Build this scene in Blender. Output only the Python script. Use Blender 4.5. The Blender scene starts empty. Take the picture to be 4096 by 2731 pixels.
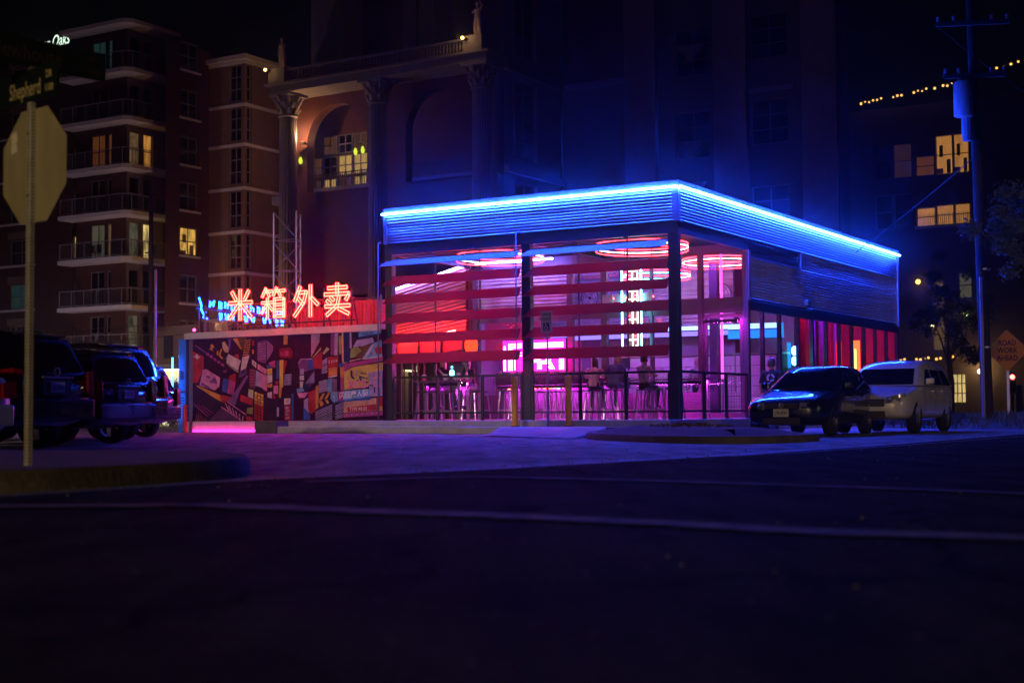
import bpy, bmesh, math, random
from mathutils import Vector, Matrix, Quaternion
R = math.radians
PI = math.pi
rnd = random.Random(7)
sc = bpy.context.scene
col = sc.collection

# ---------------------------------------------------------------- camera
YAW, PITCH, ROLL = .5452, .0497, -.0074
CAM_H = .5
cd = bpy.data.cameras.new('camera')
cam = bpy.data.objects.new('camera', cd)
col.objects.link(cam)
cd.lens = 50.0
cd.sensor_width = 36.0
cd.sensor_fit = 'HORIZONTAL'
cd.clip_start = .05
cd.clip_end = 2000
cam.matrix_world = Matrix.Translation((0, 0, CAM_H)) @ Matrix.Rotation(PI/2 + PITCH, 4, 'X') @ Matrix.Rotation(ROLL, 4, 'Z')
cd.dof.use_dof = True
cd.dof.focus_distance = 33.0
cd.dof.aperture_fstop = 1.8
sc.camera = cam

# ---------------------------------------------------------------- night sky
world = bpy.data.worlds.new('World')
sc.world = world
world.use_nodes = True
wn = world.node_tree
sky = wn.nodes.new('ShaderNodeTexSky')
sky.sky_type = 'NISHITA'
sky.sun_disc = False
sky.sun_elevation = R(4)
sky.sun_rotation = R(200)
hs = wn.nodes.new('ShaderNodeHueSaturation')
hs.inputs['Saturation'].default_value = .8
wn.links.new(sky.outputs[0], hs.inputs['Color'])
wn.links.new(hs.outputs[0], wn.nodes['Background'].inputs['Color'])
wn.nodes['Background'].inputs['Strength'].default_value = .0002

# ---------------------------------------------------------------- moon (the one sun lamp, turned down to night)
sl = bpy.data.lights.new('moon', 'SUN')
sl.energy = .0015
sl.angle = R(.5)
sl.color = (1, .82, .62)
so = bpy.data.objects.new('moon', sl)
col.objects.link(so)
so.rotation_euler = (R(62), 0, R(-25))

vs = sc.view_settings
vs.view_transform = 'Standard'
vs.look = 'None'
vs.exposure = 0
vs.gamma = 1
vs.use_curve_mapping = False
sc.cycles.max_bounces = 6
sc.cycles.diffuse_bounces = 3
sc.cycles.glossy_bounces = 3
sc.cycles.transmission_bounces = 5
sc.cycles.transparent_max_bounces = 12
sc.cycles.volume_bounces = 0
sc.cycles.caustics_reflective = False
sc.cycles.caustics_refractive = False
sc.cycles.sample_clamp_indirect = 8
sc.cycles.use_denoising = True

# ---------------------------------------------------------------- helpers
def setp(o, label=None, cat=None, group=None, kind=None):
    if label: o['label'] = label
    if cat: o['category'] = cat
    if group: o['group'] = group
    if kind: o['kind'] = kind
    return o

def emp(name, label=None, cat=None, loc=(0, 0, 0), rz=0, group=None, kind=None):
    o = bpy.data.objects.new(name, None)
    o.empty_display_size = .2
    col.objects.link(o)
    o.location = loc
    o.rotation_euler = (0, 0, rz)
    return setp(o, label, cat, group, kind)

class MB:
    """collects polygons of one mesh; every polygon keeps a material slot and a print colour"""
    def __init__(s):
        s.v, s.f, s.mi, s.c = [], [], [], []
        s.m = 0
        s.col = None
        s.M = Matrix.Identity(4)
    def vert(s, p):
        s.v.append(tuple(s.M @ Vector(p)))
        return len(s.v) - 1
    def face(s, idx):
        s.f.append(tuple(idx)); s.mi.append(s.m); s.c.append(s.col)
    def poly(s, pts):
        s.face([s.vert(p) for p in pts])
        return s
    def box(s, x0, x1, y0, y1, z0, z1):
        i = [s.vert(p) for p in ((x0,y0,z0),(x1,y0,z0),(x1,y1,z0),(x0,y1,z0),(x0,y0,z1),(x1,y0,z1),(x1,y1,z1),(x0,y1,z1))]
        for q in ((3,2,1,0),(4,5,6,7),(0,1,5,4),(1,2,6,5),(2,3,7,6),(3,0,4,7)):
            s.face([i[k] for k in q])
        return s
    def hexa(s, p):
        i = [s.vert(q) for q in p]
        for q in ((3,2,1,0),(4,5,6,7),(0,1,5,4),(1,2,6,5),(2,3,7,6),(3,0,4,7)):
            s.face([i[k] for k in q])
        return s
    def bar(s, a, b, w, h, up=(0, 0, 1)):
        a, b = Vector(a), Vector(b)
        d = (b - a).normalized()
        up = Vector(up)
        if abs(d.dot(up)) > .98: up = Vector((0, 1, 0))
        sx = d.cross(up).normalized(); sy = sx.cross(d).normalized()
        P = []
        for c in (a, b):
            for e, f in ((-1,-1),(1,-1),(1,1),(-1,1)):
                P.append(c + sx*(e*w/2) + sy*(f*h/2))
        i = [s.vert(p) for p in P]
        for q in ((0,1,2,3),(7,6,5,4),(0,4,5,1),(1,5,6,2),(2,6,7,3),(3,7,4,0)):
            s.face([i[k] for k in q])
        return s
    def tube(s, pts, r, n=8, closed=False, cap=True):
        pts = [Vector(p) for p in pts]
        N = len(pts)
        rad = r if isinstance(r, (list, tuple)) else [r]*N
        rings = []
        prev = None
        for k in range(N):
            if closed:
                d = pts[(k+1) % N] - pts[k-1]
            else:
                d = pts[min(k+1, N-1)] - pts[max(k-1, 0)]
            d = d.normalized() if d.length > 1e-9 else Vector((0, 0, 1))
            if prev is None:
                up = Vector((0, 0, 1)) if abs(d.z) < .9 else Vector((1, 0, 0))
                a = d.cross(up).normalized()
            else:
                a = prev - d*prev.dot(d)
                a = a.normalized() if a.length > 1e-6 else d.orthogonal().normalized()
            prev = a
            b = d.cross(a)
            rings.append([s.vert(pts[k] + (a*math.cos(2*PI*j/n) + b*math.sin(2*PI*j/n))*rad[k]) for j in range(n)])
        for k in range(N if closed else N-1):
            A, B = rings[k], rings[(k+1) % N]
            for j in range(n):
                s.face((A[j], A[(j+1) % n], B[(j+1) % n], B[j]))
        if cap and not closed:
            s.face(rings[0][::-1]); s.face(rings[-1])
        return s
    def lathe(s, prof, n=16, c=(0, 0, 0), cap=True):
        rings = [[s.vert((c[0]+r*math.cos(2*PI*j/n), c[1]+r*math.sin(2*PI*j/n), c[2]+z)) for j in range(n)] for r, z in prof]
        for A, B in zip(rings, rings[1:]):
            for j in range(n):
                s.face((A[j], A[(j+1) % n], B[(j+1) % n], B[j]))
        if cap:
            s.face(rings[0][::-1]); s.face(rings[-1])
        return s
    def prism(s, poly, y0, y1):
        """outline in x,z extruded along y"""
        A = [s.vert((x, y0, z)) for x, z in poly]; B = [s.vert((x, y1, z)) for x, z in poly]
        n = len(poly)
        s.face(A); s.face(B[::-1])
        for k in range(n):
            s.face((A[k], B[k], B[(k+1) % n], A[(k+1) % n]))
        return s
    def slabz(s, poly, z0, z1):
        """outline in x,y extruded along z"""
        A = [s.vert((x, y, z0)) for x, y in poly]; B = [s.vert((x, y, z1)) for x, y in poly]
        n = len(poly)
        s.face(A[::-1]); s.face(B)
        for k in range(n):
            s.face((A[k], A[(k+1) % n], B[(k+1) % n], B[k]))
        return s
    def ball(s, c, r, n=10, m=7, sz=1.0):
        prof = [(max(1e-4, r*math.sin(PI*k/m)), -r*sz*math.cos(PI*k/m)) for k in range(m+1)]
        return s.lathe(prof, n, c, cap=False)
    def corr(s, x0, x1, z0, z1, pitch=.075, amp=.017, sub=6, y=0.0, nx=1):
        """horizontal corrugation on the x,z plane, facing -y"""
        n = max(2, round((z1-z0)/pitch))*sub
        rows = []
        for k in range(n+1):
            z = z0 + (z1-z0)*k/n
            yy = y - amp*math.cos(2*PI*k/sub)
            rows.append([s.vert((x0+(x1-x0)*q/nx, yy, z)) for q in range(nx+1)])
        for A, B in zip(rows, rows[1:]):
            for q in range(nx):
                s.face((A[q], A[q+1], B[q+1], B[q]))
        return s
    def build(s, name, mats, parent=None, smooth=False, fix=True, bevel=0):
        me = bpy.data.meshes.new(name)
        me.from_pydata(s.v, [], s.f)
        if not isinstance(mats, (list, tuple)): mats = [mats]
        for m in mats: me.materials.append(m)
        if len(mats) > 1: me.polygons.foreach_set('material_index', s.mi)
        if any(c is not None for c in s.c):
            ca = me.color_attributes.new('print', 'FLOAT_COLOR', 'CORNER')
            k = 0
            for p in me.polygons:
                c = s.c[p.index] or (1, 1, 1)
                for _ in range(p.loop_total):
                    ca.data[k].color = (c[0], c[1], c[2], 1); k += 1
        if fix:
            bm = bmesh.new(); bm.from_mesh(me)
            bmesh.ops.recalc_face_normals(bm, faces=bm.faces)
            bm.to_mesh(me); bm.free()
        if smooth:
            me.polygons.foreach_set('use_smooth', [True]*len(me.polygons))
            if smooth is not True:
                try: me.set_sharp_from_angle(angle=R(smooth))
                except Exception: pass
        o = bpy.data.objects.new(name, me)
        col.objects.link(o)
        if parent is not None: o.parent = parent
        if bevel:
            bv = o.modifiers.new('bevel', 'BEVEL'); bv.width = bevel; bv.segments = 2; bv.limit_method = 'ANGLE'
        return o

def put(o, loc=None, rz=None):
    if loc is not None: o.location = loc
    if rz is not None: o.rotation_euler = (0, 0, rz)
    return o

def copy_tree(o, parent=None):
    c = o.copy(); col.objects.link(c)
    if parent is not None: c.parent = parent
    for ch in list(o.children): copy_tree(ch, c)
    return c

def dup(o, loc=None, rz=None, parent=None, label=None):
    c = copy_tree(o, parent)
    put(c, loc, rz)
    if label: c['label'] = label
    return c

# ---------------------------------------------------------------- materials
MATS = {}
def mat(name, color=(.5, .5, .5), rough=.6, metal=0.0, var=.0, vscale=6.0, bump=0.0, bscale=40.0, spec=.5, alpha=None, coat=0.0, stretch=(1, 1, 1), rvar=0.0):
    if name in MATS: return MATS[name]
    m = bpy.data.materials.new(name); m.use_nodes = True
    nt = m.node_tree; b = nt.nodes['Principled BSDF']
    b.inputs['Base Color'].default_value = (*color, 1)
    b.inputs['Roughness'].default_value = rough
    b.inputs['Metallic'].default_value = metal
    b.inputs['Specular IOR Level'].default_value = spec
    b.inputs['Coat Weight'].default_value = coat
    b.inputs['Coat Roughness'].default_value = .06
    if var or bump or rvar:
        tc = nt.nodes.new('ShaderNodeTexCoord')
        mp = nt.nodes.new('ShaderNodeMapping'); mp.inputs['Scale'].default_value = stretch
        nt.links.new(tc.outputs['Object'], mp.inputs['Vector'])
    if var or rvar:
        nz = nt.nodes.new('ShaderNodeTexNoise'); nz.inputs['Scale'].default_value = vscale; nz.inputs['Detail'].default_value = 6
        nz.inputs['Roughness'].default_value = .65
        nt.links.new(mp.outputs[0], nz.inputs['Vector'])
    if var:
        cr = nt.nodes.new('ShaderNodeValToRGB')
        lo = tuple(max(0, c*(1-var)) for c in color); hi = tuple(min(1, c*(1+var)) for c in color)
        cr.color_ramp.elements[0].position = .3; cr.color_ramp.elements[1].position = .7
        cr.color_ramp.elements[0].color = (*lo, 1); cr.color_ramp.elements[1].color = (*hi, 1)
        nt.links.new(nz.outputs['Fac'], cr.inputs['Fac'])
        nt.links.new(cr.outputs[0], b.inputs['Base Color'])
    if rvar:
        mr = nt.nodes.new('ShaderNodeMapRange')
        mr.inputs[1].default_value = .3; mr.inputs[2].default_value = .7
        mr.inputs[3].default_value = max(.02, rough-rvar); mr.inputs[4].default_value = min(1, rough+rvar)
        nt.links.new(nz.outputs['Fac'], mr.inputs[0]); nt.links.new(mr.outputs[0], b.inputs['Roughness'])
    if bump:
        n2 = nt.nodes.new('ShaderNodeTexNoise'); n2.inputs['Scale'].default_value = bscale; n2.inputs['Detail'].default_value = 5
        nt.links.new(mp.outputs[0], n2.inputs['Vector'])
        bp = nt.nodes.new('ShaderNodeBump'); bp.inputs['Strength'].default_value = bump; bp.inputs['Distance'].default_value = .02
        nt.links.new(n2.outputs['Fac'], bp.inputs['Height'])
        nt.links.new(bp.outputs[0], b.inputs['Normal'])
    MATS[name] = m
    return m

def emit(name, color, strength):
    if name in MATS: return MATS[name]
    m = bpy.data.materials.new(name); m.use_nodes = True
    nt = m.node_tree
    for n in list(nt.nodes):
        if n.type == 'BSDF_PRINCIPLED': nt.nodes.remove(n)
    e = nt.nodes.new('ShaderNodeEmission')
    e.inputs['Color'].default_value = (*color, 1); e.inputs['Strength'].default_value = strength
    nt.links.new(e.outputs[0], nt.nodes['Material Output'].inputs['Surface'])
    MATS[name] = m
    return m

def glass(name, tint=(.9, .93, 1.0), refl=.08, rough=.03):
    if name in MATS: return MATS[name]
    m = bpy.data.materials.new(name); m.use_nodes = True
    nt = m.node_tree
    for n in list(nt.nodes):
        if n.type == 'BSDF_PRINCIPLED': nt.nodes.remove(n)
    t = nt.nodes.new('ShaderNodeBsdfTransparent'); t.inputs[0].default_value = (*tint, 1)
    g = nt.nodes.new('ShaderNodeBsdfGlossy'); g.inputs['Roughness'].default_value = rough
    fr = nt.nodes.new('ShaderNodeFresnel'); fr.inputs[0].default_value = 1.35 + refl
    mx = nt.nodes.new('ShaderNodeMixShader')
    ge = nt.nodes.new('ShaderNodeNewGeometry'); inv = nt.nodes.new('ShaderNodeMath'); inv.operation = 'SUBTRACT'; inv.inputs[0].default_value = 1
    mu = nt.nodes.new('ShaderNodeMath'); mu.operation = 'MULTIPLY'
    nt.links.new(ge.outputs['Backfacing'], inv.inputs[1]); nt.links.new(fr.outputs[0], mu.inputs[0]); nt.links.new(inv.outputs[0], mu.inputs[1])
    nt.links.new(mu.outputs[0], mx.inputs[0]); nt.links.new(t.outputs[0], mx.inputs[1]); nt.links.new(g.outputs[0], mx.inputs[2])
    nt.links.new(mx.outputs[0], nt.nodes['Material Output'].inputs['Surface'])
    MATS[name] = m
    return m

def printed(name, rough=.5, bump=0.2, base=.0):
    """paint whose flat colours are the polygons' own print colours"""
    if name in MATS: return MATS[name]
    m = mat(name, (.5, .5, .5), rough, var=.12, vscale=3.5, bump=bump, bscale=60, spec=.1)
    nt = m.node_tree; b = nt.nodes['Principled BSDF']
    a = nt.nodes.new('ShaderNodeVertexColor'); a.layer_name = 'print'
    mx = nt.nodes.new('ShaderNodeMix'); mx.data_type = 'RGBA'; mx.blend_type = 'MULTIPLY'; mx.inputs[0].default_value = 1
    cr = next(n for n in nt.nodes if n.type == 'VALTORGB')
    cr.color_ramp.elements[0].color = (.5, .48, .5, 1); cr.color_ramp.elements[1].color = (1, 1, 1, 1)
    nt.links.new(a.outputs[0], mx.inputs[6]); nt.links.new(cr.outputs[0], mx.inputs[7]); nt.links.new(mx.outputs[2], b.inputs['Base Color'])
    return m

def text_mesh(body, size, depth=0.0, bevel=0.0, bold=0.0, fill=True, shear=0.0, align='CENTER', spacing=1.0):
    """lettering as a mesh in the x,z plane facing -y, centred on its origin; returns (verts, faces)"""
    cu = bpy.data.curves.new('lettering', 'FONT')
    cu.body = body; cu.size = size; cu.extrude = depth; cu.bevel_depth = bevel; cu.offset = bold; cu.shear = shear
    cu.align_x = align; cu.align_y = 'CENTER'; cu.space_character = spacing
    cu.fill_mode = 'FRONT' if (fill and depth == 0) else ('BOTH' if fill else 'NONE')
    cu.resolution_u = 3; cu.bevel_resolution = 1
    o = bpy.data.objects.new('lettering', cu); col.objects.link(o)
    dg = bpy.context.evaluated_depsgraph_get(); dg.update()
    me = bpy.data.meshes.new_from_object(o.evaluated_get(dg))
    V = [(v.co.x, -v.co.z, v.co.y) for v in me.vertices]
    Fc = [tuple(p.vertices) for p in me.polygons]
    bpy.data.meshes.remove(me)
    bpy.data.objects.remove(o); bpy.data.curves.remove(cu)
    return V, Fc

def add_text(mb, body, size, at=(0, 0, 0), xdir=(1, 0, 0), zdir=(0, 0, 1), sx=1.0, mirror=False, **k):
    V, Fc = text_mesh(body, size, **k)
    X, Z = Vector(xdir), Vector(zdir); Y = Z.cross(X).normalized(); A = Vector(at)
    if mirror: sx = -sx
    idx = [mb.vert(A + X*(p[0]*sx) + Y*p[1] + Z*p[2]) for p in V]
    for f in Fc: mb.face([idx[i] for i in f])
    return mb

# the street grid: X along the restaurant front (to the right), Y back along its right wall, origin at its near corner post
CORNER = Vector((3.9966, 34.0, 0))
GRID = Matrix.Translation(CORNER) @ Matrix.Rotation(-YAW, 4, 'Z')
def W(x, y, z=0.0): return GRID @ Vector((x, y, z))
GR = -YAW
# ---------------------------------------------------------------- materials shared by the setting
def ground_mat(name, base, var, rough, spec, glint):
    m = mat(name, base, rough, var=var, vscale=26, bump=.6, bscale=70, spec=spec)
    nt = m.node_tree; b = nt.nodes['Principled BSDF']; L = nt.links.new
    cr = next(n for n in nt.nodes if n.type == 'VALTORGB'); tc = next(n for n in nt.nodes if n.type == 'TEX_COORD')
    # broad patches and stretched tyre wear
    n1 = nt.nodes.new('ShaderNodeTexNoise'); n1.inputs['Scale'].default_value = .55; n1.inputs['Detail'].default_value = 7; n1.inputs['Roughness'].default_value = .7
    mp = nt.nodes.new('ShaderNodeMapping'); mp.inputs['Rotation'].default_value = (0, 0, R(38)); mp.inputs['Scale'].default_value = (2.2, .35, 1)
    n2 = nt.nodes.new('ShaderNodeTexNoise'); n2.inputs['Scale'].default_value = 1.3; n2.inputs['Detail'].default_value = 5
    L(tc.outputs['Object'], n1.inputs['Vector']); L(tc.outputs['Object'], mp.inputs['Vector']); L(mp.outputs[0], n2.inputs['Vector'])
    ad = nt.nodes.new('ShaderNodeMath'); ad.operation = 'ADD'; L(n1.outputs['Fac'], ad.inputs[0]); L(n2.outputs['Fac'], ad.inputs[1])
    mr = nt.nodes.new('ShaderNodeMapRange'); mr.inputs[1].default_value = .75; mr.inputs[2].default_value = 1.3; mr.inputs[3].default_value = .3; mr.inputs[4].default_value = 1.9
    L(ad.outputs[0], mr.inputs[0])
    # cracks
    vo = nt.nodes.new('ShaderNodeTexVoronoi'); vo.feature = 'DISTANCE_TO_EDGE'; vo.inputs['Scale'].default_value = .38
    nd = nt.nodes.new('ShaderNodeTexNoise'); nd.inputs['Scale'].default_value = 1.2; nd.inputs['Detail'].default_value = 6
    vm = nt.nodes.new('ShaderNodeVectorMath'); vm.operation = 'ADD'; L(tc.outputs['Object'], nd.inputs['Vector']); L(tc.outputs['Object'], vm.inputs[0]); L(nd.outputs['Color'], vm.inputs[1]); L(vm.outputs[0], vo.inputs['Vector'])
    ck = nt.nodes.new('ShaderNodeMapRange'); ck.inputs[1].default_value = .004; ck.inputs[2].default_value = .016; ck.inputs[3].default_value = .25; ck.inputs[4].default_value = 1
    L(vo.outputs['Distance'], ck.inputs[0])
    m1 = nt.nodes.new('ShaderNodeMath'); m1.operation = 'MULTIPLY'; L(mr.outputs[0], m1.inputs[0]); L(ck.outputs[0], m1.inputs[1])
    mx = nt.nodes.new('ShaderNodeMix'); mx.data_type = 'RGBA'; mx.blend_type = 'MULTIPLY'; mx.inputs[0].default_value = 1
    L(cr.outputs[0], mx.inputs[6]); L(m1.outputs[0], mx.inputs[7])
    # rare bright chips of stone and glass, sparkle glints put into the colour
    vg = nt.nodes.new('ShaderNodeTexVoronoi'); vg.inputs['Scale'].default_value = 22; L(tc.outputs['Object'], vg.inputs['Vector'])
    sp = nt.nodes.new('ShaderNodeSeparateColor'); L(vg.outputs['Color'], sp.inputs[0])
    gt = nt.nodes.new('ShaderNodeMath'); gt.operation = 'GREATER_THAN'; gt.inputs[1].default_value = 1-glint; L(sp.outputs[0], gt.inputs[0])
    lt = nt.nodes.new('ShaderNodeMath'); lt.operation = 'LESS_THAN'; lt.inputs[1].default_value = .3; L(vg.outputs['Distance'], lt.inputs[0])
    mg = nt.nodes.new('ShaderNodeMath'); mg.operation = 'MULTIPLY'; L(gt.outputs[0], mg.inputs[0]); L(lt.outputs[0], mg.inputs[1])
    m2 = nt.nodes.new('ShaderNodeMix'); m2.data_type = 'RGBA'; L(mg.outputs[0], m2.inputs[0]); L(mx.outputs[2], m2.inputs[6]); m2.inputs[7].default_value = (.16, .16, .16, 1)
    L(m2.outputs[2], b.inputs['Base Color'])
    return m
M_asphalt = ground_mat('asphalt', (.026, .026, .028), .6, .9, .014, .012)
M_lot = ground_mat('lot_concrete', (.17, .165, .16), .35, .72, .3, .004)
M_line = mat('worn_line', (.12, .12, .117), .75, var=.85, vscale=3.2, bump=.5, bscale=60, spec=.2)
M_line.node_tree.nodes['Principled BSDF'].inputs['Roughness'].default_value = .8
M_conc = mat('concrete', (.32, .31, .29), .8, var=.22, vscale=3, bump=.35, bscale=30)
M_kerb = mat('kerb_concrete', (.075, .065, .05), .85, var=.4, vscale=4, bump=.5, bscale=25)
M_soil = mat('soil', (.05, .038, .028), .95, var=.5, vscale=6, bump=1, bscale=25)
M_black = mat('black_steel', (.012, .012, .014), .45, bump=.05)
M_frame = mat('grey_steel_frame', (.12, .11, .12), .45, var=.1)
M_galv = mat('galvanised_metal', (.3, .3, .31), .4, metal=.75, var=.15, vscale=2, rvar=.06)
M_galvside = mat('weathered_galvanised_metal', (.5, .5, .51), .42, metal=.25, var=.25, vscale=1.2, rvar=.12, stretch=(1, 1, .3))
M_white = mat('white_paint', (.75, .75, .74), .5, var=.06)
M_glass = glass('window_glass')

# ---------------------------------------------------------------- ground
def sheet(name, poly, z, m, sub=0):
    mb = MB(); mb.poly([(x, y, z) for x, y in poly])
    o = mb.build(name, m); setp(o, kind='structure')
    return o
sheet('ground', [(-260, -40), (260, -40), (260, 420), (-260, 420)], -.02, M_lot)
LOT_EDGE = [(-7.0, 5.0), (-3.34, 9.2), (-2.75, 10.2), (-2.15, 11.2), (-1.21, 12.06), (-.34, 12.93), (.71, 14.3), (2.31, 16.3), (4.9, 20.14), (7.75, 24.81), (10.65, 29.69), (14.5, 36.0), (30, 58)]
sheet('road', [(-60, -30), (60, -30), (90, 40), (60, 90)] + LOT_EDGE[::-1] + [(-60, -20)], -.008, M_asphalt)
def strip(name, pts, w, z, m, ragged=False):
    mb = MB(); n = len(pts)
    L, Rr = [], []
    if ragged:
        q = []
        for (xa, ya), (xb, yb) in zip(pts, pts[1:]):
            m_ = max(1, int(math.hypot(xb-xa, yb-ya)/.12)); q += [(xa+(xb-xa)*j/m_, ya+(yb-ya)*j/m_) for j in range(m_)]
        pts = q+[pts[-1]]; n = len(pts); w = [w*rnd.uniform(.7, 1.12) for _ in pts]
    for k, (x, y) in enumerate(pts):
        a = Vector(pts[max(0, k-1)]); b = Vector(pts[min(n-1, k+1)]); d = (b-a).normalized(); nn = Vector((-d.y, d.x))
        ww = w[k] if isinstance(w, (list, tuple)) else w
        L.append(mb.vert((x+nn.x*ww/2, y+nn.y*ww/2, z))); Rr.append(mb.vert((x-nn.x*ww/2, y-nn.y*ww/2, z)))
    for k in range(n-1): mb.face((L[k], Rr[k], Rr[k+1], L[k+1]))
    o = mb.build(name, m); setp(o, kind='structure'); return o
strip('gutter', [(x+.12, y-.08) for x, y in LOT_EDGE[:-2]], .3, -.003, mat('gutter_concrete', (.17, .165, .16), .6, var=.3, vscale=3, bump=.4, bscale=40))
strip('crosswalk_line', [(-1.52, 10.5), (-.92, 10.9), (-.3, 11.2), (.97, 10.34), (2.3, 9.17), (3.3, 8.1), (5.2, 6.2)], .2, .002, M_line, True)
strip('crosswalk_line', [(-6, 7.9), (-2.85, 7.95), (-1.7, 7.95), (-1.08, 7.54), (-.19, 7.03), (.66, 6.42), (1.2, 5.95), (1.98, 5.54), (4.2, 4.2)], .33, .002, M_line, True)
strip('crack_line', [(2.4, 15.7), (3.4, 16.8), (5.6, 20.1), (8.5, 24.6), (10.5, 27.5)], .05, .003, mat('worn_edge_line', (.3, .3, .29), .7, var=.6, vscale=9))

# loose grit, leaves and scraps along the gutter and on the road
mb = MB()
for k in range(520):
    if k < 300:
        i = rnd.randrange(1, len(LOT_EDGE)-3); f_ = rnd.random(); x = LOT_EDGE[i][0]*(1-f_)+LOT_EDGE[i+1][0]*f_+rnd.gauss(.1, .22); y = LOT_EDGE[i][1]*(1-f_)+LOT_EDGE[i+1][1]*f_+rnd.gauss(-.1, .22)
    else:
        y = rnd.uniform(4, 30); x = rnd.uniform(-.3, .32)*y
    s_ = rnd.uniform(.003, .009)*(1+y/14); a = rnd.uniform(0, 6)
    p = [(x+s_*math.cos(a+q*2.1+rnd.uniform(-.4, .4)), y+s_*math.sin(a+q*2.1), .001) for q in range(3)]
    t_ = (x, y, .001+s_*rnd.uniform(.5, 1.1))
    for q in range(3): mb.poly([p[q], p[(q+1) % 3], t_])
o = mb.build('grit', mat('grit_stone', (.12, .12, .115), .7)); o['kind'] = 'stuff'
# left kerb island that carries the stop sign
def rounded_island(name, poly, z, m, mk, crown=0.0, bevel=.035):
    mb = MB(); n = len(poly)
    cx = sum(p[0] for p in poly)/n; cy = sum(p[1] for p in poly)/n
    rings = []
    def ring(off, zz):
        out = []
        for k in range(n):
            a, b = Vector(poly[k-1]), Vector(poly[(k+1) % n]); d = (b-a).normalized()
            out.append(mb.vert((poly[k][0]-d.y*off, poly[k][1]+d.x*off, zz)))
        return out
    A = ring(0, -.03); B = ring(.02, z-.03); Cc = ring(.05, z); D = ring(.2, z+.004)
    mb.m = 1
    for P, Q in ((A, B), (B, Cc), (Cc, D)):
        for k in range(n): mb.face((P[k], P[(k+1) % n], Q[(k+1) % n], Q[k]))
    mb.m = 0
    if crown:
        E_ = ring(.9, z+crown)
        for k in range(n): mb.face((D[k], D[(k+1) % n], E_[(k+1) % n], E_[k]))
        D = E_
    c = mb.vert((cx, cy, z+crown*1.15))
    for k in range(n): mb.face((D[k], D[(k+1) % n], c))
    o = mb.build(name, [m, mk], smooth=40); setp(o, kind='structure')
    return o
def smooth_poly(pts, it=2):
    for _ in range(it):
        q = []
        for k in range(len(pts)):
            a, b = pts[k], pts[(k+1) % len(pts)]
            q += [(a[0]*.75+b[0]*.25, a[1]*.75+b[1]*.25), (a[0]*.25+b[0]*.75, a[1]*.25+b[1]*.75)]
        pts = q
    return pts
M_walk = mat('walk_concrete', (.13, .115, .1), .8, var=.3, vscale=2.2, bump=.5, bscale=35)
rounded_island('kerb_island', smooth_poly([(-3.34, 9.35), (-2.77, 10.28), (-2.32, 11.2), (-2.2, 12.3), (-2.62, 13.7), (-3.6, 14.6), (-7, 15.6), (-12, 15), (-12, 8.0), (-5.5, 8.6)]), .14, M_walk, M_kerb)
# right planting island, kerbed, with bare soil
rounded_island('planting_island', smooth_poly([(1.25, 27.3), (2.0, 24.3), (2.85, 22.3), (3.9, 22.1), (5.35, 23.9), (5.2, 26.5), (4.4, 30.0), (3.4, 32.2), (1.9, 31.6)]), .1, M_soil, M_kerb, crown=.1)
# kerb ramp rising from the lot to the walk in front of the patio
mb = MB()
rb = [(-.5, 30.7, 0.0), (.1, 29.3, 0.0), (.6, 28.2, 0.0), (1.15, 27.0, 0.0)]
rt = [W(-3.9, -1.85, .152), W(-3.0, -2.05, .152), W(-2.0, -2.1, .152), W(-.9, -2.05, .152)]
for k in range(3):
    mb.poly([rb[k], rb[k+1], rt[k+1], rt[k]])
mb.poly([rb[3], (2.0, 31.3, .02), rt[3]])
mb.poly([rb[0], rt[0], (rt[0].x-.25, rt[0].y+.1, 0), (rb[0][0]-.1, rb[0][1]+.15, 0)])
setp(mb.build('kerb_ramp', mat('ramp_concrete', (.3, .3, .3), .75, var=.15, vscale=4, bump=.5, bscale=60)), kind='structure')
# raised patio floor, two steps
mb = MB(); mb.M = GRID
mb.box(-11.6, .35, -1.3, 18.6, -.02, .3)
setp(mb.build('patio_floor', M_conc, bevel=.015), kind='structure')
mb = MB(); mb.M = GRID
mb.box(-11.0, -5.0, -1.75, -1.3, -.02, .165); mb.box(-4.995, .9, -2.1, -1.3, -.02, .15)
setp(mb.build('step', M_conc, bevel=.015), kind='structure')
mb = MB(); mb.M = GRID
mb.box(-11.75, -11.0, -1.8, -1.3, -.02, .31)
setp(mb.build('step', M_kerb, bevel=.01), kind='structure')

# ---------------------------------------------------------------- added air volume whose scatter gives the neon its lens bloom
hz = MB(); hz.box(-60, 80, -3, 140, -1.1, 42)
ho = hz.build('bloom_haze', [])
hm = bpy.data.materials.new('bloom_haze_air'); hm.use_nodes = True
for n in list(hm.node_tree.nodes):
    if n.type == 'BSDF_PRINCIPLED': hm.node_tree.nodes.remove(n)
pv = hm.node_tree.nodes.new('ShaderNodeVolumePrincipled')
pv.inputs['Color'].default_value = (.85, .88, 1, 1)
pv.inputs['Density'].default_value = .00058
pv.inputs['Anisotropy'].default_value = .955
hm.node_tree.links.new(pv.outputs[0], hm.node_tree.nodes['Material Output'].inputs['Volume'])
ho.data.materials.append(hm)
setp(ho, kind='stuff')
# ---------------------------------------------------------------- the restaurant
E_blue = emit('blue_neon', (.01, .05, 1.0), 820)
E_bluesoft = emit('blue_neon_soft', (.05, .16, 1.0), 60)
E_red = emit('red_neon', (1.0, .045, .02), 60)
E_redring = emit('red_ring_neon', (1.0, .02, .03), 24)
E_white = emit('pale_neon', (.9, .75, 1.0), 9)
E_cyan = emit('cyan_neon', (.1, .75, 1.0), 30)
E_pink = emit('magenta_neon', (1.0, .05, .5), 90)
E_pinkface = emit('magenta_lightbox', (1.0, .006, .42), 11)
E_warm = emit('warm_lamp', (1.0, .62, .2), 30)

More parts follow.
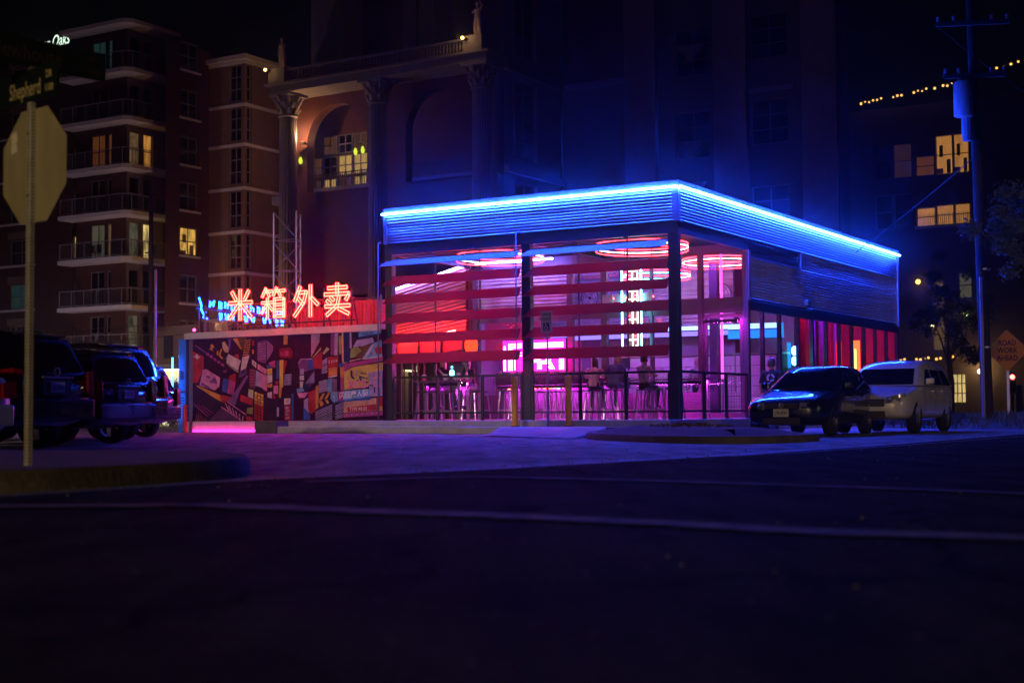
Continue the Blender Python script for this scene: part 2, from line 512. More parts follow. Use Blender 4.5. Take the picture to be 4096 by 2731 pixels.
RX0, RX1, RY1 = -8.72, 0.0, 18.45
rest = emp('restaurant', 'low corrugated metal restaurant with a blue neon edged roof and a slatted patio', 'restaurant', CORNER, GR)
mb = MB(); mb.box(RX0+.12, RX1-.12, .12, RY1-.05, 5.0, 5.93)
mb.build('roof', mat('roof_membrane', (.03, .03, .035), .8), rest)
# fascia: corrugated sheet front and side with cap and corner trims
mb = MB(); mb.corr(RX0+.1, RX1-.12, 5.1, 5.95, y=0, nx=8)
fp = mb.build('fascia_panel', M_galv, rest, smooth=True)
# the front sheet is buckled a little along its middle
for v in fp.data.vertices:
    t = (v.co.z-5.5)/.12
    v.co.y += .03*math.exp(-t*t)*(1+.5*math.sin(v.co.x*1.3)) + .006*math.sin(v.co.x*2.1+v.co.z*5)
mb = MB(); mb.M = Matrix.Translation((RX1, 0, 0)) @ Matrix.Rotation(PI/2, 4, 'Z'); mb.corr(.12, RY1-.1, 5.1, 5.95, y=0, nx=12)
mb.build('fascia_panel', M_galv, rest, smooth=True)
mb = MB()
mb.box(RX0, RX1+.05, -.05, .1, 5.955, 6.05); mb.box(RX1-.1, RX1+.05, .103, RY1, 5.955, 6.05)
mb.build('roof_cap', M_galv, rest)
mb = MB(); mb.box(RX1-.12, RX1+.035, -.035, .12, 5.07, 5.95); mb.build('corner_trim', M_galv, rest)
mb = MB(); mb.box(RX0, RX0+.1, -.03, .1, 5.07, 5.95); mb.build('corner_trim', M_galv, rest)
mb = MB(); mb.box(RX1-.1, RX1+.035, RY1-.1, RY1+.02, 3.4, 5.95); mb.build('corner_trim', M_galv, rest)
# blue neon along both roof edges, one tube per stretch, on little stand-offs
def neon_run(x0, y0, x1, y1, z, n, m, r=.026, parent=rest, nm='neon_tube'):
    for k in range(n):
        a, b = k/n, (k+1)/n
        g = .02/max(.5, math.hypot(x1-x0, y1-y0))
        mb = MB()
        A = Vector((x0+(x1-x0)*(a+g), y0+(y1-y0)*(a+g), z)); B = Vector((x0+(x1-x0)*(b-g), y0+(y1-y0)*(b-g), z))
        q = max(2, int((B-A).length/.6))
        mb.tube([A.lerp(B, j/q) for j in range(q+1)], r, 6)
        mb.build(nm, m, parent)
for zn in (5.885,):
    neon_run(RX0-.03, -.1, RX1+.06, -.1, zn, 5, E_blue)
    neon_run(RX1+.1, -.06, RX1+.1, RY1-.02, zn, 9, E_blue)
for k in range(14):
    mb = MB(); x = RX0+.3+k*.64
    mb.box(x-.015, x+.015, -.1, .0, 5.862, 5.878); mb.build('neon_standoff', M_black, rest)
for k in range(26):
    mb = MB(); y = .3+k*.7
    mb.box(RX1, RX1+.1, y-.015, y+.015, 5.895, 5.912); mb.build('neon_standoff', M_black, rest)
# roof beams, ceiling
mb = MB(); mb.box(RX0, RX1-.004, .004, .14, 4.78, 5.095); mb.build('roof_beam', M_black, rest, bevel=.01)
mb = MB(); mb.box(RX1-.14, RX1-.004, .145, 4.5, 4.78, 5.095); mb.build('roof_beam', M_black, rest)
mb = MB(); mb.box(RX0, RX0+.14, .145, 4.4, 4.78, 5.095); mb.build('roof_beam', M_black, rest)
mb = MB(); mb.box(-4.33, -4.19, .145, 4.38, 4.8, 4.97); mb.build('roof_beam', M_black, rest)
mb = MB(); mb.box(RX0+.15, RX1-.15, .15, RY1-.1, 4.975, 4.995); mb.build('ceiling', mat('dark_ceiling', (.012, .011, .012), .8, spec=.2), rest)
# thin conduit under the beam
mb = MB(); mb.tube([(RX0+.3, .08, 4.73), (-.3, .08, 4.73)], .02, 6); mb.build('conduit', M_frame, rest)
for x in (-7.2, -5.8, -2.8, -1.45):
    mb = MB(); mb.box(x-.03, x+.03, .05, .11, 4.73, 4.78); mb.build('conduit_clip', M_frame, rest)
# posts
for x0, x1 in ((-.27, -.01), (-4.39, -4.13), (-8.7, -8.48)):
    mb = MB(); mb.box(x0, x1, .01, .2, .3, 4.8); mb.build('post', M_black, rest, bevel=.012)
# slender pipes standing just proud of the front
for x in (-4.42, -8.78):
    mb = MB(); mb.tube([(x, .0, 5.12), (x, -.2, 5.1), (x, -.2, .3)], .022, 6); mb.build('pipe', M_frame, rest, smooth=True)
# hanger rods
for x in (-7.19, -5.77, -2.83, -1.46):
    mb = MB(); mb.box(x-.02, x+.02, .2, .23, 1.5, 4.78); mb.build('hanger_rod', M_frame, rest)
# slats: weathered boards that let a little light through, tilted like awnings
def slat_mat():
    m = mat('slat_board', (.22, .055, .09), .32, var=.25, vscale=5, bump=.25, bscale=9, stretch=(.35, 1, 2), coat=.2)
    nt = m.node_tree; b = nt.nodes['Principled BSDF']
    tr = nt.nodes.new('ShaderNodeBsdfTranslucent'); tr.inputs[0].default_value = (.7, .11, .3, 1)
    mx = nt.nodes.new('ShaderNodeMixShader'); mx.inputs[0].default_value = .52
    nt.links.new(b.outputs[0], mx.inputs[1]); nt.links.new(tr.outputs[0], mx.inputs[2])
    nt.links.new(mx.outputs[0], nt.nodes['Material Output'].inputs['Surface'])
    return m
M_slat = slat_mat()
for (x0, x1) in ((-8.72, -4.45), (-4.27, -.28)):
    for k, (zt, zb) in enumerate(((4.19, 3.94), (3.7, 3.45), (3.18, 2.92), (2.64, 2.38), (2.1, 1.83))):
        mb = MB()
        yt, yb = .06, -.06
        e = .22
        # a thin tilted sheet with a slanted left end
        mb.hexa([(x0-.06, yb-.0, zb), (x1, yb, zb), (x1, yb+.03, zb), (x0-.06, yb+.03, zb),
                 (x0+e, yt, zt), (x1, yt, zt), (x1, yt+.03, zt), (x0+e, yt+.03, zt)])
        mb.build('slat', M_slat, rest)
    mb = MB()
    mb.hexa([(x0-.1, -.14, 4.47), (x1, -.14, 4.47), (x1, -.12, 4.46), (x0-.1, -.12, 4.46),
             (x0+.15, .06, 4.67), (x1, .06, 4.67), (x1, .08, 4.66), (x0+.15, .08, 4.66)])
    mb.build('awning_slat', mat('pale_slat', (.18, .185, .2), .5), rest)
# upper wall along the right side
mb = MB(); mb.M = Matrix.Translation((RX1-.03, 0, 0)) @ Matrix.Rotation(PI/2, 4, 'Z')
mb.corr(4.62, RY1-.1, 3.5, 4.58, nx=10); mb.corr(8.62, RY1-.1, 4.58, 5.09, nx=8)
mb.build('wall_panel', M_galvside, rest, smooth=True)
mb = MB(); mb.box(-.2, -.1, 4.5, RY1-.1, 3.45, 5.0); mb.build('wall', M_black, rest)
mb = MB(); mb.box(-.16, .03, 4.46, 4.6, 3.45, 4.78); mb.build('corner_trim', M_galv, rest)
mb = MB(); mb.box(-.06, .02, 4.6, 8.62, 4.585, 4.625); mb.box(-.06, .02, 8.56, 8.62, 4.626, 5.05); mb.build('vent_frame', M_galv, rest)
for k in range(6):
    mb = MB(); z = 4.65+k*.07
    mb.hexa([(-.09, 4.62, z+.03), (-.02, 4.62, z), (-.02, 8.55, z), (-.09, 8.55, z+.03), (-.09, 4.62, z+.04), (-.02, 4.62, z+.01), (-.02, 8.55, z+.01), (-.09, 8.55, z+.04)])
    mb.build('vent_blade', M_black, rest)
mb = MB(); mb.box(-.12, -.01, 4.46, RY1, 3.18, 3.44); mb.build('roof_beam', M_black, rest, bevel=.01)
mb = MB(); mb.box(-.02, .1, 8.85, 9.15, 3.55, 3.72); mb.build('camera_box', M_galv, rest, bevel=.02)
# window band on the right side
MULL = [4.5, 5.6, 6.9, 8.4, 9.6, 10.85, 12.1, 13.35, 14.6, 15.85, 17.1, 18.35]
for y in MULL:
    mb = MB(); mb.box(-.12, -.02, y-.06, y+.06, .3, 3.18); mb.build('mullion', M_black, rest)
mb = MB(); mb.box(-.12, -.02, 4.57, 18.28, .3, .42); mb.build('sill', M_black, rest)
for a, b in zip(MULL, MULL[1:]):
    mb = MB(); mb.box(-.075, -.065, a+.06, b-.06, .42, 3.18); mb.build('pane', M_glass, rest)
# glazed wall behind the patio
GY = 4.43
M_pf = mat('plum_frame', (.09, .06, .085), .45, var=.1)
for x0, x1 in ((-.14, 0.0), (-1.46, -1.32), (-2.9, -2.82), (-4.42, -4.24), (-5.52, -5.34), (-8.72, -8.58)):
    mb = MB(); mb.box(x0, x1, GY, GY+.14, .3, 4.74); mb.build('mullion', M_pf, rest)
mb = MB(); mb.box(-8.58, -.14, GY+.012, GY+.128, 3.13, 3.54); mb.build('transom', M_pf, rest)
mb = MB(); mb.box(-8.58, -.14, GY+.012, GY+.128, 4.72, 4.974); mb.build('transom', M_pf, rest)
# upper left corrugated infill, lit violet by an added tube
mb = MB(); mb.corr(-8.58, -5.52, 3.54, 4.72, pitch=.105, amp=.022, y=GY+.06, nx=3); mb.build('wall_panel', M_galvside, rest, smooth=True)
for x0, x1 in ((-5.34, -4.42), (-4.24, -2.9), (-2.82, -1.46), (-1.32, -.14)):
    mb = MB(); mb.box(x0, x1, GY+.06, GY+.068, 3.54, 4.72); mb.build('pane', M_glass, rest)
for x0, x1 in ((-8.58, -7.2), (-7.1, -5.52), (-5.34, -4.42), (-4.24, -2.9), (-2.82, -1.46)):
    mb = MB(); mb.box(x0, x1, GY+.06, GY+.068, 1.0, 3.13); mb.build('pane', M_glass, rest)
    mb = MB(); mb.box(x0, x1, GY+.02, GY+.1, .3, 1.0); mb.build('knee_wall', mat('plum_panel', (.10, .07, .09), .5), rest)
# door
def frame_rect(mb, x0, x1, y0, y1, z0, z1, t):
    mb.box(x0, x0+t, y0, y1, z0, z1); mb.box(x1-t, x1, y0, y1, z0, z1)
    mb.box(x0+t, x1-t, y0, y1, z0, z0+t*1.3); mb.box(x0+t, x1-t, y0, y1, z1-t, z1)
mb = MB(); frame_rect(mb, -1.3, -.16, GY+.03, GY+.09, .31, 3.1, .1); dr = mb.build('door', M_pf, rest)
mb = MB(); mb.box(-1.2, -.26, GY+.055, GY+.063, .44, 3.0); mb.build('pane', M_glass, dr)
mb = MB(); mb.tube([(-.38, GY-.05, 1.0), (-.38, GY-.05, 2.2)], .018, 6); mb.box(-.39, -.37, GY-.05, GY+.03, 1.1, 1.14); mb.box(-.39, -.37, GY-.05, GY+.03, 2.06, 2.1); mb.build('handle', M_galv, dr)
# shell of the dining room and kitchen behind the glass
M_int = mat('violet_plaster', (.34, .3, .36), .6, var=.1)
M_redw = mat('red_wall', (.42, .03, .05), .5, var=.15)
mb = MB(); mb.box(-8.72, -8.6, GY+.15, 18.4, .3, 4.97); mb.build('interior_wall', M_int, rest)
mb = MB(); mb.box(-8.6, -.12, 18.3, 18.4, .3, 4.97); mb.build('interior_wall', M_redw, rest)
mb = MB(); mb.corr(-8.6, -2.3, 3.0, 4.7, pitch=.12, amp=.022, y=9.0, nx=3); mb.build('interior_wall_panel', M_galvside, rest, smooth=True)
mb = MB(); mb.box(-8.6, -2.3, 9.05, 9.15, .3, 4.97); mb.build('interior_wall', M_int, rest)
mb = MB(); mb.box(-2.4, -2.3, 9.15, 18.3, .3, 4.97); mb.build('interior_wall', M_redw, rest)
mb = MB(); mb.box(-2.3, -.9, 10.4, 10.5, .3, 4.9); mb.build('interior_wall', M_int, rest)
# ---------------------------------------------------------------- angled red-lit container beside the patio
cdir = R(140)
cont = emp('shipping_container', 'corrugated shipping container standing at an angle behind the patio, washed red by neon', 'container', W(-8.95, 4.5, 0), GR + cdir)
# local x runs back-left along the long side; the side we see faces -y after the turn
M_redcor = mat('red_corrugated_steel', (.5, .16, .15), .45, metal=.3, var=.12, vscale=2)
CL = 9.6
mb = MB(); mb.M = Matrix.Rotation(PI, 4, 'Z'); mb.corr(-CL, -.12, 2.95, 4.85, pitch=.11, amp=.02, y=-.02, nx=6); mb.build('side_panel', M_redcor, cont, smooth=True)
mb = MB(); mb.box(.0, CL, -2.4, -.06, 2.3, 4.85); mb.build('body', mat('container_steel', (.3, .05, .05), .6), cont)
mb = MB(); mb.box(-.0, CL, -.045, .02, 4.852, 4.95); mb.build('top_rail', M_galv, cont)
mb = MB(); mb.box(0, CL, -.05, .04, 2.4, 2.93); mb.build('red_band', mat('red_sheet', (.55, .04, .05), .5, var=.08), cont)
for x in (.15, 2.6, 5.4, 8.4):
    mb = MB(); mb.box(x, x+.16, .0, .09, .3, 2.95); mb.build('post', M_black, cont)
neon_run(.1, .12, CL, .12, 4.9, 6, emit('container_neon', (.35, .2, 1.0), 80), r=.02, parent=cont)
neon_run(.3, .3, CL, .3, 2.97, 6, emit('container_red_neon', (1.0, .02, .02), 170), r=.018, parent=cont)
for k in range(6):
    mb = MB(); mb.box(.3+k*1.5, .42+k*1.5, .0, .04, .3, 2.4); mb.build('window_post', M_pf, cont)
mb = MB(); mb.box(.2, CL, -.03, -.02, .3, 2.4); mb.build('window_band', M_glass, cont)
mb = MB(); mb.box(.0, CL, -2.4, -2.3, .3, 2.3); mb.build('rear_wall', M_int, cont)

# ---------------------------------------------------------------- hanging ring lights
def ring_light(x, y, z, r, label, cyan=False):
    t = emp('ring_light', label, 'ring light', W(x, y, z), 0, 'ring lights under the ceiling')
    N = 40
    def hoop(rr, zz): return [(rr*math.cos(2*PI*k/N), rr*math.sin(2*PI*k/N), zz) for k in range(N)]
    for k in range(10):
        a = 2*PI*k/10; mb = MB(); mb.bar(((r-.022)*math.cos(a), (r-.022)*math.sin(a), -.1), ((r-.022)*math.cos(a), (r-.022)*math.sin(a), .13), .02, .02); mb.build('bracket', M_black, t)
    mb = MB(); mb.tube(hoop(r-.03, .12), .012, 5, closed=True); mb.build('hoop', M_black, t)
    for zz, m in ((-.085, E_redring), (.0, E_cyan if cyan else E_white), (.085, E_redring)):
        mb = MB(); mb.tube(hoop(r, zz), .014, 5, closed=True); mb.build('neon_tube', m, t)
    for k in range(4):
        a = PI/4+k*PI/2
        mb = MB(); mb.tube([((r-.045)*math.cos(a), (r-.045)*math.sin(a), .13), ((r-.045)*math.cos(a), (r-.045)*math.sin(a), 4.975-z)], .012, 5); mb.build('hanger', M_black, t)
    return t
ring_light(-6.4, 2.25, 4.76, 1.2, 'red and white neon ring hanging over the left half of the patio')
ring_light(-2.05, 2.25, 4.76, 1.2, 'red and white neon ring hanging over the right half of the patio')
ring_light(-3.9, 7.0, 4.5, 1.0, 'red neon ring hanging inside, behind the glass left of the door', True)
ring_light(-1.9, 7.0, 4.78, 1.05, 'red and cyan neon ring hanging inside above the door')

# ---------------------------------------------------------------- railing round the patio
rail = emp('patio_railing', 'black steel railing with wire mesh panels along the patio edge', 'railing', CORNER, GR)
def rail_run(P, along):
    for a, b in zip(P, P[1:]):
        mb = MB()
        n = int((1.36-.56)/.04)
        def seg(p, q, r):
            pp = (p[0], 0, p[1]) if along == 'x' else (0, p[0], p[1]); qq = (q[0], 0, q[1]) if along == 'x' else (0, q[0], q[1])
            o = (0, .06, 0) if along == 'x' else (-.06, 0, 0)
            mb.bar(Vector(pp)+Vector(o), Vector(qq)+Vector(o), r, r)
        for k in range(n+1): seg((a+.03, .56+k*.04), (b-.03, .56+k*.04), .006)
        m = int((b-a)/.16)
        for k in range(1, m): seg((a+(b-a)*k/m, .54), (a+(b-a)*k/m, 1.4), .005)
        o = mb.build('mesh_panel', mat('wire_mesh', (.03, .025, .03), .5), rail); o['kind'] = 'stuff'
    for a in P:
        mb = MB()
        if along == 'x': mb.box(a-.032, a+.032, .025, .095, .3, 1.42)
        else: mb.box(-.095, -.025, a-.032, a+.032, .3, 1.42)
        mb.build('rail_post', M_black, rail)
    mb = MB()
    if along == 'x': mb.box(P[0], P[-1], .02, .1, 1.42, 1.48)
    else: mb.box(-.1, -.02, P[0], P[-1], 1.42, 1.48)
    mb.build('top_rail', M_black, rail)
    mb = MB()
    if along == 'x': mb.box(P[0], P[-1], .035, .085, .47, .52)
    else: mb.box(-.085, -.035, P[0], P[-1], .47, .52)
    mb.build('bottom_rail', M_black, rail)
rail_run([-8.44, -7.03, -5.62, -4.42], 'x')
rail_run([-4.1, -2.73, -1.46, -.29], 'x')
rail_run([.2, 1.6, 3.0, 4.38], 'y')

# ---------------------------------------------------------------- magenta neon sign on the bar
bar = emp('bar_counter', 'dark patio bar counter below the magenta neon sign', 'counter', W(-5.5, 4.0), GR)
mb = MB(); mb.box(-2.0, 2.0, -.28, .28, 1.26, 1.62); mb.build('counter_top', mat('dark_timber', (.045, .03, .035), .35, var=.3, vscale=3, stretch=(1, 6, 6)), bar, bevel=.01)
mb = MB(); mb.box(-1.9, 1.9, .0, .2, .3, 1.255); mb.build('counter_front', mat('plum_panel', (.10, .07, .09), .5), bar)
led = emit('red_led', (1, .08, .03), 22)
for k in range(13):
    mb = MB(); x = -1.75+k*.15+rnd.uniform(-.02, .02); mb.box(x, x+rnd.choice((.04, .09)), -.012, -.004, 1.15, 1.18); mb.build('led', led if k not in (4, 11) else emit('cyan_led', (.1, .6, 1), 12), bar)
ns = emp('neon_sign', 'glowing magenta neon sign of nested right-angled lines above the bar counter', 'neon sign', W(-6.36, 3.95), GR)
mb = MB(); mb.box(-1.03, 1.03, .03, .08, 1.66, 2.56); mb.build('backing', E_pinkface, ns)
mb = MB(); frame_rect(mb, -1.07, 1.07, .02, .1, 1.63, 2.59, .035); mb.build('frame', M_black, ns)
def zig(pts, m=E_pink, r=.013, par=None):
    mb = MB(); mb.tube([(x, 0, z) for x, z in pts], r, 5); mb.build('neon_tube', m, par or ns)
for d in (0, .055, .11):
    zig([(-.82+d, 1.7), (-.82+d, 2.46-d), (.98, 2.46-d)])
zig([(-.62, 1.72), (-.62, 2.2), (-.38, 2.2)]); zig([(-.55, 1.72), (-.55, 2.12), (-.38, 2.12)])
for d in (0, .07, .14): zig([(-.3+d*.6, 2.2), (-.18+d, 1.95), (-.3+d*.6, 1.72)])
for d in (0, .07, .14): zig([(-.1, 2.2-d), (.25-d, 2.2-d), (.25-d, 2.0-d*.5), (0, 2.0-d*.5)])
for d in (0, .06, .12): zig([(.14+d, 1.72), (.14+d, 1.95-d*.6), (.55, 1.95-d*.6)])
for d in (0, .07, .14): zig([(.55+d, 2.2), (.4+d, 1.95), (.55+d, 1.72)])
for d in (.86, .92, .98): zig([(d, 1.7), (d, 2.2)])
for d in (-.98, -.95): zig([(d, 1.7), (d, 2.4)], E_bluesoft)

# ---------------------------------------------------------------- vertical neon sign seen from behind
vsn = emp('neon_sign', 'tall narrow white and red neon sign hanging behind the right half of the slats', 'neon sign', W(-3.37, 4.2, 0), GR)
E_vs = emit('white_neon', (1.0, .72, .62), 7)
mb = MB(); mb.box(-.1, .24, .03, .06, 2.2, 4.52); mb.build('backing', mat('sign_back', (.1, .05, .08), .6), vsn)
for x, m in ((-.26, E_cyan), (.33, E_cyan)):
    mb = MB(); mb.tube([(x, 0, 2.2), (x, 0, 4.5)], .02, 6); mb.build('neon_tube', m, vsn)
glyph = [[(0, 0), (0, .42), (.3, .42), (.3, 0)], [(0, .2), (.3, .2)], [(.15, .42), (.15, 0), (.3, .05)], [(0, .3), (.15, .3)]]
for k in range(4):
    z0 = 2.28+k*.56
    for q, g in enumerate(glyph):
        s_ = (-1 if (k+q) % 2 else 1)
        mb = MB(); mb.tube([((.07+s_*(x-.15)), -.01-.004*q, z0+z) for x, z in g], .018, 5); mb.build('neon_stroke', E_vs if q < 3 else E_redring, vsn)
mb = MB(); mb.tube([(-.12, .04, 4.5), (-.12, .04, 4.97)], .012, 5); mb.tube([(.26, .04, 4.5), (.26, .04, 4.97)], .012, 5); mb.build('hanger', M_black, vsn)
tn = emp('neon_sign', 'small red neon lettering seen mirrored through the glass left of the tall white sign', 'neon sign', W(-3.35, 4.64, 3.0), GR)
mb = MB(); add_text(mb, 'OTIBYO', .17, (-.1, -.12, 0), mirror=True, spacing=1.2); mb.build('lettering', emit('red_lettering', (1, .1, .12), 1.6), tn)
mb = MB(); add_text(mb, '00', .15, (.72, -.12, .0), mirror=True, shear=.3); mb.build('lettering', MATS['red_lettering'], tn)
# transformer boxes on the transom
for x, l in ((-4.12, 'leftmost'), (-3.72, 'second'), (-3.27, 'third'), (-2.9, 'rightmost')):
    t = emp('transformer_box', {'leftmost': 'small grey box on the transom ledge, nearest the left fan', 'second': 'small grey box on the transom ledge with red lamps on both sides', 'third': 'small grey box on the transom ledge just left of the white neon sign', 'rightmost': 'small grey box on the transom ledge in front of the white neon sign'}[l], 'box', W(x, 4.34, 3.541), GR, 'transformer boxes on the ledge')
    mb = MB(); mb.box(-.17, .17, -.08, .08, 0, .22); mb.build('casing', mat('box_grey', (.38, .34, .36), .5), t, bevel=.01)
    mb = MB(); mb.box(.172, .195, -.06, -.03, .1, .13); mb.build('lamp', led, t)
    mb = MB(); mb.box(-.17, .17, -.083, -.081, .17, .175); mb.build('seam', M_black, t)

# ---------------------------------------------------------------- inside the glass
def fan(x, y, z, r, lab):
    t = emp('wall_fan', lab, 'fan', W(x, y, z), GR)
    N = 28
    for rr in (r, r*.72, r*.42):
        mb = MB(); mb.tube([(rr*math.cos(2*PI*k/N), -.1-.05*(1-rr/r), rr*math.sin(2*PI*k/N)) for k in range(N)], .012, 5, closed=True); mb.build('cage_ring', M_black if rr == r else M_galv, t)
    mb = MB(); N2 = 24
    A = [mb.vert((r*.97*math.cos(2*PI*k/N2), -.02, r*.97*math.sin(2*PI*k/N2))) for k in range(N2)]; B = [mb.vert((r*.6*math.cos(2*PI*k/N2), .0, r*.6*math.sin(2*PI*k/N2))) for k in range(N2)]
    for k in range(N2): mb.face((A[k], A[(k+1) % N2], B[(k+1) % N2], B[k]))
    mb.face(B); mb.build('drum', mat('fan_drum', (.5, .46, .5), .5), t)
    for k in range(4):
        a = k*PI/2+.4
        mb = MB(); mb.hexa([(math.cos(a+d)*q*r, -.07+e, math.sin(a+d)*q*r) for e in (0, .008) for d, q in ((-.15, .15), (-.3, .85), (.3, .85), (.15, .15))]); mb.build('blade', M_white, t)
    mb = MB(); mb.ball((0, -.08, 0), r*.16); mb.build('hub', M_black, t)
fan(-7.0, 8.7, 4.1, .3, 'round wall fan high behind the glass left of the tall white sign')
fan(-2.62, 8.9, 4.0, .34, 'round pink-lit drum fan behind the glass above the door')
# menu light box along the kitchen
t = emp('menu_lightbox', 'long blue glowing menu box on the kitchen wall', 'light box', W(-5.2, 8.6, 2.75), GR)
mb = MB(); mb.box(-3.3, 3.9, 0, .3, 0, .34); mb.build('case', M_black, t)
mb = MB(); mb.box(-3.25, 3.85, -.01, -.003, .2, .32); mb.build('upper_face', emit('menu_blue', (.25, .42, 1), 4.5), t)
mb = MB(); mb.box(-3.25, 3.85, -.01, -.003, .02, .16); mb.build('lower_face', emit('menu_violet', (.32, .2, 1), 1.8), t)
t = emp('menu_lightbox', 'short blue glowing menu box seen through the side windows', 'light box', W(-.95, 8.2, 2.6), GR)
mb = MB(); mb.box(-1.2, .45, 0, .2, 0, .46); mb.build('case', M_black, t)
mb = MB(); mb.box(-1.2, .45, -.012, -.003, .3, .45); mb.build('upper_face', emit('menu_pale', (.3, .5, 1), 3.2), t)
mb = MB(); mb.box(-1.2, .45, -.012, -.003, .02, .26); mb.build('lower_face', emit('menu_deep', (.02, .18, 1), 2.2), t)
mb = MB(); mb.box(.4531, .458, .0, .19, .02, .45); mb.build('end_face', MATS['menu_deep'], t)
# kitchen counter with pale boarded front
t = emp('kitchen_counter', 'pale boarded serving counter behind the door', 'counter', W(-3.2, 8.0), GR)
M_tile = mat('pale_boards', (.62, .56, .58), .5, var=.08)
for r_ in range(6):
    for c_ in range(7):
        mb = MB(); x = -2.4+c_*.72+(r_ % 2)*.3; z = .32+r_*.3
        mb.box(x+.006, min(x+.714, 2.6), 0, .05, z+.006, z+.292); mb.build('board', M_tile, t)
mb = MB(); mb.box(-2.5, 2.7, .055, .7, .3, 2.14); mb.build('counter_body', mat('dark_gap', (.05, .04, .05), .8), t)
mb = MB(); mb.box(-2.55, 2.75, -.06, .75, 2.14, 2.2); mb.build('counter_top', M_galv, t)
M_tubepink = emit('pink_column_glow', (1, .05, .6), 5)  # pole only catches magenta light; its sheen is given as emission
t = emp('pink_column', 'thin pole inside the door, its pink-lit sheen given as a glow', 'pole light', W(-1.42, 6.0), GR)
mb = MB(); mb.tube([(0, 0, 1.4), (0, 0, 4.9)], .035, 8); mb.build('tube', M_tubepink, t); mb = MB(); mb.tube([(0, 0, .3), (0, 0, 1.395)], .03, 8); mb.build('stand', M_galv, t)
t = emp('interior_post', 'plum steel post inside the door', 'post', W(-1.72, 6.2), GR)
mb = MB(); mb.box(-.12, .12, -.1, .1, .3, 4.97); mb.build('post_body', M_pf, t)
t = emp('orange_strip_light', 'short upright orange strip light above the door inside', 'strip light', W(-2.1, 7.0), GR)
mb = MB(); mb.box(-.05, .05, -.03, 0, 3.65, 4.55); mb.build('strip', emit('orange_strip', (1, .25, .01), 1.6), t); mb = MB(); mb.box(-.07, .07, .003, .03, .3, 4.97); mb.build('backing', M_pf, t)
# added tubes, mostly out of sight, that brighten the rooms and patio
def fill_tube(x0, y0, x1, y1, z, m, lab):
    t = emp('added_tube', lab, 'tube light', W((x0+x1)/2, (y0+y1)/2, z), GR)
    dx, dy = (x1-x0)/2, (y1-y0)/2
    mb = MB(); mb.tube([(-dx+2*dx*k/6, -dy+2*dy*k/6, 0) for k in range(7)], .025, 6); mb.build('tube', m, t)
    d = Vector((dx, dy)).normalized()
    mb = MB(); mb.bar((-dx, -dy, .06), (dx, dy, .06), .09, .03); mb.build('tray', M_black, t)
    for s_ in (-.8, .8):
        mb = MB(); mb.tube([(dx*s_, dy*s_, .08), (dx*s_, dy*s_, 4.975-z)], .01, 4); mb.build('hanger', M_black, t)
E_room = emit('violet_tube', (.3, .06, 1.0), 280)
E_roomp = emit('pink_tube', (.85, .03, .9), 70)
E_roomq = emit('magenta_tube', (.8, .02, .85), 9)
E_roomb = emit('blue_tube', (.17, .13, 1.0), 170)
E_roomr = emit('red_tube', (1.0, .01, .05), 120)
fill_tube(-8.2, 4.8, -5.0, 4.8, 4.88, E_roomb, 'added blue violet fill tube over the left of the dining room')
fill_tube(-4.6, 4.8, -1.6, 4.8, 4.88, E_room, 'added violet fill tube in the middle of the dining room')
fill_tube(-1.3, 4.76, -.3, 4.76, 4.88, E_roomp, 'added pink fill tube inside the door by the side windows')
fill_tube(-8.1, .34, -4.6, .34, 4.88, E_roomq, 'added magenta fill tube tucked behind the roof beam over the left half of the patio')
fill_tube(-4.0, .34, -.5, .34, 4.88, E_roomq, 'added magenta fill tube tucked behind the roof beam over the right half of the patio')
fill_tube(-1.2, 10.8, -1.2, 13.4, 4.3, E_roomr, 'added red fill tube along the rear side room')
fill_tube(-1.0, 13.8, -1.0, 17.8, 4.3, emit('dim_violet_tube', (.55, .03, .9), 130), 'added violet fill tube at the far end of the rear side room')
t = emp('red_tube_light', 'glowing upright red tube near the far end of the side windows', 'tube light', W(-1.2, 17.4), GR)
mb = MB(); mb.tube([(0, 0, 1.0), (0, 0, 2.9)], .12, 10); mb.build('tube', emit('lantern_red', (1, .08, .02), 5), t); mb = MB(); mb.tube([(0, 0, .3), (0, 0, .995)], .05, 8); mb.build('stand', M_black, t)
mb = MB(); mb.tube([(-.0, -.13, 1.4), (0, -.13, 2.6)], .03, 6); mb.build('core', emit('lantern_core', (1, .5, .1), 8), t)
t = emp('red_tube_light', 'dim upright red tube beside the brighter one behind the side windows', 'tube light', W(-1.3, 15.8), GR)
mb = MB(); mb.tube([(0, 0, .8), (0, 0, 2.8)], .1, 10); mb.build('tube', emit('lantern_dim', (1, .01, .03), 1.6), t); mb = MB(); mb.tube([(0, 0, .3), (0, 0, .795)], .05, 8); mb.build('stand', M_black, t)
t = emp('cyan_lamp', 'small cyan glowing double lamp hanging inside the side windows', 'lamp', W(-.4, 9.0), GR)
for z in (1.95, 2.25):
    mb = MB(); mb.ball((0, 0, z), .09, sz=1.5); mb.build('bulb', emit('cyan_bulb', (.15, .85, 1), 14), t)
mb = MB(); mb.box(-.2, -.13, -.06, .06, 1.75, 2.5); mb.build('lit_panel', emit('cyan_panel', (.02, .3, 1), 1.5), t); mb = MB(); mb.tube([(0, 0, 2.4), (.02, 0, 3.2), (0, 0, 4.97)], .008, 4); mb.build('cord', M_black, t)
t = emp('red_lantern', 'red paper lantern glowing left of the magenta sign', 'lantern', W(-8.25, 3.6, 2.45), GR)
mb = MB(); mb.lathe([(.08, -.22), (.17, -.15), (.2, 0), (.17, .15), (.08, .22)], 14); mb.build('shade', emit('lantern_glow', (1, .03, .008), 4), t, smooth=True); mb = MB(); mb.tube([(0, 0, .22), (0, 0, 2.5)], .008, 4); mb.build('cord', M_black, t)
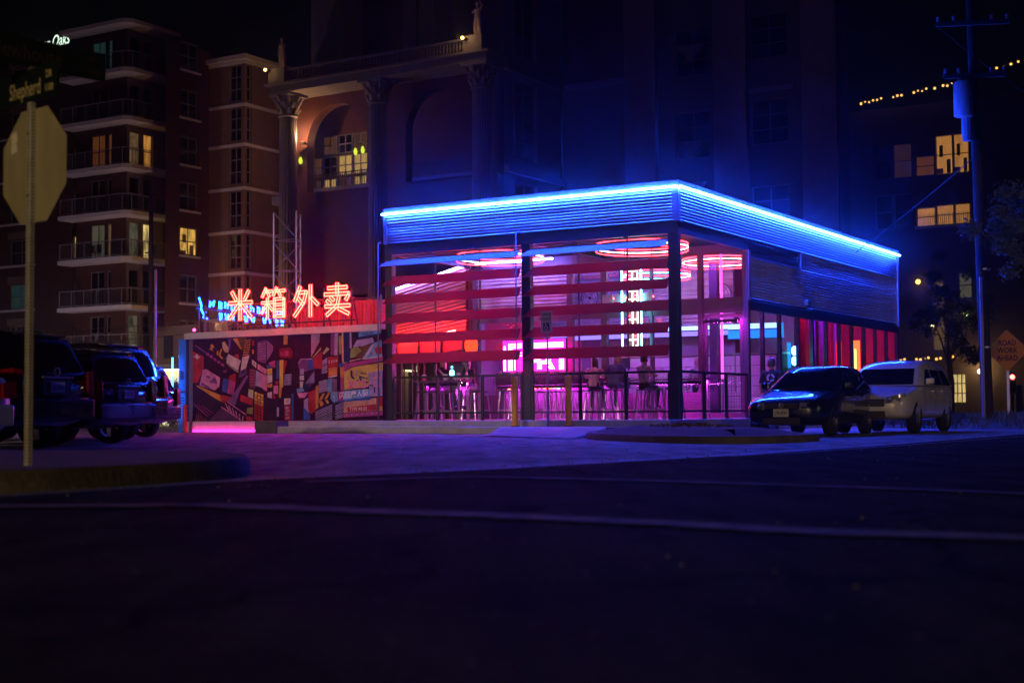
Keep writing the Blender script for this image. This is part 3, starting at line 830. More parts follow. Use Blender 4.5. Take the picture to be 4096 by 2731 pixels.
# added led strips, lipped out of sight, that brighten the lower patio
E_under = emit('under_counter_fill_led', (.8, .03, .95), 420)
for x0, x1, y, z, l in ((-7.4, -3.6, 3.66, 1.22, 'added pink led strip under the bar counter'), (-3.8, -.8, 3.2, 1.26, 'added pink led strip under the long counter table'), (-8.3, -6.9, 1.3, 1.29, 'added pink led strip under the left high table'), (-1.2, -.2, 4.2, 2.9, 'added violet led strip over the glass door')):
    t = emp('added_led_strip', l, 'strip light', W((x0+x1)/2, y, z), GR, 'added led strips on the patio')
    mb = MB(); w_ = (x1-x0)/2
    for k in range(5): mb.box(-w_+k*w_*.4, -w_+(k+1)*w_*.4-.01, -.012, .012, -.012, 0)
    mb.build('strip', E_under, t); mb = MB(); mb.box(-w_, w_, -.02, .02, .002, .03); mb.box(-w_, w_, -.034, -.021, -.05, .03); mb.build('channel', M_black, t)
fill_tube(-8.3, 3.95, -5.7, 3.95, 4.86, E_roomb, 'added blue violet fill tube in front of the ribbed panel behind the patio')
# cloth strips in the side room, violet window glow put into some colours
CR, CV, CD = mat('curtain_cloth', (.45, .02, .05), .8, var=.4, vscale=2), mat('curtain_glow_violet', (.36, .07, .5), .8, var=.4, vscale=2), mat('curtain_dark', (.06, .015, .03), .8, var=.4, vscale=2)
CURT = [('bright red cloth strip beside the cyan lamp', CR), ('cloth strip coloured with violet glow between the two nearest red strips', CV), ('red cloth strip left of the dark cloth strip', CR), ('dark cloth strip in the middle of the side room', CD), ('cloth strip coloured with violet glow right of the dark cloth strip', CV), ('red cloth strip left of the upright red tubes', CR), ('cloth strip coloured with dusky violet glow behind the upright red tubes', CV), ('cloth strip coloured with violet glow at the far end of the side room', CV)]
for k in range(8):
    y = 11.0+k*.85
    t = emp('curtain', CURT[k][0], 'curtain', W(-2.1+.25*(k % 3), y), GR, 'curtains in the side room')
    mb = MB(); n = 9
    A = [mb.vert((.05*math.sin(j*1.6), j*.08, .4)) for j in range(n)]; B = [mb.vert((.03*math.sin(j*1.6), j*.08, 3.9)) for j in range(n)]
    for j in range(n-1): mb.face((A[j], A[j+1], B[j+1], B[j]))
    mb.build('cloth', CURT[k][1], t, smooth=True)
# ---------------------------------------------------------------- tables and stools
M_stool = mat('stool_steel', (.55, .5, .55), .3, metal=.8)
M_seat = mat('stool_seat', (.05, .035, .04), .5)
def make_stool():
    t = emp('bar_stool', 'x', 'stool', (0, 0, 0))
    mb = MB(); mb.box(-.17, .17, -.17, .17, .74, .78); mb.build('seat', M_seat, t, bevel=.015)
    for sx in (-1, 1):
        for sy in (-1, 1):
            mb = MB(); mb.bar((sx*.21, sy*.21, 0), (sx*.15, sy*.15, .74), .03, .03); mb.build('leg', M_stool, t)
    mb = MB()
    for a, b in (((-.19, -.19), (.19, -.19)), ((.19, -.19), (.19, .19)), ((.19, .19), (-.19, .19)), ((-.19, .19), (-.19, -.19))):
        mb.bar((a[0], a[1], .26), (b[0], b[1], .26), .022, .022)
    mb.build('foot_rail', M_stool, t)
    return t
ST = make_stool()
stools = [(-8.05, 1.75, 'stool under the woman at the left table'), (-7.15, 1.9, 'stool under the man in black at the left table'), (-7.75, .55, 'empty stool at the near left side of the left table'),
          (-7.2, .6, 'empty stool on the near side of the left table beside the pipe'), (-6.5, 1.3, 'empty stool at the right end of the left table'), (-6.55, 3.4, 'leftmost empty stool along the bar under the magenta sign'),
          (-5.95, 3.4, 'empty stool along the bar left of the middle post'), (-5.4, 3.4, 'empty stool along the bar just left behind the middle post'), (-4.85, 3.4, 'empty stool along the bar just right behind the middle post'),
          (-4.3, 3.4, 'empty stool along the bar nearest the three seated people'), (-3.7, 2.6, 'stool under the person in pale top'), (-3.05, 2.5, 'stool under the person in blue denim'), (-2.15, 2.5, 'stool under the person in grey patterned top'),
          (-1.3, 1.3, 'empty stool behind the right mesh panel'), (-.75, 1.3, 'empty stool nearest the corner post'), (-2.6, 1.0, 'empty stool low behind the railing, right half'), (-5.3, .8, 'empty stool close to the railing left of the middle post')]
for i, (x, y, l) in enumerate(stools):
    o = ST if i == 0 else copy_tree(ST)
    put(o, W(x, y, .301), GR+rnd.uniform(-.25, .25)); o['label'] = l; o['group'] = 'bar stools on the patio'
def table(x, y, w, d, h, lab):
    t = emp('high_table', lab, 'table', W(x, y, .301), GR)
    mb = MB(); mb.box(-w/2, w/2, -d/2, d/2, h-.05, h); mb.build('tabletop', mat('table_top', (.16, .1, .11), .25, var=.2), t, bevel=.008)
    for sx in (-1, 1):
        for sy in (-1, 1):
            mb = MB(); mb.bar((sx*(w/2-.08), sy*(d/2-.08), 0), (sx*(w/2-.08), sy*(d/2-.08), h-.05), .05, .05); mb.build('leg', M_stool, t)
    mb = MB(); mb.box(-w/2+.1, w/2-.1, -.02, .02, .2, .25); mb.build('stretcher', M_stool, t)
table(-7.6, 1.15, 1.5, .6, 1.08, 'long high table at the left end of the patio')
table(-2.3, 3.3, 3.2, .5, 1.06, 'long high counter table in front of the three seated people')
def cup(x, y, z, h, r, m, lab, cat='cup'):
    t = emp('drink_cup', lab, cat, W(x, y, z), GR, 'drinks on the tables')
    mb = MB(); mb.lathe([(r*.75, 0), (r, h)], 12); mb.build('cup_body', m, t, smooth=40)
    mb = MB(); mb.lathe([(r*1.06, h+.001), (r*1.06, h+.012), (r*.6, h+.03)], 12); mb.build('lid', M_white, t)
cup(-8.15, 1.05, 1.382, .14, .06, mat('pink_cup', (.8, .1, .35), .3), 'pink drink cup at the left end of the left table')
cup(-7.45, 1.05, 1.382, .14, .06, mat('pale_cup', (.6, .55, .75), .3), 'pale drink cup between the two people at the left table')
cup(-6.95, .95, 1.382, .16, .05, mat('clear_cup', (.7, .4, .7), .2), 'tall thin glass in front of the man in black')
t = emp('sauce_bottle', 'red capped squeeze bottle in front of the man in black', 'bottle', W(-6.72, 1.0, 1.382), GR)
mb = MB(); mb.lathe([(.04, 0), (.04, .16), (.02, .2)], 10); mb.build('bottle_body', mat('clear_cup'), t); mb = MB(); mb.lathe([(.025, .201), (.01, .27)], 8); mb.build('cap', mat('red_cap', (.6, .03, .04), .4), t)
t = emp('table_lamp', 'little cyan glowing table lamp between the people at the left table', 'lamp', W(-7.36, 1.25, 1.382), GR)
mb = MB(); mb.lathe([(.06, 0), (.05, .02), (.015, .03), (.015, .1)], 10); mb.build('stand', M_black, t)
mb = MB(); mb.ball((0, 0, .2), .07, sz=1.4); mb.build('globe', emit('cyan_globe', (.15, .8, 1), 6), t)
mb = MB(); mb.ball((0, 0, .36), .035); mb.build('finial', emit('cyan_finial', (.1, .6, 1), 4), t)

# ---------------------------------------------------------------- people
def skin_body(joints, edges, radii, root):
    me = bpy.data.meshes.new('body')
    names = list(joints); idx = {n: i for i, n in enumerate(names)}
    me.from_pydata([joints[n] for n in names], [(idx[a], idx[b]) for a, b in edges], [])
    o = bpy.data.objects.new('body', me); col.objects.link(o)
    md = o.modifiers.new('skin', 'SKIN'); md.use_smooth_shade = True
    o.modifiers.new('sub', 'SUBSURF').levels = 1
    if not me.skin_vertices: bpy.context.view_layer.update()
    for n in names:
        sv = me.skin_vertices[0].data[idx[n]]
        r = radii[n]; sv.radius = r if isinstance(r, tuple) else (r, r)
        sv.use_root = (n == root)
    dg = bpy.context.evaluated_depsgraph_get(); dg.update()
    out = bpy.data.meshes.new_from_object(o.evaluated_get(dg))
    bpy.data.objects.remove(o); bpy.data.meshes.remove(me)
    return out
SEATED = dict(pel=(0, 0, .86), chest=(0, .0, 1.24), neck=(0, -.02, 1.42), head0=(0, -.03, 1.5), head1=(0, -.04, 1.66),
              hipL=(-.1, 0, .84), kneeL=(-.16, -.42, .82), footL=(-.15, -.34, .36), toeL=(-.15, -.5, .31),
              hipR=(.1, 0, .84), kneeR=(.16, -.42, .82), footR=(.15, -.34, .36), toeR=(.15, -.5, .31),
              shL=(-.19, .0, 1.36), elL=(-.25, -.16, 1.12), wrL=(-.12, -.4, 1.14), haL=(-.08, -.48, 1.15),
              shR=(.19, .0, 1.36), elR=(.25, -.16, 1.12), wrR=(.12, -.4, 1.14), haR=(.08, -.48, 1.15))
STAND = dict(pel=(0, 0, .95), chest=(0, 0, 1.3), neck=(0, -.01, 1.47), head0=(0, -.02, 1.55), head1=(0, -.03, 1.72),
             hipL=(-.1, 0, .9), kneeL=(-.11, -.02, .5), footL=(-.11, .02, .07), toeL=(-.12, -.15, .04),
             hipR=(.1, 0, .9), kneeR=(.11, -.02, .5), footR=(.11, .02, .07), toeR=(.12, -.15, .04),
             shL=(-.2, 0, 1.42), elL=(-.27, .02, 1.14), wrL=(-.27, -.08, .9), haL=(-.27, -.11, .8),
             shR=(.2, 0, 1.42), elR=(.27, .02, 1.14), wrR=(.27, -.08, .9), haR=(.27, -.11, .8))
EDG = [('pel', 'chest'), ('chest', 'neck'), ('neck', 'head0'), ('head0', 'head1'), ('pel', 'hipL'), ('hipL', 'kneeL'), ('kneeL', 'footL'), ('footL', 'toeL'),
       ('pel', 'hipR'), ('hipR', 'kneeR'), ('kneeR', 'footR'), ('footR', 'toeR'), ('chest', 'shL'), ('shL', 'elL'), ('elL', 'wrL'), ('wrL', 'haL'),
       ('chest', 'shR'), ('shR', 'elR'), ('elR', 'wrR'), ('wrR', 'haR')]
RAD = dict(pel=(.15, .11), chest=(.15, .11), neck=.055, head0=(.075, .085), head1=(.08, .09), hipL=.09, kneeL=.062, footL=.045, toeL=.035, hipR=.09, kneeR=.062, footR=.045, toeR=.035,
           shL=.065, elL=.045, wrL=.032, haL=.03, shR=.065, elR=.045, wrR=.032, haR=.03)
M_skin = mat('skin', (.42, .25, .19), .5)
M_dark = mat('dark_cloth', (.02, .02, .025), .8)
M_denim = mat('denim_cloth', (.1, .13, .3), .85, var=.2)
M_pale = mat('pale_cloth', (.6, .52, .56), .8, var=.15, vscale=12)
M_grey = mat('grey_cloth', (.28, .25, .28), .8, var=.5, vscale=9)
M_hair = mat('brown_hair', (.05, .03, .022), .5)
M_pinkhair = mat('light_hair', (.45, .3, .22), .5)
def person(label, loc, rz, pose, top, legs, hair, shoes=None, bare_arm=True, hat=None, long_hair=False, scale=1.0, tweak=None, logo=False):
    J = dict(pose)
    if tweak: J.update(tweak)
    t = emp('person', label, 'person', loc, rz, 'people on and beside the patio'); t.scale = (scale,)*3
    me = skin_body(J, EDG, RAD, 'pel')
    seg = []
    for a, b in EDG:
        if a in ('neck', 'head0') or b == 'head0': m = 0
        elif b in ('haL', 'haR'): m = 0
        elif a in ('elL', 'elR') or b in ('wrL', 'wrR'): m = 0 if bare_arm else 1
        elif b in ('toeL', 'toeR'): m = 3
        elif b[:3] in ('hip', 'kne', 'foo'): m = 2
        else: m = 1
        seg.append((Vector(J[a]), Vector(J[b]), m))
    for m in (M_skin, top, legs, shoes or M_dark): me.materials.append(m)
    for p in me.polygons:
        c = p.center; best = 9
        for a, b, m in seg:
            ab = b-a; u_ = max(0, min(1, (c-a).dot(ab)/max(1e-9, ab.length_squared)))
            d = (a+ab*u_-c).length
            if d < best: best = d; p.material_index = m
        p.use_smooth = True
    o = bpy.data.objects.new('body', me); col.objects.link(o); o.parent = t
    h = (Vector(J['head0'])+Vector(J['head1']))/2
    # face
    for s_ in (-1, 1):
        mb = MB(); mb.ball((h.x+s_*.033, h.y-.088, h.z+.01), .012, 8, 5); mb.build('eye', mat('eye_white', (.5, .5, .5), .3), t)
        mb = MB(); mb.ball((h.x+s_*.085, h.y+.005, h.z), .025, 8, 5); mb.build('ear', M_skin, t)
    mb = MB(); mb.hexa([(h.x-.014, h.y-.085, h.z-.03), (h.x+.014, h.y-.085, h.z-.03), (h.x+.01, h.y-.09, h.z+.02), (h.x-.01, h.y-.09, h.z+.02), (h.x-.01, h.y-.118, h.z-.028), (h.x+.01, h.y-.118, h.z-.028), (h.x+.006, h.y-.098, h.z+.018), (h.x-.006, h.y-.098, h.z+.018)]); mb.build('nose', M_skin, t)
    mb = MB(); mb.box(h.x-.025, h.x+.025, h.y-.094, h.y-.088, h.z-.055, h.z-.046); mb.build('mouth', mat('lips', (.3, .1, .1), .5), t)
    # hair: a cap over crown and back of the head
    mb = MB(); n = 14
    prof = []
    for k in range(7):
        th = PI*.5*k/6
        prof.append((.098*math.cos(th)+.002, .115*math.sin(th)))
    rings = []
    for r_, z_ in prof:
        rings.append([mb.vert((h.x+r_*math.cos(2*PI*j/n), h.y+.014+r_*1.08*math.sin(2*PI*j/n), h.z+.02+z_)) for j in range(n)])
    for A, B in zip(rings, rings[1:]):
        for j in range(n): mb.face((A[j], A[(j+1) % n], B[(j+1) % n], B[j]))
    low = [mb.vert((h.x+.094*math.cos(2*PI*j/n), h.y+.02+.1*math.sin(2*PI*j/n), h.z+(-.3 if long_hair else -.09))) for j in range(n)]
    for j in range(n):
        if math.sin(2*PI*(j+.5)/n) > -.35: mb.face((rings[0][j], low[j], low[(j+1) % n], rings[0][(j+1) % n]))
    mb.build('hair', hair, t, smooth=True)
    # five fingers on each hand
    for s_, w_, e_ in (('L', 'wrL', 'haL'), ('R', 'wrR', 'haR')):
        a, b = Vector(J[w_]), Vector(J[e_]); d = (b-a).normalized(); sd = d.cross(Vector((0, 0, 1)));  sd = sd.normalized() if sd.length > .1 else Vector((1, 0, 0))
        mb = MB()
        for q, ln in ((-1.5, .06), (-.5, .075), (.5, .07), (1.5, .055)):
            p0 = b+sd*(q*.017); mb.tube([p0, p0+d*ln*.6, p0+d*ln+Vector((0, 0, -.015))], [.009, .008, .006], 5)
        p0 = (a+b)/2; mb.tube([p0+sd*.025, p0+sd*.05+d*.02, p0+sd*.055+d*.055], [.011, .01, .007], 5)
        mb.build('fingers', M_skin, t, smooth=True)
    if logo:
        mb = MB(); N = 14; r_ = .1
        for k in range(N):
            a0, a1 = 2*PI*k/N, 2*PI*(k+1)/N
            if k % 4 == 3: continue
            mb.poly([(.1*.55*math.cos(a0), .132, 1.27+.055*math.sin(a0)), (r_*math.cos(a0), .126, 1.27+r_*math.sin(a0)), (r_*math.cos(a1), .126, 1.27+r_*math.sin(a1)), (.055*math.cos(a1), .132, 1.27+.055*math.sin(a1))])
        mb.build('shirt_print', mat('shirt_print', (.5, .45, .5), .8), t)
    return t
lean = dict(chest=(0, -.1, 1.22), neck=(0, -.16, 1.39), head0=(0, -.19, 1.46), head1=(0, -.23, 1.61), shL=(-.19, -.12, 1.34), shR=(.19, -.12, 1.34))
eat = dict(wrR=(.06, -.3, 1.3), haR=(.03, -.34, 1.36), elR=(.24, -.22, 1.1))
person('woman with long light hair in a dark vest eating at the left table', W(-8.0, 1.78, .32), GR+.15, SEATED, M_dark, M_dark, M_pinkhair, long_hair=True, tweak={**eat})
person('man in black with bare forearms leaning over the left table', W(-7.13, 1.92, .32), GR-.35, SEATED, M_dark, M_grey, M_hair, tweak={**lean})
person('person in a pale top with long hair, seated leftmost of three at the counter', W(-3.72, 2.62, .3), GR+PI+.25, SEATED, M_pale, M_dark, M_hair, bare_arm=False, long_hair=True, tweak=lean)
person('broad person in a blue denim jacket, seated in the middle of three', W(-3.05, 2.52, .3), GR+PI, SEATED, M_denim, M_denim, M_pinkhair, bare_arm=False, scale=1.06, tweak=lean)
person('person in a grey patterned top, seated rightmost of three at the counter', W(-2.17, 2.52, .3), GR+PI-.2, SEATED, M_grey, M_dark, M_hair, tweak={})
person('person in a white shirt standing left of the magenta sign behind the glass', W(-8.2, 5.4, .3), GR-.3, STAND, M_white, M_dark, M_hair)
person('person in a dark T-shirt with a pale round print standing outside the side windows', W(.75, 4.1, .0), GR+PI+.2, STAND, M_dark, M_dark, M_hair, scale=1.06, logo=True)
person('person with reddish hair standing at the kitchen counter behind the tall white sign', W(-2.7, 7.2, .3), GR, STAND, M_grey, M_dark, M_pinkhair)
# ---------------------------------------------------------------- the painted wall and the sign on top of it
mw = emp('mural_wall', 'long low wall with a painted night city mural beside the patio, red neon characters on top', 'wall', CORNER, GR)
mb = MB(); mb.box(-15.95, -8.8, .05, .3, .3, 2.73); mb.build('wall_core', mat('wall_core', (.12, .08, .12), .8), mw)
mb = MB(); mb.box(-16.05, -8.82, -.06, .36, 2.735, 2.92); mb.build('coping', mat('pale_render', (.5, .47, .48), .7, var=.12, bump=.2), mw, bevel=.01)
mb = MB(); mb.box(-16.06, -8.8, -.1, .36, -.02, .297); mb.build('plinth', MATS['pale_render'], mw, bevel=.01)
MURAL = [
 ((0.05,0.012,0.055), [(-15.8,2.73),(-11.84,2.75),(-11.84,0.31),(-15.79,0.31)]),
 ((0.5,0.04,0.06), [(-15.8,2.38),(-15.36,2.21),(-15.36,1.88),(-15.6,1.44),(-15.8,1.44)]),
 ((0.72,0.62,0.68), [(-15.77,2.22),(-15.68,2.24),(-15.65,2.32),(-15.61,2.25),(-15.5,2.19),(-15.59,2.18),(-15.61,2.12),(-15.66,2.17)]),
 ((0.22,0.08,0.3), [(-15.73,2.54),(-15.68,2.56),(-15.25,2.34),(-15.31,2.31)]),
 ((0.5,0.08,0.3), [(-15.25,2.34),(-15.14,2.29),(-15.16,2.22),(-15.28,2.27)]),
 ((0.5,0.08,0.3), [(-15.1,2.26),(-15.0,2.21),(-15.01,2.14),(-15.13,2.19)]),
 ((0.5,0.08,0.3), [(-14.95,2.17),(-14.85,2.12),(-14.86,2.05),(-14.98,2.1)]),
 ((0.5,0.08,0.3), [(-14.81,2.09),(-14.7,2.04),(-14.71,1.97),(-14.83,2.02)]),
 ((0.5,0.08,0.3), [(-14.66,2.01),(-14.55,1.95),(-14.56,1.88),(-14.68,1.94)]),
 ((0.75,0.3,0.08), [(-15.1,2.54),(-15.02,2.57),(-14.93,2.47),(-15.01,2.44),(-14.98,2.33),(-15.04,2.4),(-15.17,2.4),(-15.09,2.46)]),
 ((0.75,0.3,0.08), [(-14.85,2.35),(-14.78,2.37),(-14.77,2.23),(-14.85,2.25)]),
 ((0.75,0.3,0.08), [(-14.7,2.41),(-14.63,2.42),(-14.7,2.23),(-14.58,2.13),(-14.66,2.13),(-14.77,2.21)]),
 ((0.75,0.5,0.3), [(-14.63,2.61),(-14.53,2.62),(-14.39,2.44),(-14.39,2.3),(-14.53,2.32),(-14.62,2.45)]),
 ((0.35,0.33,0.3), [(-14.5,2.12),(-14.39,2.26),(-14.47,1.98),(-14.1,1.73),(-13.97,1.71),(-14.02,1.77)]),
 ((0.72,0.62,0.68), [(-14.39,2.26),(-13.91,2.05),(-14.02,1.77),(-14.47,2.02)]),
 ((0.5,0.04,0.06), [(-14.18,2.21),(-14.02,2.26),(-13.97,2.09),(-14.05,2.11)]),
 ((0.75,0.3,0.08), [(-14.23,2.7),(-14.05,2.71),(-13.86,2.38),(-13.92,2.39)]),
 ((0.2,0.08,0.05), [(-14.05,2.72),(-13.68,2.73),(-13.73,2.48),(-13.84,2.34)]),
 ((0.22,0.08,0.3), [(-14.39,2.7),(-14.26,2.71),(-14.34,2.36),(-14.39,2.42)]),
 ((0.75,0.3,0.08), [(-13.73,2.65),(-13.67,2.65),(-13.68,2.61),(-13.73,2.61)]),
 ((0.75,0.3,0.08), [(-13.65,2.65),(-13.59,2.66),(-13.6,2.62),(-13.66,2.61)]),
 ((0.75,0.3,0.08), [(-13.57,2.66),(-13.51,2.66),(-13.52,2.62),(-13.58,2.62)]),
 ((0.75,0.3,0.08), [(-13.74,2.58),(-13.68,2.58),(-13.69,2.54),(-13.75,2.54)]),
 ((0.75,0.3,0.08), [(-13.66,2.59),(-13.61,2.59),(-13.61,2.55),(-13.67,2.55)]),
 ((0.75,0.3,0.08), [(-13.59,2.59),(-13.53,2.59),(-13.54,2.56),(-13.59,2.55)]),
 ((0.75,0.3,0.08), [(-13.76,2.51),(-13.7,2.51),(-13.71,2.48),(-13.77,2.47)]),
 ((0.75,0.3,0.08), [(-13.68,2.52),(-13.62,2.52),(-13.63,2.48),(-13.69,2.48)]),
 ((0.75,0.3,0.08), [(-13.6,2.52),(-13.54,2.53),(-13.55,2.49),(-13.61,2.48)]),
 ((0.75,0.3,0.08), [(-13.77,2.44),(-13.72,2.45),(-13.72,2.41),(-13.78,2.4)]),
 ((0.75,0.3,0.08), [(-13.69,2.45),(-13.64,2.45),(-13.65,2.41),(-13.7,2.41)]),
 ((0.75,0.3,0.08), [(-13.62,2.45),(-13.56,2.46),(-13.57,2.42),(-13.62,2.41)]),
 ((0.75,0.3,0.08), [(-13.79,2.37),(-13.73,2.38),(-13.74,2.34),(-13.8,2.33)]),
 ((0.75,0.3,0.08), [(-13.71,2.38),(-13.65,2.38),(-13.66,2.34),(-13.72,2.34)]),
 ((0.75,0.3,0.08), [(-13.63,2.38),(-13.57,2.39),(-13.58,2.35),(-13.64,2.34)]),
 ((0.75,0.3,0.08), [(-13.8,2.3),(-13.75,2.31),(-13.75,2.27),(-13.81,2.26)]),
 ((0.75,0.3,0.08), [(-13.73,2.31),(-13.67,2.31),(-13.68,2.27),(-13.73,2.27)]),
 ((0.75,0.3,0.08), [(-13.65,2.31),(-13.59,2.32),(-13.6,2.28),(-13.66,2.28)]),
 ((0.75,0.3,0.08), [(-13.82,2.23),(-13.76,2.24),(-13.77,2.2),(-13.83,2.19)]),
 ((0.75,0.3,0.08), [(-13.74,2.24),(-13.68,2.24),(-13.69,2.2),(-13.75,2.2)]),
 ((0.75,0.3,0.08), [(-13.66,2.25),(-13.61,2.25),(-13.61,2.21),(-13.67,2.21)]),
 ((0.72,0.62,0.68), [(-13.85,2.15),(-13.57,2.2),(-13.7,1.84),(-13.91,1.77)]),
 ((0.22,0.08,0.3), [(-13.97,1.6),(-13.91,1.77),(-13.7,1.84),(-13.68,1.68),(-13.97,1.56)]),
 ((0.03,0.04,0.15), [(-13.89,1.75),(-13.72,1.8),(-13.73,1.7),(-13.93,1.62)]),
 ((0.75,0.25,0.5), [(-15.39,1.82),(-15.25,1.84),(-14.7,1.57),(-14.74,1.31),(-14.92,1.21),(-15.52,1.36)]),
 ((0.22,0.08,0.3), [(-15.28,1.66),(-15.11,1.63),(-15.09,1.55),(-15.22,1.58)]),
 ((0.22,0.08,0.3), [(-15.14,1.45),(-14.9,1.61),(-14.8,1.39)]),
 ((0.22,0.08,0.3), [(-15.44,1.46),(-15.11,1.31),(-15.09,1.25),(-15.47,1.38)]),
 ((0.06,0.12,0.5), [(-14.59,1.56),(-14.36,1.52),(-14.47,1.13),(-14.63,1.18)]),
 ((0.5,0.04,0.06), [(-14.36,1.62),(-14.1,1.69),(-14.1,1.43),(-14.36,1.5)]),
 ((0.5,0.08,0.3), [(-14.36,1.5),(-14.1,1.43),(-14.18,1.06),(-14.44,1.12)]),
 ((0.06,0.12,0.5), [(-14.6,1.79),(-14.52,1.8),(-14.52,1.72),(-14.59,1.72)]),
 ((0.5,0.04,0.06), [(-14.51,1.79),(-14.44,1.79),(-14.47,1.72),(-14.52,1.72)]),
 ((0.75,0.3,0.08), [(-15.65,1.38),(-14.73,1.08),(-14.65,0.88),(-14.79,0.92),(-15.6,1.32)]),
 ((0.5,0.04,0.06), [(-14.73,1.08),(-14.25,1.0),(-14.39,0.88),(-14.63,0.84)]),
 ((0.25,0.1,0.35), [(-14.25,1.02),(-13.68,1.63),(-13.6,1.6),(-13.94,1.17),(-14.12,0.76),(-14.39,0.88)]),
 ((0.05,0.02,0.06), [(-15.36,1.17),(-14.65,0.82),(-14.95,0.52),(-15.38,0.83)]),
 ((0.12,0.05,0.14), [(-14.63,0.72),(-13.88,0.32),(-15.14,0.32)]),
 ((0.75,0.25,0.5), [(-14.52,0.83),(-14.48,0.83),(-14.32,0.59),(-14.36,0.59)]),
 ((0.75,0.25,0.5), [(-14.38,0.75),(-14.34,0.75),(-14.22,0.52),(-14.26,0.52)]),
 ((0.75,0.25,0.5), [(-14.24,0.68),(-14.2,0.67),(-14.12,0.45),(-14.16,0.45)]),
 ((0.75,0.25,0.5), [(-14.11,0.6),(-14.07,0.59),(-14.02,0.39),(-14.06,0.39)]),
 ((0.75,0.25,0.5), [(-13.97,0.52),(-13.93,0.52),(-13.92,0.32),(-13.96,0.32)]),
 ((0.75,0.25,0.5), [(-13.83,0.45),(-13.79,0.44),(-13.82,0.25),(-13.86,0.25)]),
 ((0.75,0.25,0.5), [(-14.65,0.74),(-13.88,0.34),(-13.91,0.32),(-14.68,0.72)]),
 ((0.75,0.25,0.5), [(-14.41,0.88),(-13.69,0.5),(-13.7,0.47),(-14.43,0.86)]),
 ((0.5,0.08,0.3), [(-15.74,0.81),(-15.71,0.81),(-15.16,0.45),(-15.2,0.44)]),
 ((0.5,0.08,0.3), [(-15.57,0.79),(-15.55,0.79),(-15.06,0.48),(-15.09,0.48)]),
 ((0.5,0.08,0.3), [(-15.41,0.77),(-15.38,0.77),(-14.95,0.52),(-14.98,0.52)]),
 ((0.5,0.12,0.1), [(-15.76,0.57),(-15.75,0.57),(-15.82,0.31),(-15.85,0.31)]),
 ((0.5,0.12,0.1), [(-15.69,0.55),(-15.68,0.54),(-15.74,0.31),(-15.76,0.31)]),
 ((0.5,0.12,0.1), [(-15.62,0.52),(-15.61,0.52),(-15.65,0.31),(-15.68,0.31)]),
 ((0.5,0.12,0.1), [(-15.55,0.5),(-15.53,0.5),(-15.57,0.31),(-15.6,0.31)]),
 ((0.5,0.12,0.1), [(-15.48,0.47),(-15.46,0.47),(-15.49,0.31),(-15.52,0.31)]),
 ((0.5,0.12,0.1), [(-15.41,0.45),(-15.39,0.45),(-15.41,0.31),(-15.43,0.31)]),
 ((0.5,0.12,0.1), [(-15.34,0.42),(-15.32,0.42),(-15.33,0.3),(-15.35,0.3)]),
 ((0.5,0.12,0.1), [(-15.27,0.4),(-15.25,0.4),(-15.24,0.3),(-15.27,0.3)]),
 ((0.16,0.06,0.1), [(-13.57,1.84),(-13.34,1.76),(-13.34,1.22),(-13.57,1.25)]),
 ((0.5,0.08,0.3), [(-13.55,1.78),(-13.5,1.77),(-13.5,1.73),(-13.55,1.74)]),
 ((0.5,0.08,0.3), [(-13.48,1.78),(-13.43,1.77),(-13.43,1.73),(-13.48,1.74)]),
 ((0.5,0.08,0.3), [(-13.41,1.78),(-13.36,1.77),(-13.36,1.73),(-13.41,1.74)]),
 ((0.5,0.08,0.3), [(-13.55,1.7),(-13.5,1.69),(-13.5,1.65),(-13.55,1.66)]),
 ((0.5,0.08,0.3), [(-13.48,1.7),(-13.43,1.69),(-13.43,1.65),(-13.48,1.66)]),
 ((0.5,0.08,0.3), [(-13.41,1.7),(-13.36,1.68),(-13.36,1.64),(-13.41,1.66)]),
 ((0.5,0.08,0.3), [(-13.55,1.61),(-13.5,1.6),(-13.5,1.56),(-13.55,1.58)]),
 ((0.5,0.08,0.3), [(-13.48,1.61),(-13.43,1.6),(-13.43,1.56),(-13.48,1.57)]),
 ((0.5,0.08,0.3), [(-13.41,1.61),(-13.36,1.6),(-13.36,1.56),(-13.41,1.57)]),
 ((0.5,0.08,0.3), [(-13.55,1.53),(-13.5,1.52),(-13.5,1.48),(-13.55,1.49)]),
 ((0.5,0.08,0.3), [(-13.48,1.53),(-13.43,1.52),(-13.43,1.48),(-13.48,1.49)]),
 ((0.5,0.08,0.3), [(-13.41,1.53),(-13.36,1.52),(-13.36,1.48),(-13.41,1.49)]),
 ((0.5,0.08,0.3), [(-13.55,1.45),(-13.5,1.44),(-13.5,1.4),(-13.55,1.41)]),
 ((0.5,0.08,0.3), [(-13.48,1.45),(-13.43,1.44),(-13.43,1.4),(-13.48,1.41)]),
 ((0.5,0.08,0.3), [(-13.41,1.45),(-13.36,1.44),(-13.36,1.4),(-13.41,1.41)]),
 ((0.5,0.08,0.3), [(-13.55,1.37),(-13.5,1.35),(-13.5,1.32),(-13.55,1.33)]),
 ((0.5,0.08,0.3), [(-13.48,1.36),(-13.43,1.35),(-13.43,1.31),(-13.48,1.33)]),
 ((0.5,0.08,0.3), [(-13.41,1.36),(-13.36,1.35),(-13.36,1.31),(-13.41,1.32)]),
 ((0.72,0.62,0.68), [(-13.47,2.08),(-13.3,1.97),(-13.31,1.82),(-13.47,1.94)]),
 ((0.5,0.04,0.06), [(-13.4,2.0),(-13.35,1.95),(-13.37,1.91),(-13.41,1.94)]),
 ((0.75,0.25,0.5), [(-13.25,1.95),(-12.91,1.77),(-12.93,1.63),(-13.26,1.79)]),
 ((0.45,0.35,0.65), [(-13.31,1.76),(-13.16,1.69),(-13.16,1.28),(-13.34,1.32)]),
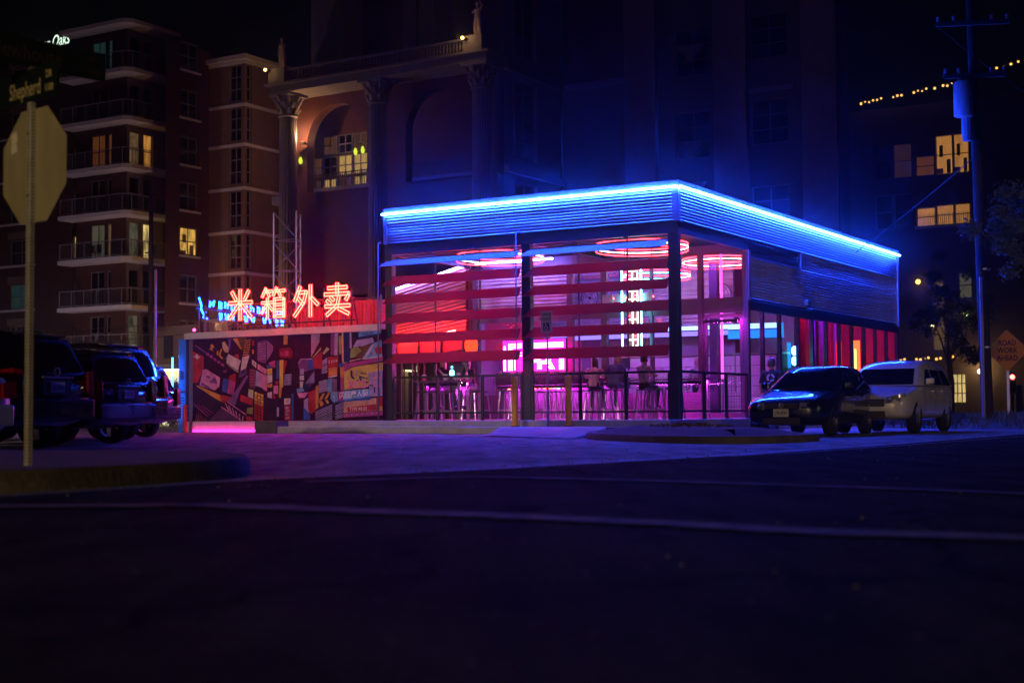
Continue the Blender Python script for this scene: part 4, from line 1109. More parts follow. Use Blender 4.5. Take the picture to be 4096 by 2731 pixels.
 ((0.75,0.25,0.5), [(-13.16,1.69),(-12.9,1.61),(-12.9,1.14),(-13.16,1.28)]),
 ((0.22,0.08,0.3), [(-13.26,2.56),(-12.93,2.63),(-12.93,1.94),(-13.26,2.03)]),
 ((0.3,0.15,0.4), [(-12.91,2.62),(-12.67,2.43),(-12.67,2.31),(-12.9,2.02)]),
 ((0.45,0.35,0.65), [(-13.24,2.5),(-12.94,2.53),(-12.94,2.52),(-13.24,2.49)]),
 ((0.45,0.35,0.65), [(-13.24,2.43),(-12.94,2.46),(-12.94,2.45),(-13.24,2.42)]),
 ((0.45,0.35,0.65), [(-13.24,2.36),(-12.94,2.39),(-12.94,2.38),(-13.24,2.35)]),
 ((0.45,0.35,0.65), [(-13.24,2.29),(-12.94,2.32),(-12.94,2.31),(-13.24,2.28)]),
 ((0.45,0.35,0.65), [(-13.24,2.22),(-12.94,2.25),(-12.94,2.24),(-13.24,2.21)]),
 ((0.45,0.35,0.65), [(-13.24,2.15),(-12.94,2.18),(-12.94,2.16),(-13.24,2.14)]),
 ((0.45,0.35,0.65), [(-13.24,2.08),(-12.94,2.11),(-12.94,2.09),(-13.24,2.07)]),
 ((0.5,0.04,0.06), [(-13.46,2.63),(-13.38,2.63),(-13.39,2.47),(-13.46,2.49)]),
 ((0.75,0.3,0.08), [(-13.46,2.35),(-13.39,2.35),(-13.4,2.23),(-13.46,2.24)]),
 ((0.6,0.65,0.3), [(-13.6,1.23),(-13.4,1.19),(-13.42,1.07),(-13.61,1.11)]),
 ((0.72,0.62,0.68), [(-13.61,1.11),(-13.42,1.07),(-13.42,0.95),(-13.61,1.01)]),
 ((0.8,0.55,0.12), [(-13.36,1.15),(-13.27,1.12),(-13.27,1.05),(-13.37,1.07)]),
 ((0.75,0.3,0.08), [(-13.24,1.11),(-13.15,1.09),(-13.15,1.02),(-13.25,1.04)]),
 ((0.8,0.55,0.12), [(-13.13,1.08),(-13.03,1.05),(-13.04,0.98),(-13.13,1.01)]),
 ((0.75,0.3,0.08), [(-13.36,1.06),(-13.27,1.03),(-13.27,0.96),(-13.37,0.98)]),
 ((0.8,0.55,0.12), [(-13.24,1.02),(-13.15,1.0),(-13.15,0.93),(-13.25,0.95)]),
 ((0.75,0.3,0.08), [(-13.13,0.99),(-13.03,0.96),(-13.04,0.9),(-13.13,0.92)]),
 ((0.8,0.55,0.12), [(-13.36,0.97),(-13.26,0.94),(-13.27,0.87),(-13.37,0.9)]),
 ((0.75,0.3,0.08), [(-13.24,0.94),(-13.15,0.91),(-13.15,0.84),(-13.25,0.86)]),
 ((0.8,0.55,0.12), [(-13.13,0.9),(-13.03,0.88),(-13.04,0.81),(-13.13,0.83)]),
 ((0.75,0.3,0.08), [(-13.36,0.88),(-13.26,0.85),(-13.27,0.78),(-13.37,0.81)]),
 ((0.75,0.3,0.08), [(-13.24,0.85),(-13.15,0.82),(-13.15,0.75),(-13.25,0.77)]),
 ((0.75,0.3,0.08), [(-13.13,0.81),(-13.03,0.79),(-13.04,0.72),(-13.13,0.74)]),
 ((0.5,0.04,0.06), [(-13.36,0.79),(-13.26,0.76),(-13.27,0.7),(-13.37,0.72)]),
 ((0.5,0.04,0.06), [(-13.24,0.76),(-13.15,0.73),(-13.15,0.66),(-13.25,0.69)]),
 ((0.5,0.04,0.06), [(-13.13,0.73),(-13.03,0.7),(-13.03,0.63),(-13.13,0.65)]),
 ((0.5,0.04,0.06), [(-13.36,0.7),(-13.26,0.68),(-13.27,0.61),(-13.37,0.63)]),
 ((0.5,0.04,0.06), [(-13.24,0.67),(-13.15,0.64),(-13.15,0.57),(-13.25,0.6)]),
 ((0.5,0.04,0.06), [(-13.12,0.64),(-13.03,0.61),(-13.03,0.54),(-13.13,0.57)]),
 ((0.5,0.04,0.06), [(-13.36,0.61),(-13.26,0.59),(-13.27,0.52),(-13.37,0.54)]),
 ((0.5,0.04,0.06), [(-13.24,0.58),(-13.15,0.56),(-13.15,0.49),(-13.25,0.51)]),
 ((0.5,0.04,0.06), [(-13.12,0.55),(-13.03,0.52),(-13.03,0.45),(-13.13,0.48)]),
 ((0.5,0.04,0.06), [(-13.36,0.53),(-13.26,0.5),(-13.27,0.43),(-13.37,0.45)]),
 ((0.5,0.04,0.06), [(-13.24,0.49),(-13.15,0.47),(-13.15,0.4),(-13.25,0.42)]),
 ((0.5,0.04,0.06), [(-13.12,0.46),(-13.03,0.43),(-13.03,0.37),(-13.13,0.39)]),
 ((0.5,0.04,0.06), [(-13.36,0.44),(-13.26,0.41),(-13.27,0.34),(-13.37,0.36)]),
 ((0.5,0.04,0.06), [(-13.24,0.4),(-13.15,0.38),(-13.15,0.31),(-13.25,0.33)]),
 ((0.5,0.04,0.06), [(-13.12,0.37),(-13.03,0.35),(-13.03,0.28),(-13.13,0.3)]),
 ((0.5,0.04,0.06), [(-13.89,1.07),(-13.42,0.93),(-13.44,0.75),(-13.91,0.88)]),
 ((0.3,0.3,0.1), [(-13.65,0.68),(-13.41,0.71),(-13.43,0.5),(-13.66,0.52)]),
 ((0.5,0.04,0.06), [(-13.67,0.46),(-13.44,0.4),(-13.44,0.31),(-13.67,0.31)]),
 ((0.8,0.55,0.12), [(-12.89,1.79),(-12.7,1.81),(-12.7,1.65),(-12.88,1.62)]),
 ((0.72,0.62,0.68), [(-12.88,1.61),(-12.7,1.64),(-12.7,1.41),(-12.88,1.37)]),
 ((0.75,0.3,0.08), [(-12.88,1.35),(-12.7,1.37),(-12.7,1.26),(-12.88,1.26)]),
 ((0.72,0.62,0.68), [(-12.88,1.11),(-12.71,1.14),(-12.71,0.94),(-12.87,0.98)]),
 ((0.06,0.12,0.5), [(-12.91,1.89),(-12.72,1.94),(-12.72,1.83),(-12.9,1.81)]),
 ((0.5,0.08,0.3), [(-12.85,1.96),(-12.59,2.03),(-12.57,1.82),(-12.67,1.82)]),
 ((0.06,0.12,0.5), [(-12.54,2.01),(-12.44,2.01),(-12.47,1.5),(-12.54,1.49)]),
 ((0.8,0.55,0.12), [(-12.43,2.03),(-12.29,2.03),(-12.29,1.27),(-12.43,1.25)]),
 ((0.5,0.04,0.06), [(-12.29,2.03),(-12.14,2.0),(-12.24,1.66),(-12.29,1.62)]),
 ((0.75,0.3,0.08), [(-12.44,1.25),(-12.34,1.26),(-12.37,0.96),(-12.45,0.96)]),
 ((0.75,0.3,0.08), [(-12.27,2.75),(-12.11,2.75),(-12.14,2.47),(-12.28,2.47)]),
 ((0.25,0.02,0.05), [(-12.44,2.36),(-12.04,2.38),(-11.94,2.27),(-11.96,2.1),(-12.06,2.06),(-12.42,2.11)]),
 ((0.5,0.08,0.3), [(-12.39,2.26),(-12.35,2.27),(-12.35,2.15),(-12.39,2.15)]),
 ((0.5,0.08,0.3), [(-12.32,2.27),(-12.28,2.27),(-12.28,2.14),(-12.32,2.14)]),
 ((0.5,0.08,0.3), [(-12.24,2.29),(-12.09,2.29),(-12.09,2.14),(-12.24,2.14)]),
 ((0.45,0.35,0.65), [(-12.24,1.62),(-11.98,1.63),(-11.99,1.32),(-12.25,1.32)]),
 ((0.05,0.02,0.06), [(-12.21,1.59),(-12.17,1.59),(-12.17,1.56),(-12.21,1.56)]),
 ((0.05,0.02,0.06), [(-12.15,1.59),(-12.12,1.58),(-12.12,1.56),(-12.15,1.56)]),
 ((0.05,0.02,0.06), [(-12.09,1.58),(-12.06,1.58),(-12.06,1.55),(-12.09,1.56)]),
 ((0.05,0.02,0.06), [(-12.04,1.58),(-12.0,1.58),(-12.0,1.55),(-12.04,1.55)]),
 ((0.05,0.02,0.06), [(-12.21,1.53),(-12.17,1.53),(-12.17,1.5),(-12.21,1.5)]),
 ((0.05,0.02,0.06), [(-12.15,1.53),(-12.12,1.53),(-12.12,1.5),(-12.15,1.5)]),
 ((0.05,0.02,0.06), [(-12.09,1.53),(-12.06,1.53),(-12.06,1.5),(-12.09,1.5)]),
 ((0.05,0.02,0.06), [(-12.04,1.53),(-12.0,1.53),(-12.0,1.5),(-12.04,1.5)]),
 ((0.05,0.02,0.06), [(-12.21,1.48),(-12.17,1.48),(-12.17,1.45),(-12.21,1.45)]),
 ((0.05,0.02,0.06), [(-12.15,1.48),(-12.12,1.48),(-12.12,1.45),(-12.15,1.45)]),
 ((0.05,0.02,0.06), [(-12.09,1.48),(-12.06,1.48),(-12.06,1.45),(-12.09,1.45)]),
 ((0.05,0.02,0.06), [(-12.04,1.48),(-12.0,1.48),(-12.0,1.45),(-12.04,1.45)]),
 ((0.05,0.02,0.06), [(-12.21,1.43),(-12.17,1.43),(-12.17,1.4),(-12.21,1.4)]),
 ((0.05,0.02,0.06), [(-12.15,1.43),(-12.12,1.43),(-12.12,1.4),(-12.15,1.4)]),
 ((0.05,0.02,0.06), [(-12.09,1.43),(-12.06,1.43),(-12.06,1.4),(-12.09,1.4)]),
 ((0.05,0.02,0.06), [(-12.04,1.43),(-12.0,1.43),(-12.0,1.4),(-12.04,1.4)]),
 ((0.05,0.02,0.06), [(-12.21,1.38),(-12.17,1.38),(-12.17,1.35),(-12.21,1.35)]),
 ((0.05,0.02,0.06), [(-12.15,1.38),(-12.12,1.37),(-12.12,1.35),(-12.15,1.35)]),
 ((0.05,0.02,0.06), [(-12.09,1.37),(-12.06,1.37),(-12.06,1.34),(-12.09,1.35)]),
 ((0.05,0.02,0.06), [(-12.04,1.37),(-12.0,1.37),(-12.0,1.34),(-12.04,1.34)]),
 ((0.5,0.04,0.06), [(-12.57,1.43),(-12.44,1.44),(-12.47,1.33),(-12.58,1.33)]),
 ((0.75,0.25,0.5), [(-12.64,1.31),(-12.47,1.31),(-12.47,1.07),(-12.64,1.08)]),
 ((0.5,0.04,0.06), [(-12.67,1.08),(-12.54,0.96),(-12.59,0.93),(-12.67,0.94)]),
 ((0.05,0.02,0.06), [(-12.89,0.92),(-12.49,0.92),(-12.49,0.32),(-12.89,0.32)]),
 ((0.45,0.35,0.65), [(-12.52,0.69),(-12.44,0.69),(-12.44,0.43),(-12.52,0.43)]),
 ((0.72,0.62,0.68), [(-12.25,0.94),(-12.01,0.94),(-12.03,0.78),(-12.25,0.76)]),
 ((0.75,0.3,0.08), [(-12.21,0.9),(-12.06,0.9),(-12.14,0.8)]),
 ((0.5,0.04,0.06), [(-12.24,0.74),(-12.01,0.76),(-12.01,0.33),(-12.24,0.33)]),
 ((0.45,0.35,0.65), [(-12.21,0.7),(-12.09,0.7),(-12.09,0.65),(-12.19,0.63)]),
 ((0.45,0.35,0.65), [(-12.16,0.61),(-12.06,0.61),(-12.09,0.56),(-12.19,0.54)]),
 ((0.45,0.35,0.65), [(-12.21,0.52),(-12.09,0.52),(-12.09,0.47),(-12.19,0.45)]),
 ((0.45,0.35,0.65), [(-12.16,0.42),(-12.06,0.42),(-12.09,0.37),(-12.19,0.36)]),
 ((0.06,0.12,0.5), [(-11.98,1.07),(-11.9,1.07),(-11.91,0.33),(-11.98,0.33)]),
 ((0.05,0.01,0.05), [(-11.86,2.75),(-8.63,2.77),(-8.64,0.34),(-11.85,0.31)]),
 ((0.5,0.3,0.5), [(-11.27,2.75),(-10.95,2.76),(-10.98,2.49),(-11.27,2.08)]),
 ((0.22,0.08,0.3), [(-10.57,2.75),(-10.3,2.76),(-10.33,2.13),(-10.57,2.12)]),
 ((0.45,0.35,0.65), [(-10.43,2.74),(-10.31,2.76),(-10.33,2.11),(-10.45,2.11)]),
 ((0.3,0.4,0.12), [(-10.29,2.64),(-10.17,2.66),(-10.21,2.14),(-10.28,2.13)]),
 ((0.75,0.45,0.3), [(-10.19,2.75),(-10.13,2.75),(-10.12,1.9),(-10.18,1.95)]),
 ((0.75,0.45,0.3), [(-10.17,1.92),(-9.52,2.01),(-9.52,1.98),(-10.13,1.88)]),
 ((0.03,0.04,0.15), [(-10.11,2.73),(-9.91,2.74),(-9.91,1.91),(-10.12,1.91)]),
 ((0.45,0.35,0.65), [(-9.91,2.74),(-9.85,2.74),(-9.84,2.29),(-9.91,2.29)]),
 ((0.05,0.02,0.06), [(-9.84,2.74),(-9.61,2.75),(-9.61,2.58),(-9.84,2.3)]),
 ((0.2,0.4,0.75), [(-9.6,2.76),(-8.82,2.78),(-8.84,2.67),(-9.6,2.59)]),
 ((0.45,0.35,0.65), [(-9.66,2.51),(-9.12,2.56),(-9.07,2.43),(-9.52,2.33),(-9.8,2.32)]),
 ((0.03,0.04,0.15), [(-9.61,2.57),(-8.84,2.68),(-8.84,2.61),(-9.63,2.51)]),
 ((0.3,0.4,0.12), [(-9.87,2.27),(-9.64,2.34),(-9.49,2.22),(-9.75,2.04),(-9.9,2.02)]),
 ((0.2,0.08,0.05), [(-9.54,2.33),(-9.17,2.38),(-9.47,1.99),(-9.75,2.04),(-9.52,2.2)]),
 ((0.2,0.4,0.75), [(-9.17,2.37),(-8.82,2.5),(-8.8,2.01),(-9.5,1.97)]),
 ((0.72,0.62,0.68), [(-9.12,2.38),(-9.06,2.38),(-9.38,1.99),(-9.44,1.99)]),
 ((0.5,0.04,0.06), [(-9.07,2.24),(-8.96,2.32),(-8.8,2.29),(-8.82,2.11),(-9.0,2.11)]),
 ((0.5,0.04,0.06), [(-9.2,2.15),(-9.13,2.17),(-9.13,2.09),(-9.19,2.09)]),
 ((0.72,0.62,0.68), [(-9.47,1.99),(-8.8,2.08),(-8.8,2.02),(-9.47,1.97)]),
 ((0.5,0.08,0.3), [(-10.13,1.86),(-8.77,2.03),(-8.77,1.92),(-9.85,1.78),(-10.11,1.63)]),
 ((0.8,0.55,0.12), [(-10.11,1.63),(-9.8,1.77),(-8.77,1.88),(-8.78,1.62),(-9.26,1.61),(-9.26,1.22),(-10.1,1.15)]),
 ((0.75,0.3,0.08), [(-10.25,1.79),(-10.11,1.78),(-10.12,1.5),(-10.23,1.5)]),
 ((0.5,0.08,0.3), [(-10.23,1.5),(-10.12,1.5),(-10.12,1.12),(-10.23,1.16)]),
 ((0.06,0.12,0.5), [(-10.3,1.88),(-10.13,1.91),(-10.13,1.8),(-10.3,1.8)]),
 ((0.5,0.04,0.06), [(-10.66,2.08),(-10.3,2.09),(-10.34,1.54),(-10.66,1.49)]),
 ((0.75,0.3,0.08), [(-10.64,1.76),(-10.35,1.79),(-10.35,1.58),(-10.64,1.54)]),
 ((0.72,0.62,0.68), [(-10.65,1.52),(-10.35,1.57),(-10.35,1.53),(-10.65,1.49)]),
 ((0.45,0.35,0.65), [(-10.86,1.97),(-10.69,2.06),(-10.69,1.89),(-10.87,1.84)]),
 ((0.45,0.35,0.65), [(-10.88,1.8),(-10.69,1.87),(-10.69,1.64),(-10.89,1.61)]),
 ((0.05,0.02,0.06), [(-10.87,1.93),(-10.69,2.0),(-10.69,1.99),(-10.87,1.92)]),
 ((0.05,0.02,0.06), [(-10.87,1.88),(-10.69,1.95),(-10.69,1.94),(-10.87,1.86)]),
 ((0.05,0.02,0.06), [(-10.87,1.83),(-10.69,1.9),(-10.69,1.88),(-10.87,1.81)]),
 ((0.05,0.02,0.06), [(-10.87,1.77),(-10.69,1.84),(-10.69,1.83),(-10.87,1.76)]),
 ((0.05,0.02,0.06), [(-10.87,1.72),(-10.69,1.79),(-10.69,1.78),(-10.87,1.7)]),
 ((0.05,0.02,0.06), [(-10.87,1.67),(-10.69,1.74),(-10.69,1.72),(-10.87,1.65)]),
 ((0.2,0.4,0.75), [(-10.68,1.45),(-10.52,1.48),(-10.53,1.09),(-10.69,1.1)]),
 ((0.25,0.12,0.25), [(-10.51,1.47),(-10.35,1.46),(-10.35,1.12),(-10.51,1.11)]),
 ((0.45,0.45,0.2), [(-10.91,2.36),(-10.91,2.28),(-11.2,2.06),(-11.22,2.08)]),
 ((0.5,0.5,0.25), [(-10.71,2.35),(-10.61,2.29),(-10.81,2.14),(-10.86,2.18)]),
 ((0.5,0.04,0.06), [(-11.17,2.07),(-10.88,2.24),(-10.86,1.76),(-11.17,1.75)]),
 ((0.22,0.08,0.3), [(-11.72,1.99),(-11.49,2.04),(-11.17,2.04),(-11.15,1.75),(-11.5,1.68),(-11.72,1.8)]),
 ((0.06,0.12,0.5), [(-11.4,1.97),(-11.22,2.02),(-11.2,1.75),(-11.35,1.71)]),
 ((0.45,0.35,0.65), [(-11.74,1.92),(-11.64,2.05),(-11.22,2.05),(-11.22,2.02),(-11.63,2.02),(-11.71,1.91)]),
 ((0.45,0.35,0.65), [(-11.67,1.76),(-11.52,1.76),(-11.53,1.6),(-11.67,1.6)]),
 ((0.72,0.62,0.68), [(-11.68,1.57),(-11.52,1.58),(-11.52,1.45),(-11.67,1.45)]),
 ((0.72,0.62,0.68), [(-11.67,1.41),(-11.54,1.41),(-11.57,1.24),(-11.67,1.24)]),
 ((0.12,0.06,0.2), [(-11.5,1.33),(-11.15,1.75),(-11.13,1.38),(-11.32,1.25)]),
 ((0.45,0.35,0.65), [(-11.46,1.35),(-11.43,1.35),(-11.15,1.65),(-11.15,1.67)]),
 ((0.45,0.35,0.65), [(-11.4,1.35),(-11.38,1.35),(-11.15,1.6),(-11.15,1.63)]),
 ((0.45,0.35,0.65), [(-11.35,1.36),(-11.32,1.36),(-11.15,1.55),(-11.15,1.58)]),
 ((0.45,0.35,0.65), [(-11.3,1.36),(-11.27,1.36),(-11.15,1.5),(-11.15,1.53)]),
 ((0.45,0.35,0.65), [(-11.24,1.36),(-11.22,1.36),(-11.15,1.45),(-11.15,1.49)]),
 ((0.45,0.35,0.65), [(-11.19,1.36),(-11.16,1.36),(-11.15,1.4),(-11.15,1.44)]),
 ((0.03,0.04,0.15), [(-11.56,1.29),(-11.47,1.35),(-11.37,1.31),(-11.36,1.19),(-11.47,1.14),(-11.56,1.19)]),
 ((0.2,0.4,0.75), [(-11.79,1.2),(-11.57,1.24),(-11.5,1.14),(-11.77,1.1)]),
 ((0.75,0.25,0.5), [(-11.77,1.09),(-11.35,1.1),(-11.5,0.95),(-11.69,0.95)]),
 ((0.05,0.02,0.06), [(-11.97,1.67),(-11.72,1.72),(-11.69,1.3),(-11.98,1.3)]),
 ((0.75,0.3,0.08), [(-11.1,1.27),(-10.99,1.3),(-11.0,0.67),(-11.1,0.62)]),
 ((0.5,0.04,0.06), [(-11.35,1.1),(-11.1,1.19),(-11.1,0.6),(-11.25,0.5),(-11.37,0.58)]),
 ((0.45,0.35,0.65), [(-11.52,0.89),(-11.37,0.95),(-11.37,0.6),(-11.3,0.48),(-11.3,0.34),(-11.53,0.33)]),
 ((0.06,0.12,0.5), [(-11.52,0.68),(-11.3,0.5),(-11.3,0.34),(-11.53,0.33)]),
 ((0.4,0.3,0.5), [(-10.99,1.4),(-10.69,1.45),(-10.69,1.13),(-10.98,1.08)]),
 ((0.2,0.1,0.25), [(-10.98,1.34),(-10.83,1.39),(-10.69,1.34),(-10.69,1.32),(-10.83,1.37),(-10.98,1.32)]),
 ((0.2,0.1,0.25), [(-10.98,1.27),(-10.83,1.32),(-10.69,1.27),(-10.69,1.25),(-10.83,1.3),(-10.98,1.25)]),
 ((0.2,0.1,0.25), [(-10.98,1.2),(-10.83,1.25),(-10.69,1.2),(-10.69,1.18),(-10.83,1.23),(-10.98,1.18)]),
 ((0.2,0.1,0.25), [(-10.98,1.12),(-10.83,1.18),(-10.69,1.13),(-10.69,1.12),(-10.83,1.16),(-10.98,1.11)]),
 ((0.05,0.02,0.06), [(-10.98,1.07),(-10.57,1.11),(-10.52,0.84),(-11.0,0.67)]),
 ((0.75,0.3,0.08), [(-10.86,1.05),(-10.76,1.08),(-10.88,0.88),(-10.98,0.88)]),
 ((0.75,0.3,0.08), [(-10.66,1.08),(-10.57,1.11),(-10.69,0.92),(-10.79,0.9)]),
 ((0.75,0.3,0.08), [(-10.98,0.86),(-10.88,0.86),(-10.81,0.77),(-10.91,0.69)]),
 ((0.75,0.3,0.08), [(-10.76,0.88),(-10.69,0.89),(-10.62,0.8),(-10.69,0.77)]),
 ((0.05,0.02,0.06), [(-11.15,0.56),(-10.5,0.78),(-10.11,0.84),(-10.11,0.35),(-11.15,0.32)]),
 ((0.45,0.35,0.65), [(-11.11,0.55),(-10.52,0.75),(-10.51,0.73),(-11.11,0.53)]),
 ((0.45,0.35,0.65), [(-11.11,0.5),(-10.52,0.7),(-10.51,0.68),(-11.11,0.48)]),
 ((0.45,0.35,0.65), [(-11.11,0.46),(-10.52,0.65),(-10.51,0.63),(-11.11,0.44)]),
 ((0.45,0.35,0.65), [(-11.11,0.41),(-10.52,0.6),(-10.51,0.58),(-11.11,0.39)]),
 ((0.45,0.35,0.65), [(-11.11,0.37),(-10.52,0.56),(-10.51,0.54),(-11.11,0.35)]),
 ((0.45,0.35,0.65), [(-11.11,0.32),(-10.52,0.51),(-10.51,0.49),(-11.11,0.3)]),
 ((0.45,0.35,0.65), [(-11.11,0.27),(-10.52,0.46),(-10.51,0.44),(-11.11,0.25)]),
 ((0.45,0.35,0.65), [(-11.11,0.23),(-10.52,0.41),(-10.51,0.39),(-11.11,0.21)]),
 ((0.45,0.35,0.65), [(-11.11,0.18),(-10.52,0.37),(-10.51,0.35),(-11.11,0.16)]),
 ((0.45,0.35,0.65), [(-10.4,0.72),(-10.12,0.81),(-10.12,0.79),(-10.39,0.69)]),
 ((0.45,0.35,0.65), [(-10.4,0.67),(-10.12,0.76),(-10.12,0.74),(-10.39,0.65)]),
 ((0.45,0.35,0.65), [(-10.4,0.63),(-10.12,0.71),(-10.12,0.69),(-10.4,0.6)]),
 ((0.45,0.35,0.65), [(-10.4,0.58),(-10.12,0.67),(-10.12,0.65),(-10.4,0.56)]),
 ((0.45,0.35,0.65), [(-10.4,0.53),(-10.12,0.62),(-10.12,0.6),(-10.4,0.51)]),
 ((0.45,0.35,0.65), [(-10.4,0.49),(-10.12,0.57),(-10.12,0.55),(-10.4,0.47)]),
 ((0.45,0.35,0.65), [(-10.4,0.44),(-10.12,0.52),(-10.12,0.51),(-10.4,0.42)]),
 ((0.45,0.35,0.65), [(-10.4,0.4),(-10.12,0.48),(-10.12,0.46),(-10.4,0.37)]),
 ((0.45,0.35,0.65), [(-10.4,0.35),(-10.12,0.43),(-10.12,0.41),(-10.4,0.33)]),
 ((0.75,0.4,0.25), [(-10.11,0.84),(-8.99,0.92),(-8.99,0.58),(-10.11,0.52)]),
 ((0.5,0.04,0.06), [(-9.98,0.67),(-9.0,0.75),(-9.0,0.59),(-9.98,0.54)]),
 ((0.5,0.08,0.3), [(-10.11,0.5),(-8.78,0.58),(-8.78,0.45),(-10.11,0.39)]),
 ((0.72,0.62,0.68), [(-10.03,0.47),(-9.99,0.48),(-9.98,0.45),(-10.02,0.45)]),
 ((0.72,0.62,0.68), [(-9.85,0.48),(-9.82,0.49),(-9.8,0.46),(-9.84,0.46)]),
 ((0.72,0.62,0.68), [(-9.68,0.48),(-9.64,0.49),(-9.63,0.47),(-9.66,0.46)]),
 ((0.72,0.62,0.68), [(-9.5,0.49),(-9.46,0.5),(-9.45,0.48),(-9.49,0.47)]),
 ((0.72,0.62,0.68), [(-9.32,0.5),(-9.29,0.51),(-9.28,0.49),(-9.31,0.48)]),
 ((0.72,0.62,0.68), [(-9.15,0.51),(-9.11,0.52),(-9.1,0.5),(-9.14,0.49)]),
 ((0.72,0.62,0.68), [(-8.98,0.52),(-8.94,0.53),(-8.93,0.5),(-8.96,0.5)]),
 ((0.5,0.04,0.06), [(-8.97,0.92),(-8.78,0.95),(-8.78,0.58),(-8.98,0.58)]),
 ((0.8,0.55,0.12), [(-8.89,0.68),(-8.84,0.71),(-8.78,0.67),(-8.78,0.58),(-8.89,0.57)]),
 ((0.45,0.35,0.65), [(-9.24,1.61),(-8.78,1.66),(-8.78,0.97),(-9.22,0.96)]),
 ((0.5,0.08,0.3), [(-9.08,1.61),(-9.04,1.61),(-9.04,1.38),(-9.08,1.38)]),
 ((0.5,0.08,0.3), [(-8.89,1.6),(-8.86,1.6),(-8.86,1.33),(-8.89,1.33)]),
 ((0.03,0.04,0.15), [(-9.24,1.29),(-9.03,1.25),(-9.03,1.05),(-9.07,1.05),(-9.07,1.23),(-9.24,1.26)]),
 ((0.03,0.04,0.15), [(-8.92,1.21),(-8.88,1.21),(-8.88,0.97),(-8.92,0.97)]),
 ((0.2,0.4,0.75), [(-10.57,1.03),(-10.52,1.1),(-10.3,1.11),(-10.3,0.84),(-10.45,0.8),(-10.56,0.9)]),
 ((0.06,0.12,0.5), [(-10.42,0.84),(-9.17,0.94),(-9.17,0.87),(-10.4,0.81)]),
 ((0.4,0.05,0.2), [(-10.32,1.11),(-10.11,1.13),(-10.11,0.86),(-10.32,0.84)]),
 ((0.2,0.4,0.75), [(-10.11,1.13),(-9.22,1.17),(-9.22,0.95),(-10.11,0.86)]),
 ((0.72,0.62,0.68), [(-10.48,1.0),(-10.4,0.96),(-10.48,0.93)]),
 ((0.03,0.04,0.15), [(-9.87,1.68),(-9.81,1.69),(-9.8,1.53),(-9.73,1.47),(-9.73,1.43),(-9.8,1.45),(-9.86,1.51)]),
 ((0.45,0.35,0.65), [(-9.71,1.67),(-9.64,1.69),(-9.64,1.52),(-9.7,1.51)]),
 ((0.03,0.04,0.15), [(-9.53,1.62),(-9.31,1.59),(-9.31,1.56),(-9.52,1.59)]),
 ((0.03,0.04,0.15), [(-9.58,1.53),(-9.27,1.46),(-9.27,1.43),(-9.52,1.47),(-9.47,1.39),(-9.27,1.37),(-9.27,1.32),(-9.47,1.35),(-9.57,1.45)]),
 ((0.03,0.04,0.15), [(-9.65,1.42),(-9.59,1.42),(-9.59,1.38),(-9.65,1.39)]),
]
mb = MB()
for k, (c, pts) in enumerate([(a[0], a[1]) for a in MURAL]):
    mb.col = c; y = .045-.0002*k
    mb.poly([(x, y, z) for x, z in pts])
mb.build('mural_print', printed('mural_paint', .8), mw)
yt = .045-.0002*len(MURAL)-.002
def mtext(body, size, x, z, m, sx=1.0, rot=0.0, mirror=False, bold=.0):
    mb = MB(); cr_, sr_ = math.cos(rot), math.sin(rot)
    add_text(mb, body, size, (x, yt, z), (cr_, 0, sr_), (-sr_, 0, cr_), sx, mirror, bold=bold); mb.build('lettering', m, mw)
LW = mat('paint_white', (.75, .68, .72), .6); LP = mat('paint_pink', (.8, .2, .4), .6); LN = mat('paint_navy', (.03, .03, .12), .6)
mtext('闪回唐人街', .2, -9.76, 1.015, LW, 1.0, .08, bold=.004)
mtext('TYPE RB 03', .12, -9.6, .62, LW, 1.0, .03)
mtext('ЯICE', .27, -9.66, 1.28, LP, 1.05, .0, bold=.008)
mtext('リチ', .1, -10.4, 1.95, LW, 1.0); mtext('スト', .1, -10.56, 1.93, LW, 1.0)
mtext('MATE', .12, -9.25, 2.66, LN, 1.2, .08)
mtext('スーパーナイト', .07, -9.5, .76, mat('paint_rust', (.4, .12, .06), .6), 1.0, .03)
mtext('レロ', .4, -9.12, 1.33, LP, .8)
# led strip at the foot of the wall, added for a pink ground spill
mb = MB(); mb.tube([(-15.6+k*.5, -.14, .02) for k in range(10)], .012, 5); mb.build('added_led_strip', emit('foot_led', (1, .005, .34), 48), mw)
# end pier with its own print; the neon's blue light is in its paint
pr = emp('end_pier', 'tall narrow blue pier painted as neon-lit at the left end of the mural wall', 'pier', W(-16.14, .12), GR)
mb = MB(); mb.box(-.2, .08, -.1, .5, -.02, 2.66); mb.build('pier_body', mat('neon_blue_paint', (.03, .2, .75), .5, var=.2), pr)
mb = MB(); mb.box(-.22, .09, -.12, .52, 2.663, 2.75); mb.build('cap', mat('neon_blue_paint'), pr)
for a in [(-.19, .07, 1.15, 1.2), (-.15, .0, 1.55, 1.8)]+[(-.15, .03, .5+k*.08, .53+k*.08) for k in range(7)]:
    mb = MB(); mb.box(a[0], a[1], -.106, -.101, a[2], a[3]); mb.build('painted_bar', mat('navy_paint', (.02, .03, .12), .6), pr)
mb = MB(); mb.tube([(-.28, -.28, .4), (-.28, -.28, 2.2)], .02, 6); mb.build('blue_tube', emit('pier_tube', (.02, .2, 1), 24), pr); mb = MB(); mb.box(-.3, -.2, -.27, -.1, 1.2, 1.24); mb.build('bracket', M_black, pr)
